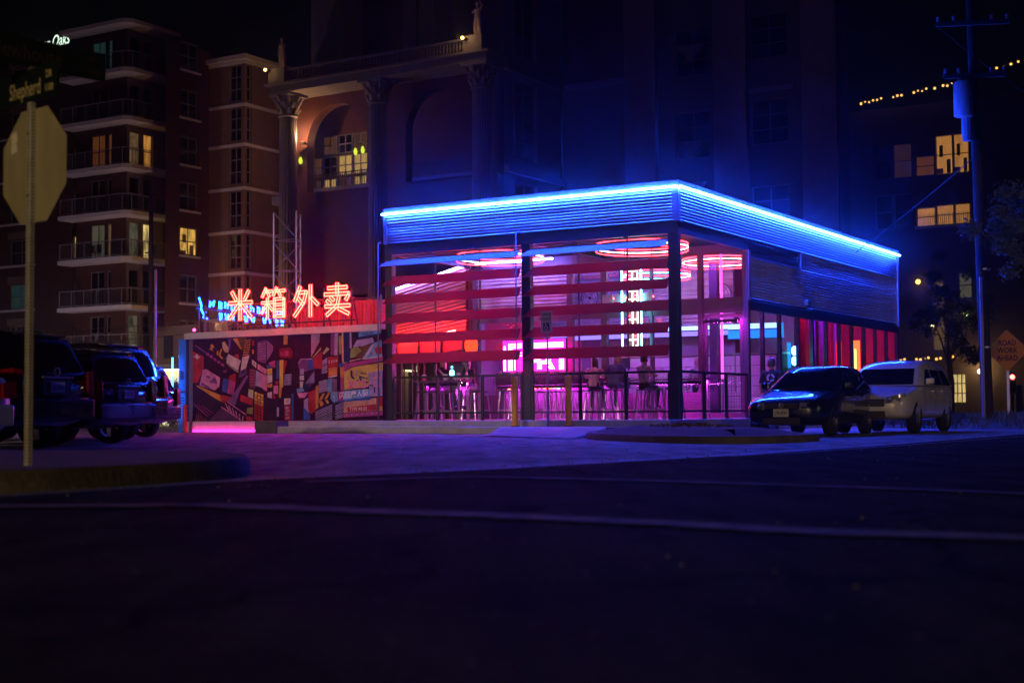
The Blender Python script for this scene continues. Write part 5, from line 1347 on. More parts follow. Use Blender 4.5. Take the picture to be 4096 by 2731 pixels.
# red neon characters on their frame
STROKES = {
 '米': [[(.03,.57),(.97,.57)],[(.5,.98),(.5,.02)],[(.17,.92),(.33,.68)],[(.84,.94),(.68,.68)],[(.45,.52),(.05,.08)],[(.55,.52),(.96,.1)]],
 '箱': [[(.2,.98),(.05,.72)],[(.2,.88),(.47,.88)],[(.28,.86),(.36,.72)],[(.64,.98),(.5,.74)],[(.64,.88),(.98,.88)],[(.74,.86),(.82,.72)],[(.04,.52),(.48,.52)],[(.27,.66),(.27,.02)],[(.26,.48),(.05,.18)],[(.29,.46),(.47,.27)],
        [(.56,.62),(.56,.04)],[(.56,.62),(.94,.62)],[(.94,.62),(.94,.04)],[(.56,.44),(.94,.44)],[(.56,.26),(.94,.26)],[(.56,.07),(.94,.07)]],
 '外': [[(.25,.95),(.05,.52)],[(.22,.78),(.52,.78)],[(.52,.78),(.42,.46),(.06,.05)],[(.18,.6),(.36,.42)],[(.68,.98),(.68,.02)],[(.72,.6),(.98,.38)]],
 '卖': [[(.15,.86),(.85,.86)],[(.5,.98),(.5,.68)],[(.04,.66),(.95,.66)],[(.93,.62),(.84,.48)],[(.25,.57),(.36,.48)],[(.12,.46),(.24,.37)],[(.04,.29),(.96,.29)],[(.56,.56),(.5,.3),(.1,.02)],[(.58,.2),(.94,.04)]]}
E_char = emit('red_character_neon', (1.0, .017, .0105), 66)
sg = emp('neon_sign', 'four large red neon Chinese characters standing on the mural wall', 'neon sign', W(-11.95, -.22, 2.925), GR); sg.scale = (.96, 1, .96)
for (ch, x0) in (('米', -2.31), ('箱', -1.03), ('外', .22), ('卖', 1.37)):
    mbt, mbf = MB(), MB()
    for q, st in enumerate(STROKES[ch]):
        P = [Vector((x0+.03+a*.93, 0, .29+b*.92)) for a, b in st]
        h = .046 if ch != '箱' else .034
        L, R2 = [], []
        for k in range(len(P)):
            d = (P[min(k+1, len(P)-1)]-P[max(k-1, 0)]).normalized(); nn = Vector((-d.z, 0, d.x))*h
            e = d*(-h if k == 0 else (h if k == len(P)-1 else 0))*.6
            L.append(P[k]+nn+e); R2.append(P[k]-nn+e)
        loop = [p+Vector((0, -.012*(q % 3), 0)) for p in L+R2[::-1]]
        mbt.tube(loop, .0145, 5, closed=True)
        for k in range(len(P)-1):
            mbf.hexa([L[k]+Vector((0, .06, 0)), R2[k]+Vector((0, .06, 0)), R2[k+1]+Vector((0, .06, 0)), L[k+1]+Vector((0, .06, 0)), L[k]+Vector((0, .03, 0)), R2[k]+Vector((0, .03, 0)), R2[k+1]+Vector((0, .03, 0)), L[k+1]+Vector((0, .03, 0))])
    c = mbf.build('character', mat('letter_face', (.7, .16, .14), .5), sg)
    mbt.build('neon_tube', E_char, c)
for z in (.12, .75):
    mb = MB(); mb.box(-2.4, 2.4, .1, .14, z, z+.04); mb.build('frame_bar', M_black, sg)
for x in (-2.2, -.95, -.1, 1.2, 2.2):
    mb = MB(); mb.box(x-.02, x+.02, .19, .23, -.003, 1.1); mb.build('frame_post', M_black, sg)
    mb = MB(); mb.bar((x, .25, .9), (x, .52, -.002), .03, .03); mb.box(x-.015, x+.015, .13, .2, .76, .79); mb.box(x-.015, x+.015, .13, .2, .13, .16); mb.build('brace', M_black, sg)
# blue neon script on the flank
bs = emp('neon_sign', 'blue neon lettering in two rows running back from the left end of the mural wall', 'neon sign', W(-15.75, .25, 3.36), GR+R(101)); bs.scale = (1.12, 1, 1.12)
def bl(pts, r=.027):
    mb = MB(); mb.tube([(x, 0, z) for x, z in pts], r, 5); mb.build('neon_stroke', emit('blue_script_neon', (.004, .045, 1), 45), bs)
bl([(0, .56), (.12, .36), (.1, .25), (.3, .06)], .028); bl([(.32, .2), (.2, .04), (.4, .02)]); bl([(.55, .5), (.5, .35), (.75, .52), (.7, .36)])
xx = 1.0
for k in range(11):
    w_ = .16+.05*(k % 3); z_ = .32+.04*(k % 2)
    bl([(xx, z_), (xx, .52), (xx+w_*.7, .5-.06*(k % 2)), (xx+w_*.6, z_)])
    if k not in (3, 6): bl([(xx+.02, .22), (xx+w_*.3, .03+.03*(k % 3)), (xx+w_*.8, .2), (xx+w_*.7, .05)])
    xx += w_+.13
mb = MB(); mb.box(-.05, 4.0, .06, .1, .26, .3); mb.build('frame_bar', M_black, bs)
for x in (.1, 2.0, 3.9):
    mb = MB(); mb.box(x-.02, x+.02, .06, .1, -.5, .26); mb.build('frame_post', M_black, bs)
# shed behind the wall, red in the sign's light
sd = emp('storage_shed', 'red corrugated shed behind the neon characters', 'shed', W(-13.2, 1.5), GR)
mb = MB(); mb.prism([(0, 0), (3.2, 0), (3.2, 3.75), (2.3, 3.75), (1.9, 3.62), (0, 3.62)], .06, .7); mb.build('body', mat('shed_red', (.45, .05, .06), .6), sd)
mb = MB()
for k in range(24):
    x = .02+k*.13; zt = 3.6 if x < 2 else 3.72
    mb.box(x, x+.07, .03, .058, .1, zt)
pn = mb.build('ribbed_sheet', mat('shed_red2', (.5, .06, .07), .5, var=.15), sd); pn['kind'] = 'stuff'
# low mesh fence on the coping
fn = emp('mesh_fence', 'low wire mesh fence along the top of the mural wall behind the characters', 'fence', W(-12.4, .3, 2.925), GR)
mb = MB()
for k in range(9): mb.bar((-3.2, 0, .04+k*.09), (3.4, 0, .04+k*.09), .006, .006)
for k in range(60): mb.bar((-3.2+k*.11, 0, .02), (-3.2+k*.11, 0, .78), .005, .005)
mm = mb.build('mesh', mat('fence_wire', (.3, .2, .25), .5), fn); mm['kind'] = 'stuff'
for k in range(6):
    mb = MB(); mb.box(-3.2+k*1.3, -3.16+k*1.3, .01, .05, 0, .82); mb.build('fence_post', M_frame, fn)
t = emp('small_lamp', 'small pink lamp on the left end of the coping', 'lamp', W(-15.75, .05, 2.921), GR)
mb = MB(); mb.tube([(0, 0, 0), (0, 0, .05)], .02, 6); mb.build('stem', M_black, t); mb = MB(); mb.ball((0, 0, .09), .045); mb.build('bulb', emit('pink_bulb', (1, .05, .4), 10), t)
# lattice mast behind
lm = emp('lattice_mast', 'open steel lattice mast rising behind the neon characters', 'mast', W(-18.75, 8.0), GR)
LEG = [(-.52, -.3), (.52, -.3), (0, .55)]
M_mast = mat('mast_steel', (.4, .4, .42), .35, metal=.6)
for x, y in LEG:
    mb = MB(); mb.tube([(x, y, 0), (x, y, 7.68)], .035, 6); mb.build('leg', M_mast, lm)
for k in range(7):
    z0 = .2+k*1.08
    for i in range(3):
        a, b = LEG[i], LEG[(i+1) % 3]
        mb = MB(); mb.tube([(*a, z0), (*b, z0)], .016, 5); mb.build('strut', M_mast, lm)
        mb = MB(); mb.tube([(*a, z0+1.0), (*b, z0+.04)] if i != 1 else [(*a, z0+.04), (*b, z0+1.0)], .03 if i == 0 else .016, 5); mb.build('brace', M_mast, lm)

# ---------------------------------------------------------------- bollards, parking sign
def bollard(x, y, z, h, r, m, lab, ws=True):
    t = emp('bollard', lab, 'bollard', W(x, y, z) , GR)
    mb = MB(); mb.lathe([(r, 0), (r, h-.03), (r*.85, h-.008), (r*.4, h)], 18); mb.build('post_tube', m, t, smooth=50)
    mb = MB(); mb.lathe([(r*1.5, 0), (r*1.45, .02), (r*1.02, .025)], 18); mb.build('base_ring', M_kerb, t)
    return t
M_yel = mat('yellow_paint', (.62, .3, .03), .5, var=.25, vscale=7, bump=.1)
bollard(-3.62, -1.62, .152, 1.22, .075, M_yel, 'yellow steel bollard left of the accessible parking sign')
bollard(-2.18, -1.55, .152, 1.22, .075, M_yel, 'yellow steel bollard right of the accessible parking sign')
bollard(-15.72, -.35, -.02, .82, .07, mat('red_paint', (.4, .03, .03), .5), 'short dark red bollard at the left end of the mural wall')
t = emp('parking_sign', 'accessible parking sign on a thin steel post between the yellow bollards', 'sign', W(-2.7, -1.62, .152), GR)
mb = MB(); mb.tube([(0, 0, 0), (0, 0, 2.76)], .026, 8); mb.build('post', M_galv, t, smooth=True)
mb = MB(); mb.box(-.155, .155, -.045, -.03, 2.24, 2.76); pl = mb.build('sign_plate', mat('sign_white', (.3, .31, .31), .5), t, bevel=.004)
mb = MB(); mb.box(-.085, .085, -.05, -.046, 2.29, 2.48); mb.build('blue_panel', mat('sign_blue', (.01, .03, .12), .5), t)
for b_, z_, s_ in (('RESERVED', 2.68, .78), ('PARKING', 2.57, .85)):
    mb = MB(); add_text(mb, b_, .075, (0, -.048, z_), sx=s_, bold=.002); mb.build('lettering', mat('sign_ink', (.03, .05, .04), .6), t)
mb = MB()
N = 14
mb.tube([(.0+.045*math.cos(PI*.75+PI*1.25*k/N), -.053, 2.355+.045*math.sin(PI*.75+PI*1.25*k/N)) for k in range(N+1)], .005, 4)
mb.tube([(-.015, -.053, 2.44), (-.01, -.053, 2.385), (.03, -.053, 2.382), (.045, -.053, 2.34)], .006, 4); mb.ball((-.018, -.053, 2.455), .01, 8, 5)
mb.build('wheelchair_symbol', M_white, t)
# ---------------------------------------------------------------- cars
def eval_mesh(o):
    dg = bpy.context.evaluated_depsgraph_get(); dg.update()
    me = bpy.data.meshes.new_from_object(o.evaluated_get(dg))
    return me
M_tyre = mat('tyre_rubber', (.012, .012, .012), .85, bump=.2)
M_rim = mat('alloy_rim', (.4, .4, .4), .3, metal=.9)
M_carglass = mat('car_glass', (.006, .007, .009), .04, spec=.8)
M_trim = mat('black_trim', (.015, .015, .016), .5)
M_lens = mat('headlight_lens', (.35, .35, .36), .08, spec=.9, metal=.4)
M_red = mat('tail_lens', (.3, .008, .01), .12, coat=.6)
M_plate = mat('number_plate', (.55, .55, .57), .5)
def lerp_prof(P, x):
    for (x0, a), (x1, b) in zip(P, P[1:]):
        if x0 <= x <= x1: return a+(b-a)*(x-x0)/(x1-x0)
    return P[0][1] if x < P[0][0] else P[-1][1]
def car(S, label, loc, rz, paint, plate=None, group='parked cars', mesh_only=False):
    """front looks along -y; origin on the ground under the middle"""
    t = emp('parked_car', label, 'car', loc, rz, group)
    L, Wd, zb = S['L'], S['W'], S['zb']
    top, half = S['top'], S['half']   # profiles along y: z of the shoulder line, half width
    ys = [-L/2+L*k/26 for k in range(27)]
    mb = MB(); rings = []
    for y in ys:
        zt = lerp_prof(top, y); hw = lerp_prof(half, y); b = lerp_prof(S['bot'], y)
        q = zt-b
        pts = [(0, b), (hw*.7, b), (hw*.93, b+q*.06), (hw*.985, b+q*.3), (hw, b+q*.55), (hw*.985, b+q*.8), (hw*.94, zt-.045), (hw*.86, zt-.008), (hw*.5, zt+.012), (0, zt+.018)]
        ring = pts + [(-x, z) for x, z in pts[-2:0:-1]]
        rings.append([mb.vert((x, y, z)) for x, z in ring])
    n = len(rings[0])
    for A, B in zip(rings, rings[1:]):
        for j in range(n): mb.face((A[j], B[j], B[(j+1) % n], A[(j+1) % n]))
    mb.face(rings[0]); mb.face(rings[-1][::-1])
    o = mb.build('body', paint, t, smooth=True)
    ss = o.modifiers.new('s', 'SUBSURF'); ss.levels = 1; ss.render_levels = 1
    wr = S['wr']; cuts = []
    for wy in S['wy']:
        c = MB(); N = 28
        A = [c.vert((-2, wy+(wr+.055)*math.cos(2*PI*k/N), wr+(wr+.055)*math.sin(2*PI*k/N))) for k in range(N)]
        B = [c.vert((2, wy+(wr+.055)*math.cos(2*PI*k/N), wr+(wr+.055)*math.sin(2*PI*k/N))) for k in range(N)]
        c.face(A[::-1]); c.face(B)
        for k in range(N): c.face((A[k], A[(k+1) % N], B[(k+1) % N], B[k]))
        co = c.build('cut', M_trim); cuts.append(co)
        md = o.modifiers.new('b', 'BOOLEAN'); md.object = co; md.operation = 'DIFFERENCE'; md.solver = 'EXACT'
    me = eval_mesh(o); o.modifiers.clear(); o.data = me; me.name = 'body'
    me.polygons.foreach_set('use_smooth', [True]*len(me.polygons))
    me.set_sharp_from_angle(angle=R(40))
    for co in cuts: bpy.data.objects.remove(co)
    # dark wheel housings
    mb = MB()
    for wy in S['wy']: mb.box(-Wd/2+.2, Wd/2-.2, wy-wr-.05, wy+wr+.05, zb+.05, wr*2+.1)
    mb.build('wheel_housing', M_trim, t)
    # cabin: stacked outlines
    cab = S['cab']   # list of (z, y front, y rear, half width)
    mb = MB(); rr = []
    for z, y0, y1, hw in cab:
        c_ = .16 if z < cab[-1][0] else .2
        cur = S.get('cur', .1)
        ring = [(-hw, y0+c_+.1), (-hw*.86, y0+.05), (-hw*.4, y0-cur*.4+.03), (hw*.4, y0-cur*.4+.03), (hw*.86, y0+.05), (hw, y0+c_+.1), (hw, (y0+y1)/2), (hw, y1-c_), (hw*.88, y1-.03), (hw*.4, y1+.02), (-hw*.4, y1+.02), (-hw*.88, y1-.03), (-hw, y1-c_), (-hw, (y0+y1)/2)]
        rr.append([mb.vert((x, y, z)) for x, y in ring])
    n = len(rr[0])
    for k, (A, B) in enumerate(zip(rr, rr[1:])):
        for j in range(n): mb.face((A[j], A[(j+1) % n], B[(j+1) % n], B[j]))
    zc, y0, y1, hw = cab[-1]
    cen = [mb.vert((x, y, zc+.02)) for x, y in ((-hw*.6, y0+.22), (hw*.6, y0+.22), (hw*.6, y1-.2), (-hw*.6, y1-.2))]
    # roof crown
    T = rr[-1]
    mb.face((cen[0], cen[1], cen[2], cen[3]))
    for seq, (a, b) in (((2, 3), (0, 1)), ((9, 10), (2, 3))):
        mb.face((T[seq[0]], T[seq[1]], cen[b], cen[a]))
    mb.face((T[0], T[1], cen[0])); mb.face((T[1], T[2], cen[0])); mb.face((T[3], T[4], cen[1])); mb.face((T[4], T[5], cen[1]))
    mb.face((T[5], T[6], cen[1])); mb.face((T[6], cen[2], cen[1])); mb.face((T[6], T[7], cen[2])); mb.face((T[7], T[8], cen[2])); mb.face((T[8], T[9], cen[2]))
    mb.face((T[10], T[11], cen[3])); mb.face((T[11], T[12], cen[3])); mb.face((T[12], T[13], cen[3])); mb.face((T[13], cen[0], cen[3])); mb.face((T[13], T[0], cen[0]))
    mb.build('cabin', paint, t, smooth=35)
    # glass, slightly proud
    (zA, yA0, yA1, hA), (zB, yB0, yB1, hB) = cab[0], cab[1]
    def lp(f): return (zA+(zB-zA)*f, yA0+(yB0-yA0)*f, yA1+(yB1-yA1)*f, hA+(hB-hA)*f)
    f0, f1 = .06, .93
    z0, a0, b0, h0 = lp(f0); z1, a1, b1, h1 = lp(f1)
    cur = S.get('cur', .1)
    def front(h, y, s): return [(-h*.84*s, y+.045), (-h*.42*s, y-cur*.4+.03), (h*.42*s, y-cur*.4+.03), (h*.84*s, y+.045)]
    mb = MB(); A = [mb.vert((x, y-.014, z0)) for x, y in front(h0, a0, .98)]; B = [mb.vert((x, y-.014, z1)) for x, y in front(h1, a1, .97)]
    for j in range(3): mb.face((A[j], A[j+1], B[j+1], B[j]))
    mb.build('windscreen', M_carglass, t, smooth=True)
    mb = MB(); A = [mb.vert((x, y+.014, z0+.02)) for x, y in ((h0*.84, b0-.03), (h0*.4, b0+.02), (-h0*.4, b0+.02), (-h0*.84, b0-.03))]; B = [mb.vert((x, y+.014, z1-.02)) for x, y in ((h1*.8, b1-.03), (h1*.4, b1+.02), (-h1*.4, b1+.02), (-h1*.8, b1-.03))]
    for j in range(3): mb.face((A[j], A[j+1], B[j+1], B[j]))
    mb.build('rear_window', M_carglass, t, smooth=True)
    spl = S['split']
    for s in (-1, 1):
        edges = [lambda f: lp(f)[1]+.33] + [(lambda f, y=y: y) for y in spl] + [lambda f: lp(f)[2]-.24]
        for e0, e1 in zip(edges, edges[1:]):
            mb = MB(); g = .035
            P = []
            for f, e, sg_ in ((f0, e0, 1), (f0, e1, -1), (f1-.04, e1, -1), (f1-.04, e0, 1)):
                z, _, _, h = lp(f); P.append((s*(h+.008), e(f)+sg_*g, z))
            if P[3][1] > P[2][1]-.05: P[2] = (P[2][0], P[3][1]+.05, P[2][2])
            mb.poly(P); mb.build('side_window', M_carglass, t)
        # door shut lines, handles, sill, mirror
        for y in [S['door0']]+list(spl):
            mb = MB(); P = []
            for k in range(7):
                f = k/6; z = S['zb']+.16+(lerp_prof(top, y)-.06-S['zb']-.16)*f
                hw_ = lerp_prof(half, y)*(.985 if f < .4 else (1.0 if f < .8 else .975))
                P.append((s*(hw_+.002), z))
            for (xa, za), (xb, zz) in zip(P, P[1:]): mb.hexa([(xa, y-.005, za), (xa+s*.003, y-.005, za), (xa+s*.003, y+.005, za), (xa, y+.005, za), (xb, y-.005, zz), (xb+s*.003, y-.005, zz), (xb+s*.003, y+.005, zz), (xb, y+.005, zz)])
            mb.build('door_seam', M_trim, t)
        for y in spl:
            mb = MB(); hw_ = lerp_prof(half, y); zz = lerp_prof(top, y)-.17; mb.box(s*(hw_-.02), s*(hw_+.028), y-.3, y-.1, zz, zz+.03); mb.build('handle', paint, t, bevel=.008)
        mb = MB(); yy = cab[0][1]+.5; hw_ = cab[0][3]; mb.hexa([(s*(hw_+.02), yy-.07, cab[0][0]+.02), (s*(hw_+.2), yy-.05, cab[0][0]+.04), (s*(hw_+.2), yy+.05, cab[0][0]+.04), (s*(hw_+.02), yy+.06, cab[0][0]+.02), (s*(hw_+.02), yy-.06, cab[0][0]+.16), (s*(hw_+.2), yy-.03, cab[0][0]+.17), (s*(hw_+.2), yy+.05, cab[0][0]+.17), (s*(hw_+.02), yy+.06, cab[0][0]+.16)]); mb.build('mirror', paint, t, bevel=.025)
        if S.get('rails'):
            zc, y0, y1, hw = cab[-1]
            mb = MB(); mb.tube([(s*(hw-.08), y0+.3, zc), (s*(hw-.08), y0+.42, zc+.07), (s*(hw-.08), y1-.4, zc+.08), (s*(hw-.08), y1-.25, zc+.01)], .02, 6); mb.build('roof_rail', S.get('railmat', M_trim), t)
    # front
    yf = -L/2; zt = lerp_prof(top, yf); hw = lerp_prof(half, yf)
    F = S['face']
    for s in (-1, 1):
        x0, x1, za, zz = F['head']
        mb = MB()
        def fy(x): return yf-.012+ (abs(x)/hw)**4*F.get('wrap', .12)
        xs = [x0+(x1-x0)*k/4 for k in range(5)]
        A = [mb.vert((s*x, fy(x), za+.02*(k/4)*F.get('slant', 0))) for k, x in enumerate(xs)]; B = [mb.vert((s*x, fy(x)+.035, zz+.02*k*F.get('slant', 0))) for k, x in enumerate(xs)]
        for j in range(4): mb.face((A[j], A[j+1], B[j+1], B[j]))
        hl = mb.build('headlight', M_lens, t, smooth=True)
        for q in (.3, .7):
            mb = MB(); mb.ball((s*(x0+(x1-x0)*q), fy(x0+(x1-x0)*q)-.003, (za+zz)/2), min(.05, (zz-za)*.35), 10, 6); mb.build('reflector', M_rim, hl)
    mb = MB(); x1, za, zz = F['grille']; mb.box(-x1, x1, yf-.02, yf+.02, za, zz); gr = mb.build('grille', M_trim, t)
    for k in range(3):
        mb = MB(); z = za+(zz-za)*(k+.5)/3; mb.box(-x1+.02, x1-.02, yf-.028, yf-.021, z-.008, z+.008); mb.build('grille_bar', F.get('barmat', M_trim), gr)
    if F.get('badge'):
        mb = MB(); N = 18; zc = (za+zz)/2+F['badge'][1]; r_ = F['badge'][0]
        mb.tube([(r_*math.cos(2*PI*k/N), yf-.035, zc+r_*math.sin(2*PI*k/N)) for k in range(N)], .007, 5, closed=True); mb.tube([(-r_*.55, yf-.035, zc+r_*.7), (-r_*.15, yf-.035, zc-r_*.7), (0, yf-.035, zc), (r_*.15, yf-.035, zc-r_*.7), (r_*.55, yf-.035, zc+r_*.7)], .006, 4); mb.build('badge', M_rim, t)
    if F.get('slash'):
        mb = MB(); mb.bar((.1, yf-.03, za+.02), (-.12, yf-.03, zz), .05, .012); mb.build('badge', M_rim, t)
    mb = MB(); zl = F['low']; mb.box(-hw*.62, hw*.62, yf-.012, yf+.04, zl[0], zl[1]); mb.build('air_intake', M_trim, t)
    def plate_at(y, z, sgn, txt):
        mb = MB(); mb.box(-.155, .155, y-.006, y+.006, z-.078, z+.078); p_ = mb.build('number_plate', M_plate, t)
        mb = MB(); add_text(mb, txt, .1, (0, y+sgn*.0085, z-.005), (-sgn, 0, 0) if sgn > 0 else (1, 0, 0), sx=.62, bold=.002); mb.build('characters', mat('plate_ink', (.03, .03, .09), .6), p_)
    if F.get('plate'): plate_at(yf-.035, F['plate'], -1, plate or '')
    # rear
    yr = L/2; B_ = S['rear']; hw = lerp_prof(half, yr)
    for s in (-1, 1):
        mb = MB(); x0, x1, za, zz = B_['lamp']
        P0 = [(s*x0, yr+.012, za), (s*x1, yr-.01, za+.02), (s*x1, yr-.03, zz), (s*x0, yr+.0, zz-.02)]
        mb.hexa(P0+[(x, y-.05, z) for x, y, z in P0]); mb.poly([P0[1], (s*(x1+.012), yr-.25, za+.05), (s*(x1+.012), yr-.25, zz-.02), P0[2]]); mb.build('tail_light', M_red, t, bevel=.01)
    mb = MB(); mb.box(-hw*.96, hw*.96, yr-.06, yr+.05, B_['bump'][0], B_['bump'][1]); mb.build('rear_bumper', B_.get('bmat', paint), t, bevel=.03)
    mb = MB(); mb.box(-.3, .3, yr-.0, yr+.016, B_['plate']-.11, B_['plate']+.11); mb.build('plate_recess', M_trim, t)
    if plate and not F.get('plate'): plate_at(yr+.024, B_['plate'], 1, plate)
    mb = MB(); mb.box(-.34, .34, yr, yr+.03, B_['plate']+.13, B_['plate']+.165); mb.build('chrome_strip', M_rim, t, bevel=.006)
    if B_.get('badge'):
        mb = MB(); N = 18; mb.tube([(.06*math.cos(2*PI*k/N), yr+.012, B_['badge']+.06*math.sin(2*PI*k/N)) for k in range(N)], .01, 5, closed=True); mb.build('badge', M_rim, t)
    if S.get('spoiler'):
        zc, y0, y1, hwc = cab[-1]; mb = MB(); mb.hexa([(-hwc*.85, y1-.15, zc-.02), (hwc*.85, y1-.15, zc-.02), (hwc*.8, y1+.16, zc-.05), (-hwc*.8, y1+.16, zc-.05), (-hwc*.85, y1-.15, zc+.03), (hwc*.85, y1-.15, zc+.03), (hwc*.8, y1+.16, zc-.02), (-hwc*.8, y1+.16, zc-.02)]); mb.build('spoiler', paint, t, bevel=.01)
    # wiper
    mb = MB(); mb.bar((-.45, cab[0][1]-.0, cab[0][0]+.03), (.1, cab[0][1]+.02, cab[0][0]+.06), .02, .01); mb.build('wiper', M_trim, t)
    # wheels
    for wy in S['wy']:
        for s in (-1, 1):
            w_ = emp('wheel', loc=(s*(Wd/2-.12), wy, wr)); w_.parent = t
            mb = MB(); mb.M = Matrix.Rotation(PI/2, 4, 'Y')
            mb.lathe([(wr*.66, -.1), (wr*.93, -.1), (wr, -.07), (wr, .07), (wr*.93, .1), (wr*.66, .1)], 26, cap=False); mb.build('tyre', M_tyre, w_, smooth=40)
            mb = MB(); mb.M = Matrix.Rotation(PI/2*1, 4, 'Y')
            mb.lathe([(wr*.66, -.09), (wr*.67, .0), (wr*.66, .09)], 22, cap=False)
            for k in range(S.get('spokes', 5)):
                a = 2*PI*k/S.get('spokes', 5); ca, sa = math.cos(a), math.sin(a)
                for q in (-1, 1):
                    wq = .05
                    mb.hexa([(ca*wr*.1-sa*-wq, sa*wr*.1+ca*-wq, q*.075), (ca*wr*.1-sa*wq, sa*wr*.1+ca*wq, q*.075), (ca*wr*.66-sa*wq*.8, sa*wr*.66+ca*wq*.8, q*.06), (ca*wr*.66-sa*-wq*.8, sa*wr*.66+ca*-wq*.8, q*.06),
                             (ca*wr*.1-sa*-wq, sa*wr*.1+ca*-wq, q*.05), (ca*wr*.1-sa*wq, sa*wr*.1+ca*wq, q*.05), (ca*wr*.66-sa*wq*.8, sa*wr*.66+ca*wq*.8, q*.04), (ca*wr*.66-sa*-wq*.8, sa*wr*.66+ca*-wq*.8, q*.04)])
            mb.lathe([(.01, -.085), (wr*.2, -.08), (wr*.2, .08), (.01, .085)], 12)
            mb.build('rim', M_rim, w_)
            mb = MB(); mb.M = Matrix.Rotation(PI/2, 4, 'Y'); mb.lathe([(wr*.6, -.03), (wr*.6, .03)], 20); mb.build('brake_disc', M_trim, w_)
    return t
HATCH = dict(L=4.15, W=1.73, zb=.2, wr=.31, wy=(-1.27, 1.25), cur=.16,
    top=[(-2.08, .58), (-2.0, .67), (-1.75, .75), (-1.1, .87), (-.7, .94), (.6, .95), (1.5, .97), (1.95, .94), (2.08, .8)],
    half=[(-2.08, .6), (-1.98, .74), (-1.7, .825), (-1.0, .86), (1.2, .86), (1.8, .82), (2.0, .76), (2.08, .66)],
    bot=[(-2.08, .34), (-1.95, .22), (-1.6, .2), (1.7, .2), (2.08, .34)],
    cab=[(.92, -.92, 1.88, .78), (1.33, -.1, 1.54, .62), (1.39, .06, 1.46, .58), (1.43, .3, 1.32, .52)], split=(.28, 1.05), door0=-.62,
    face=dict(head=(.36, .72, .52, .66), grille=(.33, .55, .65), low=(.24, .36), plate=.46, badge=(.05, 0), wrap=.16),
    rear=dict(lamp=(.5, .74, .66, .86), bump=(.36, .6), plate=.74))
SUVW = dict(L=4.55, W=1.8, zb=.27, wr=.36, wy=(-1.33, 1.33), cur=.14, rails=True, spokes=6,
    top=[(-2.27, .68), (-2.18, .78), (-1.9, .86), (-1.2, .99), (-.8, 1.06), (1.0, 1.08), (2.1, 1.1), (2.27, .95)],
    half=[(-2.27, .66), (-2.15, .8), (-1.8, .87), (-1.0, .9), (1.4, .9), (2.0, .87), (2.27, .76)],
    bot=[(-2.27, .42), (-2.1, .3), (-1.7, .27), (1.8, .27), (2.27, .44)],
    cab=[(1.04, -1.05, 2.12, .85), (1.46, -.42, 1.8, .71), (1.55, -.12, 1.66, .65), (1.615, .3, 1.48, .58), (1.64, .7, 1.3, .5)], split=(.2, 1.05), door0=-.78,
    face=dict(head=(.42, .78, .64, .78), grille=(.4, .58, .74), low=(.34, .48), wrap=.14, slash=True, slant=1),
    rear=dict(lamp=(.62, .8, .7, 1.08), bump=(.42, .7), plate=.86))
SUVB = dict(L=4.9, W=1.93, zb=.3, wr=.39, wy=(-1.45, 1.42), cur=.1, rails=True, spoiler=True,
    top=[(-2.45, .85), (-2.35, 1.0), (-1.3, 1.1), (-.9, 1.13), (1.2, 1.14), (2.25, 1.14), (2.45, 1.0)],
    half=[(-2.45, .74), (-2.3, .88), (-1.9, .94), (1.7, .965), (2.2, .94), (2.45, .86)],
    bot=[(-2.45, .45), (-2.2, .32), (1.9, .3), (2.45, .46)],
    cab=[(1.12, -1.1, 2.38, .9), (1.66, -.35, 2.14, .74), (1.74, -.1, 2.0, .69)], split=(.25, 1.2), door0=-.82,
    face=dict(head=(.5, .84, .78, .92), grille=(.48, .68, .92), low=(.4, .56), wrap=.1),
    rear=dict(lamp=(.72, .89, .78, 1.2), bump=(.46, .76), plate=.93, badge=1.16))
def paint(name, c, r=.25, coat=1.0, metal=.3):
    return mat(name, c, r, metal=metal, coat=coat, rvar=.05, vscale=3)
P_navy = paint('dark_blue_paint', (.012, .014, .03))
P_white = paint('white_car_paint', (.66, .66, .69), .3, metal=.05)
P_black = paint('black_car_paint', (.006, .006, .007))
P_blue = paint('deep_blue_car_paint', (.01, .018, .045))
P_silver = paint('silver_car_paint', (.5, .53, .53), .3, metal=.4)
def wheel_spot(S, s, k, world, rz):
    """place a car so that one wheel stands at a world point"""
    p = Matrix.Rotation(rz, 3, 'Z') @ Vector((s*(S['W']/2-.1), S['wy'][k], 0))
    return (world[0]-p.x, world[1]-p.y, -.012)
car(HATCH, 'dark blue hatchback parked in front of the side windows, nose towards the road', wheel_spot(HATCH, 1, 0, (6.38, 28.5), GR+R(2)), GR+R(2), P_navy, 'JYB 4934', 'cars parked beside the restaurant')
car(SUVW, 'white sport utility parked behind the dark hatchback', wheel_spot(SUVW, 1, 0, (8.78, 31.1), GR+R(1)), GR+R(1), P_white, None, 'cars parked beside the restaurant')
AX = -R(112)     # tails point right and a little towards us
def tail(S, lab, corner, p, plate, k=1.0):
    """place a car by the far corner of its tail"""
    n = Vector((math.sin(-AX), math.cos(AX))); q = Vector((.375, .927))
    c = Vector(corner)-q*(S['W']/2*k)-n*(S['L']/2*k)
    o = car(S, lab, (c.x, c.y, -.012), AX, p, plate, GL); o.scale = (k, k, k)
    return o
GL = 'cars parked in a row at the left'
tail(SUVB, 'black sport utility with a pale number plate, second from the left edge', (-6.4, 22.0), P_black, 'LBX 8708')
tail(SUVB, 'deep blue crossover between the black sport utility and the tallest car', (-6.35, 25.6), P_blue, 'KTN 3182', .94)
tail(SUVB, 'tallest black sport utility of the row, its roof above the others', (-6.95, 29.0), P_black, None, 1.1)
tail(SUVB, 'farthest dark car of the row, only its tail showing', (-7.45, 32.2), P_blue, None, .92)
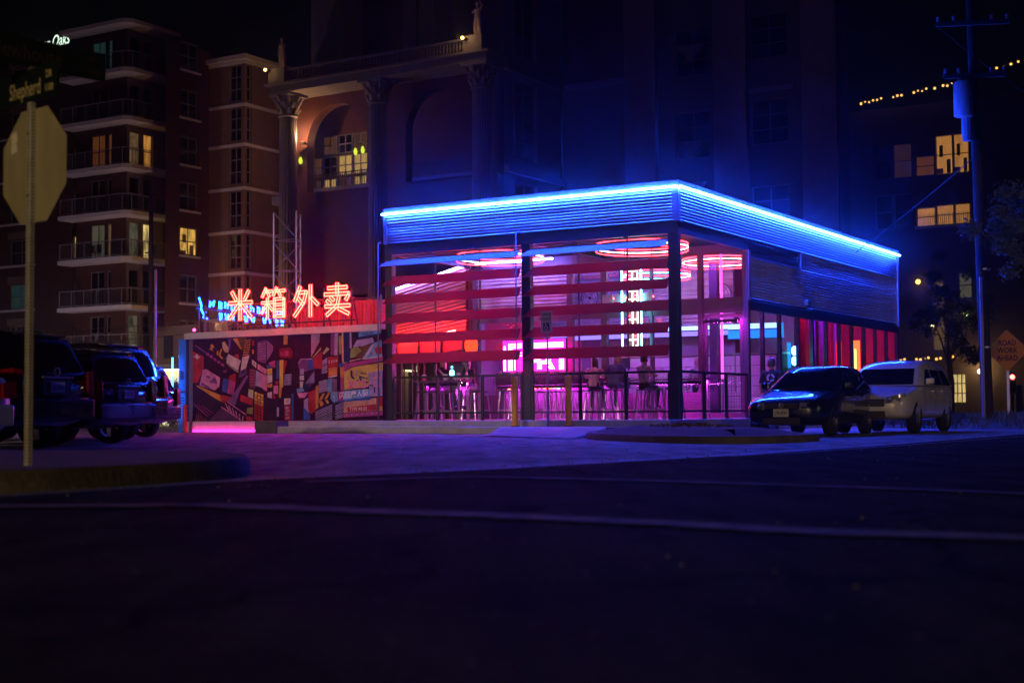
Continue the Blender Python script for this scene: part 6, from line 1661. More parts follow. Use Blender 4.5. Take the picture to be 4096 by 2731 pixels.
tail(HATCH, 'silver car cut off by the left edge of the photo', (-5.95, 17.4), P_silver, None, 1.08)
# ---------------------------------------------------------------- stop sign seen from behind, with street name blades
ss = emp('stop_sign', 'back of a stop sign on a perforated post with two street name blades on top', 'road sign', (-3.48, 10.24, .143), -R(40))
mb = MB(); mb.box(-.0225, .0225, -.0225, .0225, -.05, 2.63); mb.build('post', mat('dull_galvanised', (.5, .5, .47), .55, metal=.3, var=.2, vscale=8), ss, bevel=.004)
mb = MB()
for k in range(98):
    z = .03+k*.026
    for f in (0, 1):
        N = 8; r_ = .0068
        if f == 0: mb.poly([(r_*math.cos(2*PI*j/N), -.0231, z+r_*math.sin(2*PI*j/N)) for j in range(N)])
        else: mb.poly([(.0231, r_*math.cos(2*PI*j/N), z+r_*math.sin(2*PI*j/N)) for j in range(N)])
pf = mb.build('punched_holes', mat('hole_dark', (.004, .004, .004), 1), ss); pf['kind'] = 'stuff'
mb = MB(); rr_ = .415/math.cos(PI/8)
mb.prism([(rr_*math.cos(PI/8+k*PI/4), 2.17+rr_*math.sin(PI/8+k*PI/4)) for k in range(8)], .024, .028)
sp = mb.build('sign_plate', mat('bare_aluminium', (.44, .42, .24), .5, metal=.2, var=.14, vscale=5, rvar=.1, stretch=(1, 1, .3)), ss)
for z in (1.95, 2.4):
    mb = MB(); mb.M = Matrix.Translation((0, -.0225, z)) @ Matrix.Rotation(PI/2, 4, 'X'); mb.lathe([(.014, 0), (.014, .008), (.006, .012)], 6); mb.build('bolt', M_galv, ss)
for z0, z1 in ((2.29, 2.36), (2.365, 2.44)):
    mb = MB(); mb.hexa([(-.3, .022, z0-.005), (-.225, .022, z0+.01), (-.225, .0238, z0+.01), (-.3, .0238, z0-.005), (-.31, .022, z1-.005), (-.235, .022, z1+.008), (-.235, .0238, z1+.008), (-.31, .0238, z1-.005)]); mb.build('sticker', mat('sticker_paper', (.75, .75, .6), .6), ss)
M_bl = mat('blade_green', (.004, .012, .008), .4); M_bt = mat('blade_letters', (.5, .46, .22), .5); M_bt2 = mat('blade_letters_shaded', (.05, .032, .028), .5)  # second blade's letters are darkened as the side turned from the lamp
mb = MB(); mb.box(-.72, .345, -.004, .004, 2.635, 2.875); b1 = mb.build('name_blade', M_bl, ss)
for b_, s_, x_, z_, w_ in (('Shepherd', .165, -.08, 2.73, .66), ('DR', .075, .23, 2.805, .75), ('1100', .075, .235, 2.705, .75)):
    mb = MB(); add_text(mb, b_, s_, (x_, -.006, z_), sx=w_, bold=.0015); mb.build('lettering', M_bt, b1)
mb = MB(); mb.box(-.004, .004, -.55, .62, 2.885, 3.1); b2 = mb.build('name_blade', M_bl, ss)
for b_, s_, x_, z_ in (('Newhouse', .17, -.05, 2.985), ('ST', .07, .5, 3.035), ('700', .07, .52, 2.935)):
    mb = MB(); add_text(mb, b_, s_, (.006, x_, z_), (0, 1, 0), sx=.8, bold=.0015); mb.build('lettering', M_bt2, b2)
mb = MB(); mb.box(-.03, .03, -.02, .02, 2.87, 2.89); mb.build('bracket', M_galv, ss)

# ---------------------------------------------------------------- street lamp behind the viewer that lights the backs of things
lp = emp('street_lamp', 'street lamp on a tall arm across the road behind the viewer', 'street lamp', (-13, -30, 0), 0)
mb = MB(); mb.tube([(0, 0, 0), (0, 0, 8), (0, .4, 8.6), (0, 1.6, 8.8)], [.1, .07, .05, .04], 8); mb.build('pole', M_galv, lp)
mb = MB(); mb.box(-.15, .15, 1.5, 2.1, 8.72, 8.84); mb.build('head', M_galv, lp); mb = MB(); mb.box(-.11, .11, 1.56, 2.04, 8.7, 8.718); mb.build('lens', emit('street_lamp_lens', (1, .7, .35), 20), lp)
l = bpy.data.lights.new('street_light', 'SPOT'); l.spot_size = R(84); l.spot_blend = .04; l.energy = 17000; l.color = (1, .66, .34); l.shadow_soft_size = .25
lo_ = bpy.data.objects.new('street_light', l); col.objects.link(lo_); lo_.parent = lp; lo_.location = (0, 1.8, 8.6); lo_.rotation_euler = (R(90-42-.5), 0, R(-18))

mural_fill = copy_tree(lp)  # added lamp out of view, put there to brighten the mural
put(mural_fill, (-27, 9, 0), R(-22)); mural_fill['label'] = 'added street lamp out of view beyond the left edge, brightening the mural'
for ch in mural_fill.children:
    if ch.type == 'LIGHT':
        ch.data = ch.data.copy(); ch.data.energy = 16000; ch.data.color = (1, .68, .74); ch.data.spot_size = R(62); ch.rotation_euler = (R(90-31-.5), 0, R(0))
lp3 = copy_tree(lp)
put(lp3, (31, 4, 0), R(31)); lp3['label'] = 'street lamp on a tall arm beyond the right edge, across from the parked cars'
for ch in lp3.children:
    if ch.type == 'LIGHT':
        ch.data = ch.data.copy(); ch.data.energy = 3400; ch.data.color = (1, .68, .5); ch.data.spot_size = R(66); ch.rotation_euler = (R(90-33-.5), 0, 0)
for o in (lp, mural_fill, lp3): o['group'] = 'street lamps'
# ---------------------------------------------------------------- poles and wires
def util_pole(lab, x, y, h, r, lean=(0, 0), transformer=False, arms=()):
    t = emp('utility_pole', lab, 'utility pole', (x, y, 0))
    top = (lean[0], lean[1], h)
    mb = MB(); mb.tube([(0, 0, -.1), (lean[0]*.5, lean[1]*.5, h*.5), top], [r, r*.85, r*.7], 12); mb.build('pole', mat('pole_timber', (.024, .019, .017), .85, var=.3, vscale=3, bump=.3, stretch=(3, 3, .3)), t, smooth=50)
    for z, hw in arms:
        fx = lean[0]*z/h
        mb = MB(); mb.M = Matrix.Translation((fx, 0, z)) @ Matrix.Rotation(GR+.4, 4, 'Z'); mb.box(-hw, hw, -r-.1, -r, -.06, .06); mb.build('crossarm', mat('pole_timber'), t)
        for k in (-1, -.55, .55, 1):
            mb = MB(); mb.M = Matrix.Translation((fx, 0, z)) @ Matrix.Rotation(GR+.4, 4, 'Z') @ Matrix.Translation((k*hw*.94, -r-.05, .06)); mb.lathe([(.03, 0), (.06, .05), (.035, .09), (.06, .13), (.03, .17)], 8); mb.build('insulator', mat('porcelain', (.16, .17, .2), .3), t)
    return t
up = util_pole('tall timber utility pole with a transformer at the right edge', 13.35, 40, 12.8, .17, (-.24, 0), True, ((11.4, 1.0), (9.9, .85)))
mb = MB(); mb.M = Matrix.Translation((-.52, -.12, 8.75)); mb.lathe([(.24, 0), (.27, .04), (.27, .92), (.22, 1.0), (.06, 1.03)], 16); mb.build('transformer', mat('transformer_grey', (.4, .42, .44), .4), up, smooth=40)
mb = MB(); mb.box(-.5, -.1, -.06, .06, 9.2, 9.28); mb.box(-.5, -.1, -.06, .06, 9.5, 9.58); mb.build('transformer_bracket', M_galv, up)
for x in (-.62, -.42):
    mb = MB(); mb.lathe([(.04, 9.75), (.06, 9.82), (.035, 9.88), (.05, 9.95), (.02, 10.02)], 8, (x, -.12, 0)); mb.build('insulator', mat('porcelain'), up)
mb = MB(); mb.M = Matrix.Translation((-.45, -.16, 8.3)); mb.lathe([(.12, -.25), (.16, 0), (.16, .4)], 10); mb.build('meter_can', mat('transformer_grey'), up)
mb = MB(); mb.box(-.2, -.13, -.2, -.1, 0, 4.2); mb.build('cable_guard', mat('guard_metal', (.2, .2, .21), .5, metal=.3), up)
for z in (2.2, 4.4): 
    mb = MB(); mb.lathe([(.178, z), (.178, z+.05)], 12); mb.build('band', M_galv, up)
def wire(name_lab, P, Q, sag, r=.012):
    P, Q = Vector(P), Vector(Q)
    mb = MB(); mb.tube([P.lerp(Q, k/14)-Vector((0, 0, sag*4*(k/14)*(1-k/14))) for k in range(15)], r, 4)
    o = mb.build('overhead_wire', mat('wire_black', (.05, .05, .06), .4)); setp(o, name_lab, 'wire', 'overhead wires')
wire('wire from the tall utility pole off to the right', (13.2, 39.8, 8.0), (34, 46, 10.5), .8, .018)
wire('wire slanting down from the tall utility pole to the dark tower', (13.1, 39.9, 7.6), (9.0, 52, 3.9), .25, .016)
wire('upper wire crossing in front of the brick apartment block', (-30, 60, 4.6), (-11.5, 56, 4.3), .5)
wire('lower wire crossing in front of the brick apartment block', (-30, 58, 3.6), (-11.5, 56, 3.8), .4)
wire('upper cable sagging from the tall pole crossarm out of the picture', (12.2, 40.3, 11.5), (30, 62, 12.2), 1.2, .02)
wire('lower cable sagging from the tall pole crossarm out of the picture', (12.3, 40.2, 10.0), (30, 62, 10.8), 1.3, .02)
p2 = util_pole('thin dark pole in front of the brick apartment block', -14.0, 55, 9.2, .12)
t = emp('lamp_post', 'slender bluish post right of the thin dark pole', 'post', (-11.3, 45, 0))
mb = MB(); mb.tube([(0, 0, 0), (0, 0, 5.1)], .045, 8); mb.build('shaft', M_galv, t); mb = MB(); mb.lathe([(.09, 0), (.06, .2)], 8); mb.build('base', M_galv, t)

# ---------------------------------------------------------------- right edge: verge, signs, signal
def grass(name, cx, cy, rx, ry, n, h, lab_kind='stuff', m=None, z0=0.0):
    mb = MB()
    for k in range(n):
        a = rnd.uniform(0, 2*PI); q = math.sqrt(rnd.random()); x = cx+rx*q*math.cos(a); y = cy+ry*q*math.sin(a)
        z = z0+.22*(1-q*q); hh = h*rnd.uniform(.5, 1.2); b = rnd.uniform(0, PI); w_ = rnd.uniform(.01, .025); l = rnd.uniform(-.12, .12); l2 = rnd.uniform(-.12, .12)
        dx, dy = math.cos(b)*w_, math.sin(b)*w_
        mb.poly([(x-dx, y-dy, z-.05), (x+dx, y+dy, z-.05), (x+l*.5+dx*.5, y+l2*.5+dy*.5, z+hh*.6), (x+l, y+l2, z+hh)])
    o = mb.build(name, m or mat('grass_blade', (.06, .07, .04), .8), fix=False); o['kind'] = 'stuff'; return o
mb = MB()
V = [[mb.vert((14.9+4.6*q*math.cos(2*PI*k/20), 42+7*q*math.sin(2*PI*k/20), .24*(1-q*q)-.005)) for k in range(20)] for q in (1, .8, .55, .3, .05)]
for A, B in zip(V, V[1:]):
    for k in range(20): mb.face((A[k], A[(k+1) % 20], B[(k+1) % 20], B[k]))
mb.face(V[-1]); setp(mb.build('grass_verge', mat('verge_soil', (.05, .055, .035), .9, var=.4, vscale=3, bump=1, bscale=12), smooth=True), kind='structure')
grass('verge_grass', 14.9, 42, 4.5, 6.9, 5200, .22)
grass('island_grass', 3.4, 27.5, 1.5, 4.2, 700, .05, m=mat('dry_grass', (.09, .065, .03), .9), z0=.02)
t = emp('road_work_sign', 'orange diamond road work sign at the right edge', 'road sign', (15.75, 45.2, 0), R(-20))
mb = MB(); mb.prism([(-.66, 2.35), (0, 1.69), (.66, 2.35), (0, 3.01)], -.02, 0); mb.build('sign_plate', mat('sign_orange', (.62, .19, .004), .7, spec=.05), t)
for b, z in (('ROAD', 2.58), ('WORK', 2.34), ('AHEAD', 2.1)):
    mb = MB(); add_text(mb, b, .24, (0, -.025, z), sx=.8, bold=.004); mb.build('lettering', mat('black_ink', (.01, .01, .01), .9, spec=.05), t)
mb = MB(); mb.box(-.04, .04, .004, .06, -.05, 2.9); mb.build('post', M_galv, t)
t = emp('traffic_signal', 'small traffic signal glowing red at the right edge', 'traffic signal', (24.6, 70, 0), R(-15))
mb = MB(); mb.tube([(0, 0, 0), (0, 0, 2.3)], .07, 8); mb.build('pole', M_black, t)
mb = MB(); mb.box(-.16, .16, -.1, .1, 1.2, 2.25); mb.build('housing', M_black, t, bevel=.02)
for z, m in ((2.05, emit('signal_red', (1, .06, .05), 16)), (1.73, mat('lens_off', (.05, .04, .01), .2)), (1.4, mat('lens_off2', (.01, .04, .02), .2))):
    mb = MB(); mb.M = Matrix.Translation((0, -.11, z)) @ Matrix.Rotation(PI/2, 4, 'X'); mb.lathe([(.12, 0), (.1, .03), (.02, .05)], 12); mb.build('lens', m, t)
for dx, l in ((0, 'left one of two pale cabinets at the right edge'), (1.25, 'right one of two pale cabinets at the right edge')):
    t = emp('utility_cabinet', l, 'cabinet', (26.0+dx, 72, 0), R(-15), 'pale cabinets')
    mb = MB(); mb.box(-.5, .5, -.3, .3, .1, 1.7); mb.build('case', mat('cabinet_paint', (.5, .5, .42), .5), t, bevel=.05); mb = MB(); mb.box(-.46, .46, -.31, -.301, .2, 1.6); mb.build('door', mat('cabinet_paint'), t); mb = MB(); mb.box(-.4, .4, -.25, .25, 0, .1); mb.build('plinth', M_kerb, t)

# ---------------------------------------------------------------- trees and shrubs
M_bark = mat('bark', (.06, .045, .035), .9, bump=.6, bscale=12)
def leafy(name, lab, loc, trunk_h, crown, n, leaf, m, group=None, cat='tree'):
    t = emp(name, lab, cat, loc, 0, group)
    if trunk_h:
        mb = MB(); mb.tube([(0, 0, -.1), (.1, 0, trunk_h*.5), (0, .1, trunk_h)], [.22, .16, .1], 8)
        for c in crown:
            mb.tube([(0, .05, trunk_h*.75), (c[0]*.5, c[1]*.5, (trunk_h*.8+c[2])/2), (c[0], c[1], c[2])], [.08, .05, .015], 5)
        mb.build('trunk', M_bark, t, smooth=True)
    mb = MB()
    clumps = []
    for (cx, cy, cz, r) in crown:
        for k in range(max(4, int(7*r))):
            v = Vector((rnd.gauss(0, 1), rnd.gauss(0, 1), rnd.gauss(0, .8))).normalized()*r*rnd.uniform(.45, 1.05)
            clumps.append((Vector((cx, cy, cz))+v, r*rnd.uniform(.18, .38)))
    for k in range(n):
        c, r = rnd.choice(clumps)
        p = c+Vector((rnd.gauss(0, 1), rnd.gauss(0, 1), rnd.gauss(0, .8)))*r*.55
        a = Vector((rnd.gauss(0, 1), rnd.gauss(0, 1), rnd.gauss(0, 1))).normalized(); b = a.orthogonal().normalized(); l = leaf*rnd.uniform(.6, 1.3)
        mb.poly([p-a*l, p+b*l*.45, p+a*l, p-b*l*.45])
    o = mb.build('crown', m, t, fix=False); o['kind'] = 'stuff'
    return t
M_leaf = mat('leaf_green', (.09, .12, .11), .5, var=.3); M_leafd = mat('leaf_dark', (.03, .05, .025), .6, var=.3)
leafy('street_tree', 'leafy tree at the right edge, blue-lit branches hanging by the tall utility pole', (14.3, 36, 0), 4.2, [(-2.2, 0, 5.0, .75), (-1.3, -.2, 5.5, .95), (-.3, 0, 5.9, 1.1), (.8, .2, 5.4, 1.2), (-1.5, 0, 4.4, .55), (-.3, .1, 4.5, .8), (1.0, 0, 4.4, .9), (.9, 0, 6.8, 1.0)], 12500, .075, M_leaf)
leafy('street_tree', 'dark tree in front of the warm lit apartment windows on the right', (21.5, 70, 0), 3.6, [(-.6, 0, 4.6, 1.4), (.9, 0, 5.4, 1.5), (0, 0, 6.9, 1.3), (1.0, .2, 3.4, 1.0)], 5200, .1, M_leafd)
for (x, y, h, l) in ((-10.2, 44, 1.9, 'tall bush lit yellow left of the blue pier'), (-10.9, 46, 1.6, 'lower bush beside the lit entrance at the left')):
    leafy('bush', l, (x, y, 0), 0, [(0, 0, h*.5, h*.42), (.2, 0, h*.8, h*.25), (-.3, 0, h*.35, h*.35)], 2200, .05, M_leaf, None, 'bush')
# ---------------------------------------------------------------- the buildings behind
def holes(mb, s0, s1, z0, z1, ops, d, P):
    """wall sheet with rectangular openings and reveals; P maps (s, depth, z) to a point"""
    xs = sorted({s0, s1, *[o[0] for o in ops], *[o[1] for o in ops]}); zs = sorted({z0, z1, *[o[2] for o in ops], *[o[3] for o in ops]})
    xs = [x for x in xs if s0 <= x <= s1]; zs = [z for z in zs if z0 <= z <= z1]
    for a, b in zip(xs, xs[1:]):
        run = None
        for c, e in zip(zs, zs[1:]):
            inside = any(o[0] <= (a+b)/2 <= o[1] and o[2] <= (c+e)/2 <= o[3] for o in ops)
            if not inside: mb.poly([P(a, 0, c), P(b, 0, c), P(b, 0, e), P(a, 0, e)])
    for o in ops:
        a, b, c, e = o[:4]
        mb.poly([P(a, 0, c), P(a, d, c), P(a, d, e), P(a, 0, e)]); mb.poly([P(b, 0, c), P(b, 0, e), P(b, d, e), P(b, d, c)])
        mb.poly([P(a, 0, c), P(b, 0, c), P(b, d, c), P(a, d, c)]); mb.poly([P(a, 0, e), P(a, d, e), P(b, d, e), P(b, 0, e)])
M_wglass = mat('dark_window', (.006, .007, .01), .08, spec=.7)
M_wframe = mat('window_frame', (.2, .19, .18), .6)
def lit(name, c, s):
    m = emit('lit_'+name, c, s); nt = m.node_tree; e = next(n for n in nt.nodes if n.type == 'EMISSION')
    tc = nt.nodes.new('ShaderNodeTexCoord'); mp = nt.nodes.new('ShaderNodeMapping'); mp.inputs['Scale'].default_value = (1.6, 1.6, .55)
    nz = nt.nodes.new('ShaderNodeTexNoise'); nz.inputs['Scale'].default_value = 1.7; nz.inputs['Detail'].default_value = 4
    wv = nt.nodes.new('ShaderNodeTexWave'); wv.inputs['Scale'].default_value = 2.2; wv.inputs['Distortion'].default_value = 2.5
    mu = nt.nodes.new('ShaderNodeMath'); mu.operation = 'MULTIPLY'
    mr = nt.nodes.new('ShaderNodeMapRange'); mr.inputs[1].default_value = .1; mr.inputs[2].default_value = .5; mr.inputs[3].default_value = s*.25; mr.inputs[4].default_value = s*1.5
    L = nt.links.new
    L(tc.outputs['Object'], mp.inputs['Vector']); L(mp.outputs[0], nz.inputs['Vector']); L(mp.outputs[0], wv.inputs['Vector'])
    ad = nt.nodes.new('ShaderNodeMath'); ad.operation = 'ADD'; ad.inputs[1].default_value = .35; L(wv.outputs['Fac'], ad.inputs[0])
    L(nz.outputs['Fac'], mu.inputs[0]); L(ad.outputs[0], mu.inputs[1]); L(mu.outputs[0], mr.inputs[0]); L(mr.outputs[0], e.inputs['Strength'])
    return m
L_warm = lit('warm', (1, .55, .1), .62); L_yel = lit('yellow', (1, .72, .25), .55); L_dim = lit('dim', (.8, .45, .2), .10); L_grey = lit('grey', (.75, .68, .45), .07); L_teal = lit('teal', (.2, .5, .5), .035); L_or = lit('orange', (1, .42, .08), .30); L_ord = lit('orange_dim', (1, .3, .08), .06)
M_drape = mat('drape', (.4, .32, .2), .8)
def window(par, P, o, nx, nz, m=None, fr=.06, d=.18, things=0):
    a, b, c, e = o[:4]
    def bx(mb, s0, s1, d0, d1, z0, z1):
        mb.hexa([P(s0, d0, z0), P(s1, d0, z0), P(s1, d1, z0), P(s0, d1, z0), P(s0, d0, z1), P(s1, d0, z1), P(s1, d1, z1), P(s0, d1, z1)])
    w = emp('window'); w.parent = par
    mb = MB()
    bx(mb, a, a+fr, d-.06, d, c, e); bx(mb, b-fr, b, d-.06, d, c, e); bx(mb, a+fr, b-fr, d-.06, d, c, c+fr); bx(mb, a+fr, b-fr, d-.06, d, e-fr, e)
    for k in range(1, nx): x = a+(b-a)*k/nx; bx(mb, x-fr/2, x+fr/2, d-.058, d-.002, c+fr, e-fr)
    for k in range(1, nz): z = c+(e-c)*k/nz; bx(mb, a+fr, b-fr, d-.055, d-.004, z-fr/2, z+fr/2)
    mb.build('frame', M_wframe, w)
    mb = MB(); mb.poly([P(a, d-.02, c), P(b, d-.02, c), P(b, d-.02, e), P(a, d-.02, e)]); mb.build('pane', m or M_wglass, w)
    if things:
        w_ = (b-a)
        for nm, q in (('chair_outline', (.62, .85, .03, .38)), ('picture', (.2, .42, .45, .75)), ('shelf_outline', (.05, .4, .03, .16))):
            mb = MB(); bx(mb, a+w_*q[0], a+w_*q[1], d-.035, d-.025, c+(e-c)*q[2], c+(e-c)*q[3]); mb.build(nm, M_drape, w)
    return w
def XF(y): return lambda s, d, z: (s, y+d, z)
def YF(x): return lambda s, d, z: (x-d, s, z)
# --- brick apartment block at the left
M_brick = mat('red_brick', (.07, .024, .019), .85, var=.3, vscale=2.5, bump=.2, bscale=30)
M_beige = mat('tan_brick', (.22, .13, .08), .85, var=.14, vscale=2, bump=.15, bscale=30)
M_slab = mat('pale_slab', (.72, .69, .7), .7)
M_grill = mat('balcony_bars', (.1, .1, .12), .5)
ap = emp('apartment_block', 'dark red brick apartment block with white edged corner balconies', 'apartment building', (-24.49, 90, 0), GR)
FL = [4.4, 7.29, 10.34, 13.23, 16.16, 19.19, 22.28]
# left wing, front
PF = XF(1.3)
ops = []
for k, z in enumerate(FL):
    for a, b in ((-12.6, -10.4), (-16.6, -14.4)): ops.append((a, b, z+.5, z+2.2))
    ops.append((-6.35, -5.55, z+.55, z+2.1))
mb = MB(); holes(mb, -30, -4.6, 0, 24.6, ops, .25, PF); mb.box(-30, -4.61, 1.57, 12, 0, 24.5); mb.build('wall', M_brick, ap)
for i, o in enumerate(ops):
    m = None
    if o[0] == -6.35 and abs(o[2]-(10.34+.55)) < .01: m = L_yel
    if o[0] == -12.6 and abs(o[2]-(7.29+.5)) < .01: m = L_teal
    window(ap, PF, o, 2 if o[1]-o[0] > 1 else 1, 2 if o[1]-o[0] > 1 else 3, m)
for z in FL:
    mb = MB(); mb.box(-17, -10, 1.2, 1.298, z+.34, z+.48); mb.build('sill_band', M_slab, ap)
    mb = MB(); mb.box(-12.75, -10.25, 1.24, 1.299, z+2.25, z+2.75); mb.build('spandrel', M_beige, ap)
# corner tower and balconies
PT, PS = XF(.0), YF(0.0)
ops = []
for z in FL: ops += [(-3.3, -1.95, z+.25, z+2.45), (-1.8, -1.35, z+.25, z+2.45)]
mb = MB(); holes(mb, -4.6, -.0, 0, 25.2, ops, .2, PT); mb.box(-4.58, -.24, .24, 12, 0, 25.1); mb.build('wall', M_brick, ap)
LITF = {(4, 0): L_ord, (4, 1): L_ord, (2, 0): L_grey, (2, 1): L_dim, (6, 0): L_teal, (6, 1): L_teal}
for i, o in enumerate(ops): window(ap, PT, o, 1 if o[1]-o[0] < 1 else 2, 2, LITF.get((i//2, i % 2)))
ops = []
for z in FL: ops += [(.25, 1.2, z+.25, z+2.5), (1.45, 2.3, z+.25, z+2.5)]
mb = MB(); holes(mb, .0, 3.2, 0, 25.2, ops, .2, PS); mb.build('wall', mat('pale_brick', (.2, .16, .15), .85, var=.15), ap)
LITS = {(4, 0): L_dim, (4, 1): L_or, (2, 0): L_grey, (2, 1): L_yel, (0, 0): L_grey}
for i, o in enumerate(ops): window(ap, PS, o, 1, 2, LITS.get((i//2, i % 2)))
for z in FL+[25.38]:
    mb = MB(); mb.slabz([(-4.9, -1.25), (.9, -1.25), (1.35, -.8), (1.35, 3.4), (.003, 3.4), (.003, -.003), (-4.9, -.003)], z-.16, z+.1); mb.build('balcony_slab', M_slab, ap)
    if z > 25: continue
    mb = MB()
    for zz in (z+.2, z+1.15): mb.tube([(-4.8, -1.15, zz), (.85, -1.15, zz), (1.25, -.75, zz), (1.25, 3.3, zz)], .025, 5)
    for k in range(6): mb.tube([(-4.8+k*1.13, -1.15, z+.1), (-4.8+k*1.13, -1.15, z+1.15)], .025, 4)
    for k in range(5): mb.tube([(1.25, -.75+k*1.0, z+.1), (1.25, -.75+k*1.0, z+1.15)], .025, 4)
    mb.build('balcony_rail', mat('balcony_rail_paint', (.3, .3, .34), .5), ap)
    mb = MB()
    for k in range(44): mb.bar((-4.75+k*.128, -1.15, z+.2), (-4.75+k*.128, -1.15, z+1.13), .018, .018)
    for k in range(31): mb.bar((1.25, -.7+k*.128, z+.2), (1.25, -.7+k*.128, z+1.13), .018, .018)
    o = mb.build('balcony_bars', M_grill, ap); o['kind'] = 'stuff'
for k, (x, y) in enumerate(((-2.6, -.7), (-1.9, -.75), (.7, 1.4))):
    t = emp('balcony_chair', ['left dark chair on the balcony above the thin pole', 'right dark chair on the balcony above the thin pole', 'dark plant stand at the balcony end by the lit glass'][k], 'chair' if k < 2 else 'plant stand', (Matrix.Translation((-24.49, 90, 0)) @ Matrix.Rotation(GR, 4, 'Z')) @ Vector((x, y, 10.441)), GR)
    mb = MB(); mb.box(-.25, .25, -.25, .25, .4, .46); mb.build('seat', M_black, t); mb = MB(); mb.box(-.25, .25, .2, .25, .465, .95); mb.build('backrest', M_black, t)
    for sx in (-.22, .2):
        for sy in (-.22, .2):
            mb = MB(); mb.box(sx, sx+.03, sy, sy+.03, 0, .4); mb.build('leg', M_black, t)
# receding brick wing
PB = YF(3.0)
ops = [(1.7, 3.5, z+.35, z+2.15) for z in FL]
mb = MB(); holes(mb, 3.4, 4.33, 0, 24.2, [], .2, PB); holes(mb, .4, 3.4, 0, 24.2, ops, .2, PB); mb.box(.3, 2.76, 3.5, 12, 0, 24.1); mb.build('wall', M_brick, ap)
ops = [(1.75, 3.3, z+.35, z+2.1) for z in FL]
for i, o in enumerate(ops): window(ap, PB, o, 2, 2, L_warm if i == 2 else None, things=(i == 2))
for z in FL:
    mb = MB(); mb.box(3.002, 3.1, 1.6, 3.5, z+.18, z+.3); mb.build('sill_band', M_slab, ap)
# tan stair wing
tw = emp('apartment_wing', 'tan rendered wing with tall stair windows, joined to the brick apartment block', 'apartment building', (-24.49, 90, 0), GR)
PW, PWS = XF(4.33), YF(6.05)
BZ = [3.6, 6.6, 9.56, 12.22, 15.02, 17.84, 20.43, 23.2]
ops = [(4.7, 5.75, a+.25, b-.15) for a, b in zip(BZ, BZ[1:])]
mb = MB(); holes(mb, 3.01, 6.05, 0, 23.2, ops, .25, PW); mb.box(3.02, 5.8, 4.6, 12, 0, 23.1); mb.build('wall', M_beige, tw)
for o in ops: window(tw, PW, o, 2, 3, None, .07)
ops2 = [(4.55, 5.0, a+.25, b-.15) for a, b in zip(BZ, BZ[1:])]
mb = MB(); holes(mb, 4.33, 9.5, 0, 23.2, ops2, .25, PWS); mb.build('wall', M_beige, tw)
for o in ops2: window(tw, PWS, o, 1, 3, None, .07)
for z in BZ:
    mb = MB(); mb.box(3.01, 6.1, 4.25, 4.328, z-.14, z+.06); mb.box(6.053, 6.13, 4.251, 9.5, z-.14, z+.06); mb.build('string_course', M_slab, tw)
mb = MB(); mb.box(2.9, 6.4, 4.0, 9.6, 23.3, 23.6); mb.build('cornice', M_slab, tw)
# roof sign lettering
rs = emp('roof_sign', 'small glowing white script sign reading River Oaks on the apartment roof', 'sign', (-24.49, 90, 0), GR)
mb = MB(); add_text(mb, 'at River Oaks', 1.15, (-8.7, .9, 25.6), (.998, 0, .06), (-.06, 0, .998), sx=.72, shear=.35, bold=.01); mb.build('lettering', emit('roof_sign_glow', (.75, 1, .8), 1.3), rs)
mb = MB(); mb.box(-12.2, -5.4, 1.0, 1.06, 24.58, 25.0); mb.build('sign_rail', M_black, rs)
# lit ground floor entrance at the left
en = emp('entrance_canopy', 'brightly lit ground floor entrance with a glowing canopy at the left', 'entrance', (-17.2, 70, 0), GR)
mb = MB(); mb.box(-1.2, 1.6, .5, .9, -.02, 4.9); mb.build('wall', mat('warm_render', (.5, .36, .22), .8, var=.1), en)
mb = MB(); mb.box(-1.0, 1.5, -.6, .498, 2.7, 2.95); mb.build('canopy', M_white, en)
mb = MB(); mb.box(-.95, 1.45, -.55, .45, 2.68, 2.698); mb.build('canopy_light', emit('canopy_glow', (1, .92, .5), 9), en)
mb = MB(); mb.box(-.8, .2, -.602, -.6, 2.72, 2.93); mb.build('lit_fascia', emit('fascia_glow', (1, .95, .55), 3.5), en)
mb = MB(); mb.box(-.5, 1.0, .46, .498, .0, 2.4); mb.build('glass_door', emit('door_glow', (1, .9, .55), 1.0), en)
for k in range(3):
    mb = MB(); mb.box(-.52+k*.75, -.46+k*.75, .42, .46, 0, 2.4); mb.build('door_frame', M_frame, en)
mb = MB(); mb.box(-.4, .2, .44, .498, 3.3, 4.4); mb.build('louvre', M_frame, en)
t = emp('wall_lamp', 'glowing yellow lamp just left of the blue pier', 'lamp', (-12.7, 55, 0), GR)
mb = MB(); mb.tube([(0, 0, 0), (0, 0, 2.5)], .04, 6); mb.build('post', M_black, t); mb = MB(); mb.ball((0, 0, 2.72), .2, sz=1.3); mb.build('globe', emit('lamp_globe', (.9, 1, .35), 7), t)

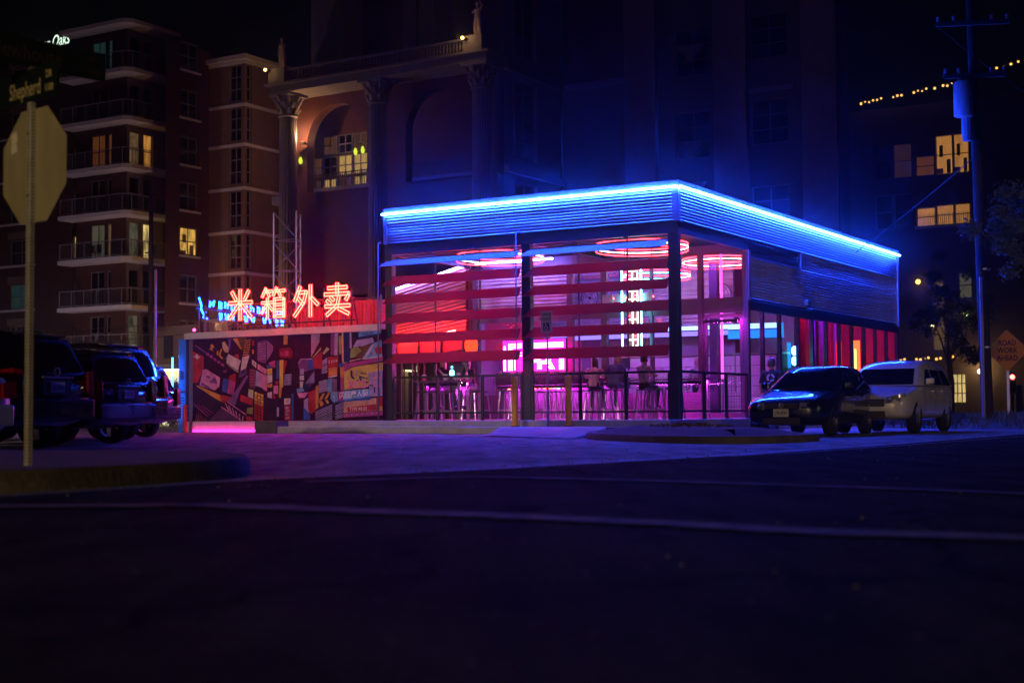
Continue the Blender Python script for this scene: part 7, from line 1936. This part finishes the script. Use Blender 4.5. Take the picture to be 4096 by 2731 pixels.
# --- columned building behind the restaurant
NB = Matrix.Translation((-1.15, 78, 0)) @ Matrix.Rotation(GR, 4, 'Z')
nb = emp('columned_building', 'tall classical building with giant columns, arches and a balustrade behind the restaurant', 'building', (-1.15, 78, 0), GR)
M_stone = mat('pale_stone', (.25, .23, .23), .75, var=.12, vscale=2)
M_stucco = mat('terracotta_stucco', (.13, .048, .034), .85, var=.12, vscale=2)
def arch_wall(mb, x0, x1, z0, z1, ax0, ax1, zs, ztop, y, d):
    N = 18; cx = (ax0+ax1)/2; r = (ax1-ax0)/2; rh = ztop-zs
    arc = [(cx-r*math.cos(PI*k/N), zs+rh*math.sin(PI*k/N)) for k in range(N+1)]
    mb.poly([(x0, y, z0), (ax0, y, z0), (ax0, y, z1), (x0, y, z1)]); mb.poly([(ax1, y, z0), (x1, y, z0), (x1, y, z1), (ax1, y, z1)])
    for (xa, za), (xb, zb_) in zip(arc, arc[1:]):
        mb.poly([(xa, y, za), (xb, y, zb_), (xb, y, z1), (xa, y, z1)]); mb.poly([(xa, y, za), (xa, y+d, za), (xb, y+d, zb_), (xb, y, zb_)])
    for xx in (ax0, ax1): mb.poly([(xx, y, z0), (xx, y+d, z0), (xx, y+d, zs), (xx, y, zs)])
mb = MB()
arch_wall(mb, -14.9, -7.76, 14.0, 20.2, -14.1, -9.5, 16.9, 19.25, 1.4, .7); arch_wall(mb, -7.76, -.4, 14.0, 20.2, -6.7, -2.2, 16.9, 19.25, 1.4, .7)
mb.box(-14.9, -.4, 1.4, 2.1, 7.6, 13.99); mb.box(-14.9, -13.2, 1.41, 2.1, 0, 7.59); mb.box(-8.6, -6.6, 1.41, 2.1, 0, 7.59); mb.box(-1.4, -.4, 1.41, 2.1, 0, 7.59)
mb.build('arcade_wall', M_stucco, nb)
mb = MB(); mb.box(-17.4, -.3, 4.6, 5.0, 0, 20.4); mb.box(-14.9, -.3, 4.6, 5.0, 20.402, 36); mb.build('back_wall', M_stucco, nb)
mb = MB(); mb.box(-17.0, -.5, 1.5, 4.59, 13.5, 14.0); mb.build('loggia_floor', M_stone, nb)
def column(x):
    c = emp('column'); c.parent = nb; c.location = (x, .1, 0)
    mb = MB(); n = 40; prof = []
    for k in range(11):
        z = .6+(18.5-.6)*k/10; r = .60-.09*(k/10)**1.6
        prof.append([mb.vert((r*(1-.07*(j % 2))*math.cos(2*PI*j/n), r*(1-.07*(j % 2))*math.sin(2*PI*j/n), z)) for j in range(n)])
    for A, B in zip(prof, prof[1:]):
        for j in range(n): mb.face((A[j], A[(j+1) % n], B[(j+1) % n], B[j]))
    mb.build('shaft', M_stone, c)
    mb = MB(); mb.lathe([(.82, 0), (.82, .2), (.7, .3), (.76, .42), (.62, .6)], 24); mb.build('base', M_stone, c)
    mb = MB(); mb.lathe([(.56, 18.42), (.62, 18.47), (.56, 18.52), (.5, 18.56), (.54, 19.0), (.78, 19.65)], 24); mb.box(-.85, .85, -.85, .85, 19.66, 19.82)
    mb.build('capital', M_stone, c)
    for row, (z, r, n_) in enumerate(((18.62, .55, 8), (18.98, .6, 8), (19.3, .72, 8))):
        for j in range(n_):
            a = 2*PI*(j+.5*(row % 2))/n_; ca, sa = math.cos(a), math.sin(a)
            mb = MB(); mb.tube([(ca*r*.96, sa*r*.96, z), (ca*(r+.04), sa*(r+.04), z+.22), (ca*(r+.16), sa*(r+.16), z+.34), (ca*(r+.2), sa*(r+.2), z+.24)], [.11, .13, .09, .05], 6); mb.build('leaf', M_stone, c, smooth=True)
for x in (-14.5, -7.75, -.6): column(x)
mb = MB(); mb.box(-15.3, .3, -.75, 1.39, 19.83, 20.28); mb.build('entablature', M_stone, nb)
mb = MB(); mb.box(-15.5, .5, -.95, 1.3, 20.283, 20.4); mb.build('cornice', M_stone, nb)
mb = MB(); mb.box(-14.0, -1.2, -.75, -.45, 21.08, 21.22); mb.build('balustrade_rail', M_stone, nb)
mb = MB(); mb.box(-14.0, -1.2, -.72, -.48, 20.41, 20.5); mb.build('balustrade_foot', M_stone, nb)
bal = None
for k in range(58):
    if bal is None:
        mb = MB(); mb.lathe([(.06, 20.5), (.045, 20.6), (.085, 20.75), (.05, 20.95), (.06, 21.08)], 8); bal = mb.build('baluster', M_stone, nb, smooth=True); bal.location = (-13.9, -.6, 0)
    else:
        o = bal.copy(); col.objects.link(o); o.location = (-13.9+k*.221, -.6, 0)
for x in (-14.6, -.55):
    mb = MB(); mb.box(x-.62, x+.62, -.9, .3, 20.41, 21.3); mb.build('pedestal', M_stone, nb)
mb = MB(); mb.box(-13.4, -8.1, 1.2, 1.39, 13.95, 14.15); mb.box(-6.1, -.8, 1.2, 1.39, 13.95, 14.15); mb.build('sill', M_stone, nb)
# glazing in the loggias
L_lob = lit('lobby', (1, .6, .16), .34); L_lob2 = lit('lobby_dim', (1, .4, .15), .05)
PG = XF(4.3)
cells = [(-14.4, 14.1, 1.1, 1.2, L_lob2), (-14.4, 15.4, 1.1, 1.3, L_lob2), (-13.2, 14.1, 1.1, 1.2, L_lob2), (-12.0, 14.1, 1.1, 1.2, L_lob), (-10.8, 14.1, 1.1, 1.2, L_lob2), (-9.6, 14.1, 1.1, 1.2, L_lob), (-13.2, 15.4, 1.1, 1.3, L_lob2), (-12.0, 15.4, 1.1, 1.3, None), (-10.8, 15.4, 1.1, 1.3, L_lob), (-9.6, 15.4, 1.1, 1.3, L_lob), (-12.0, 16.8, 1.1, 1.2, L_lob2), (-10.8, 16.8, 1.1, 1.2, None), (-9.6, 16.8, 1.1, 1.2, L_lob2), (-8.4, 15.4, 1.1, 1.3, L_lob2), (-8.4, 14.1, 1.1, 1.2, L_lob)]
for x, z, w_, h_, m in cells: window(nb, PG, (x-3.1, x-3.1+w_, z, z+h_), 2, 2, m, .07, .0)
for x0, x1 in ((-14.1, -9.5), (-6.7, -2.2)):
    mb = MB(); mb.box(x0, x1, 1.5, 1.54, 15.0, 15.06); mb.build('guard_rail', M_black, nb)
    mb = MB()
    for k in range(28): mb.box(x0+k*(x1-x0)/28, x0+k*(x1-x0)/28+.03, 1.505, 1.535, 14.0, 15.0)
    o = mb.build('guard_bars', M_black, nb); o['kind'] = 'stuff'
for x, z, l in ((-14.45, 15.95, 'leftmost'), (-11.3, 16.4, 'middle'), (-10.75, 16.45, 'right')):
    t = emp('hanging_lamp', {'leftmost': 'yellow-green glowing lamp left of the lit arch', 'middle': 'yellow-green glowing lamp inside the lit arch, left of a pair', 'right': 'yellow-green glowing lamp inside the lit arch, right of a pair'}[l], 'lamp', NB @ Vector((x, 1.2 if l == 'leftmost' else 2.6, z)), GR, 'lamps at the lit arch')
    mb = MB(); mb.lathe([(.03, -.18), (.11, -.12), (.13, .06), (.06, .25)], 6); mb.build('shade', emit('green_lamp', (.7, .85, .05), 1.1), t); mb = MB(); mb.tube([(0, 0, .25), (0, 0, .6)], .02, 5); mb.build('rod', M_black, t); mb = MB(); mb.tube([(0, 0, .6), (0, .6, .6)], .02, 5); mb.build('arm', M_black, t)
# upper storeys
mb = MB(); mb.box(-14.6, -12.2, 2.4, 4.55, 20.42, 36); mb.box(-7.6, -6.6, 2.4, 4.55, 20.42, 36); mb.box(-6.3, -5.2, 2.2, 4.55, 20.42, 36); mb.build('upper_pier', M_stone, nb)
# the flank: stone corner, tall windows, string courses
PN = YF(0.0)
ops = [(2.7, 5.1, 8.5, 13.6), (2.7, 5.1, 15.0, 19.4), (2.7, 5.1, 20.9, 26.0), (2.7, 5.1, 27, 33)]
mb = MB(); holes(mb, 1.5, 8.0, 0, 36, ops, .3, PN); mb.build('flank_wall', M_stone, nb)
for o in ops:
    window(nb, PN, o, 2, 4)
    for a_ in (o[0]-.2, o[1]):
        mb = MB(); mb.box(.003, .06, a_, a_+.2, o[2], o[3]); mb.build('window_surround', M_stone, nb)
for z in (14.0, 19.75, 26.5):
    mb = MB(); mb.box(.003, .3, 1.5, 8.2, z, z+.35); mb.build('string_course', M_stone, nb)
mb = MB(); mb.box(.0, 5.2, 8.3, 9, 0, 36); mb.build('rear_bay_wall', M_stucco, nb); mb = MB(); mb.box(.0, 5.3, 8.0, 8.298, 19.75, 20.1); mb.build('string_course', M_stone, nb)
# statues on the pedestals with small spotlights
def statue(x, lab, arm):
    t = emp('statue', lab, 'statue', NB @ Vector((x, -.3, 21.303)), GR, 'statues on the balustrade'); t.scale = (1.12, 1.12, 1.12)
    J = dict(STAND)
    if arm: J.update(dict(elR=(.3, -.05, 1.55), wrR=(.18, -.1, 1.8), haR=(.1, -.1, 1.86), elL=(-.26, -.12, 1.2), wrL=(-.02, -.2, 1.3), haL=(.05, -.2, 1.35)))
    else: J.update(dict(elR=(.28, -.1, 1.2), wrR=(.05, -.22, 1.25), haR=(0, -.22, 1.28)))
    RD_ = dict(RAD); RD_.update(hipL=.13, hipR=.13, kneeL=.14, kneeR=.14, footL=.12, footR=.12, pel=(.19, .15), chest=(.17, .13))
    me = skin_body(J, EDG, RD_, 'pel'); me.materials.append(mat('statue_stone', (.5, .4, .36), .7, var=.2, vscale=10))
    for p in me.polygons: p.use_smooth = True
    o = bpy.data.objects.new('figure', me); col.objects.link(o); o.parent = t
    mb = MB(); mb.box(-.3, .3, -.28, .28, -.0, .08); mb.build('base', M_stone, t)
    mb = MB(); h = Vector(J['head0']).lerp(Vector(J['head1']), .5); mb.ball((h.x, h.y-.02, h.z+.03), .115, 12, 8); mb.build('hair', mat('statue_stone'), t, smooth=True)
statue(-14.6, 'dim robed stone statue at the left end of the balustrade', False)
statue(-.55, 'stone statue with raised arm, lit from below at the right end of the balustrade', True)
def spot(x, z, lab, e, y=-1.25):
    t = emp('spotlight', lab, 'spotlight', NB @ Vector((x, y, z)), GR, 'spotlights under the statues')
    mb = MB(); mb.box(-.1, .1, .1, .3, -.05, .06); mb.build('bracket', M_black, t)
    mb = MB(); mb.ball((0, 0, 0), .085, 10, 7); mb.build('lamp', emit('spot_bulb', (1, .55, .12), 12), t)
    l = bpy.data.lights.new('spot_light', 'POINT'); l.energy = e; l.color = (1, .55, .25); l.shadow_soft_size = .12
    o = bpy.data.objects.new('spot_light', l); col.objects.link(o); o.parent = t; o.location = (.0, -.25, .1)
spot(-15.15, 21.2, 'small warm spotlight below the left statue', 6); spot(-.95, 21.1, 'small warm spotlight below the right statue', 14)
t = emp('floodlight', 'warm floodlight on a wall bracket between the first two columns', 'floodlight', NB @ Vector((-14.0, .9, 16.9)), GR)
mb = MB(); mb.box(-.15, .15, -.1, .1, .0, .15); mb.build('case', M_black, t); mb = MB(); mb.box(-.03, .03, .101, .5, .02, .08); mb.build('bracket', M_black, t); mb = MB(); mb.box(-.12, .12, -.08, .08, .151, .16); mb.build('lens', emit('flood_lens', (1, .6, .25), 6), t)
l = bpy.data.lights.new('flood_light', 'POINT'); l.energy = 190; l.color = (1, .5, .22); l.shadow_soft_size = .1
o = bpy.data.objects.new('flood_light', l); col.objects.link(o); o.parent = t; o.location = (.1, -.35, .45)

# --- dark tower to the right of it
tb = emp('dark_tower', 'very dark tall building with faint stone brackets right of the columned building', 'building', (6.47, 80, 0), GR)
PTB = XF(0.0)
ops = [(7.6, 9.7, z, z+2.4) for z in (5.5, 10.1, 14.75, 19.4, 24)] + [(3.2, 5.2, z, z+2.6) for z in (5.3, 9.8, 14.4, 19.0, 23.6)]
mb = MB(); holes(mb, .2, 13, 0, 40, ops, .35, PTB); mb.build('wall', mat('dark_stone', (.1, .095, .1), .85, var=.15), tb)
for i, o in enumerate(ops): window(tb, PTB, o, 2, 3, None)
mb = MB(); mb.box(7.75, 9.5, .3, .325, 19.5, 19.85); mb.build('lit_blind', L_or, tb); mb = MB(); mb.box(8.4, 9.0, .27, .29, 19.4, 19.78); mb.build('chair_outline', M_black, tb)
for z in (10.0, 12.3, 14.6, 19.9):
    mb = MB(); mb.prism([(3.4, z+.7), (5.0, z+.7), (4.5, z+.2), (4.3, z-.2), (4.1, z-.2), (3.9, z+.2)], -.35, -.01); mb.build('bracket', M_stone, tb)
for x in (.2, 5.6, 10.6):
    mb = MB(); mb.box(x, x+1.9, -.4, -.005, 0, 40); mb.build('pier', M_stone, tb)
mb = MB(); mb.box(7.3, 10, -.15, -.006, 17.55, 17.8); mb.build('sill', M_stone, tb)
mb = MB(); mb.box(.2, 11.4, .36, 1.6, 0, 39.9); mb.build('core', mat('dark_stone'), tb)

# --- far building on the right with warm windows and string lights
gb = emp('far_apartments', 'dark far apartment building with warm lit tall windows at the right', 'apartment building', (24.79, 100, 0), GR)
PGB = XF(0.0)
ops = [(3.85, 5.15, 16.6, 18.0), (5.25, 6.4, 16.6, 19.3), (6.45, 7.5, 16.6, 19.3), (3.85, 5.15, 13.1, 14.4), (5.2, 6.4, 13.1, 14.5), (6.45, 7.5, 13.1, 14.5), (1.0, 2.2, 16.6, 19.0), (2.3, 3.6, 16.6, 19.0), (1.0, 2.2, 13.1, 15.5), (2.3, 3.6, 13.1, 15.5), (4.8, 5.6, 4.5, 9.3), (6.6, 7.5, 8.0, 9.8), (5.75, 6.95, .9, 2.9)]
mb = MB(); holes(mb, -2, 16, 0, 21.6, ops, .3, PGB); mb.box(-2, 16, .5, 9, 0, 21.5); mb.build('wall', mat('dark_render', (.16, .13, .11), .85, var=.15), gb)
L_far = lit('far_dim', (1, .4, .15), .018)
GM = [L_ord, L_or, L_or, L_or, L_or, L_or, None, L_far, None, None, L_dim, L_grey, L_yel]
for o, m in zip(ops, GM): window(gb, PGB, o, 1 if o[0] != 5.75 else 4, 2 if o[0] != 5.75 else 3, m, .06, things=(m is L_or and o[2] > 15))
mb = MB(); mb.box(3.8, 7.5, -.25, -.02, 12.95, 13.1); mb.build('balcony_slab', M_slab, gb)
mb = MB()
for k in range(26): mb.box(3.85+k*.14, 3.88+k*.14, -.2, -.17, 13.1, 13.9)
o = mb.build('balcony_bars', M_black, gb); o['kind'] = 'stuff'
GBM = Matrix.Translation((24.79, 100, 0)) @ Matrix.Rotation(GR, 4, 'Z')
def festoon(lab, pts, n, e, r=.085, skip=()):
    t = emp('string_lights', lab, 'string lights', GBM @ Vector(pts[0]), GR)
    P0, P1 = Vector(pts[0]), Vector(pts[1])
    mb = MB(); mb.tube([(P1-P0)*(k/12)-Vector((0, 0, .3*math.sin(PI*k/4)**2*.3)) for k in range(13)], .012, 4); mb.build('cord', M_black, t)
    for k in range(n):
        if k in skip: continue
        p = (P1-P0)*(k/(n-1)); q = rnd.uniform(-.06, .06)
        mb = MB(); mb.ball((p.x, p.y, p.z-.12+q), r*rnd.uniform(.7, 1.1), 8, 6); mb.build('bulb', e, t)
E_bulb = emit('bulb_glow', (1, .5, .12), 1.7)
festoon('string of warm bulbs along the roof of the far building', ((.3, -.6, 22.15), (6.6, -.6, 22.75)), 23, E_bulb, skip=(6, 7, 11, 12, 17, 19))
festoon('short string of warm bulbs at the far right of the roof', ((9.6, -.6, 23.4), (11, -.6, 23.7)), 4, E_bulb)
festoon('string of warm bulbs above the lit garden door behind the white car', ((3.0, -2.5, 3.95), (7.0, -2.5, 4.05)), 16, E_bulb, .1, (3, 4, 9, 12))
for x, z, r, c, l in ((4.0, 9.25, .17, (1, .6, .1), 'orange globe lamp on the wall of the far building'), (4.9, 6.1, .14, (1, .75, .35), 'pale lamp on the far building over the dark tree'), (7.0, 6.95, .1, (.7, .9, .15), 'greenish lamp on the far building beside the tree'), (7.3, 6.8, .09, (.6, .9, .2), 'smaller greenish lamp right of the other greenish lamp'), (8.0, 3.0, .17, (1, .85, .5), 'bright pale lamp left of the tall utility pole')):
    t = emp('wall_lamp', l, 'lamp', GBM @ Vector((x, -.5, z)), GR, 'lamps on the far building')
    mb = MB(); mb.ball((0, 0, 0), r, 10, 7); mb.build('globe', emit('globe_%02d' % int(x*10), c, 3), t); mb = MB(); mb.box(-.03, .03, .0, .49, -.03, .03); mb.build('arm', M_black, t)
l = bpy.data.lights.new('garden_light', 'POINT'); l.energy = 60; l.color = (1, .55, .2); l.shadow_soft_size = .3
o = bpy.data.objects.new('garden_light', l); col.objects.link(o); o.location = GBM @ Vector((8.0, -.8, 3.2))
# floodlight that washes the tan wing
t = emp('floodlight', 'ground floodlight below the tan apartment wing', 'floodlight', (-17.0, 84, 0), GR)
mb = MB(); mb.box(-.2, .2, -.15, .15, 0, .3); mb.build('case', M_black, t); mb = MB(); mb.box(-.17, .17, -.12, .12, .302, .31); mb.build('lens', MATS['flood_lens'], t)
l = bpy.data.lights.new('wing_light', 'POINT'); l.energy = 420; l.color = (1, .5, .22); l.shadow_soft_size = .3
o = bpy.data.objects.new('wing_light', l); col.objects.link(o); o.parent = t; o.location = (0, -.5, 5.5)

t = emp('floodlight', 'added ground floodlight standing in for city glow below the brick apartment balconies', 'floodlight', (-29.0, 82, 0), GR)
mb = MB(); mb.box(-.2, .2, -.15, .15, 0, .3); mb.build('case', M_black, t); mb = MB(); mb.box(-.17, .17, -.12, .12, .302, .31); mb.build('lens', MATS['flood_lens'], t)
l = bpy.data.lights.new('city_glow_fill', 'POINT'); l.energy = 700; l.color = (1, .7, .85); l.shadow_soft_size = .3  # added lamp in place of city glow on the balcony undersides
o = bpy.data.objects.new('city_glow_fill', l); col.objects.link(o); o.parent = t; o.location = (0, -.5, 2.5)
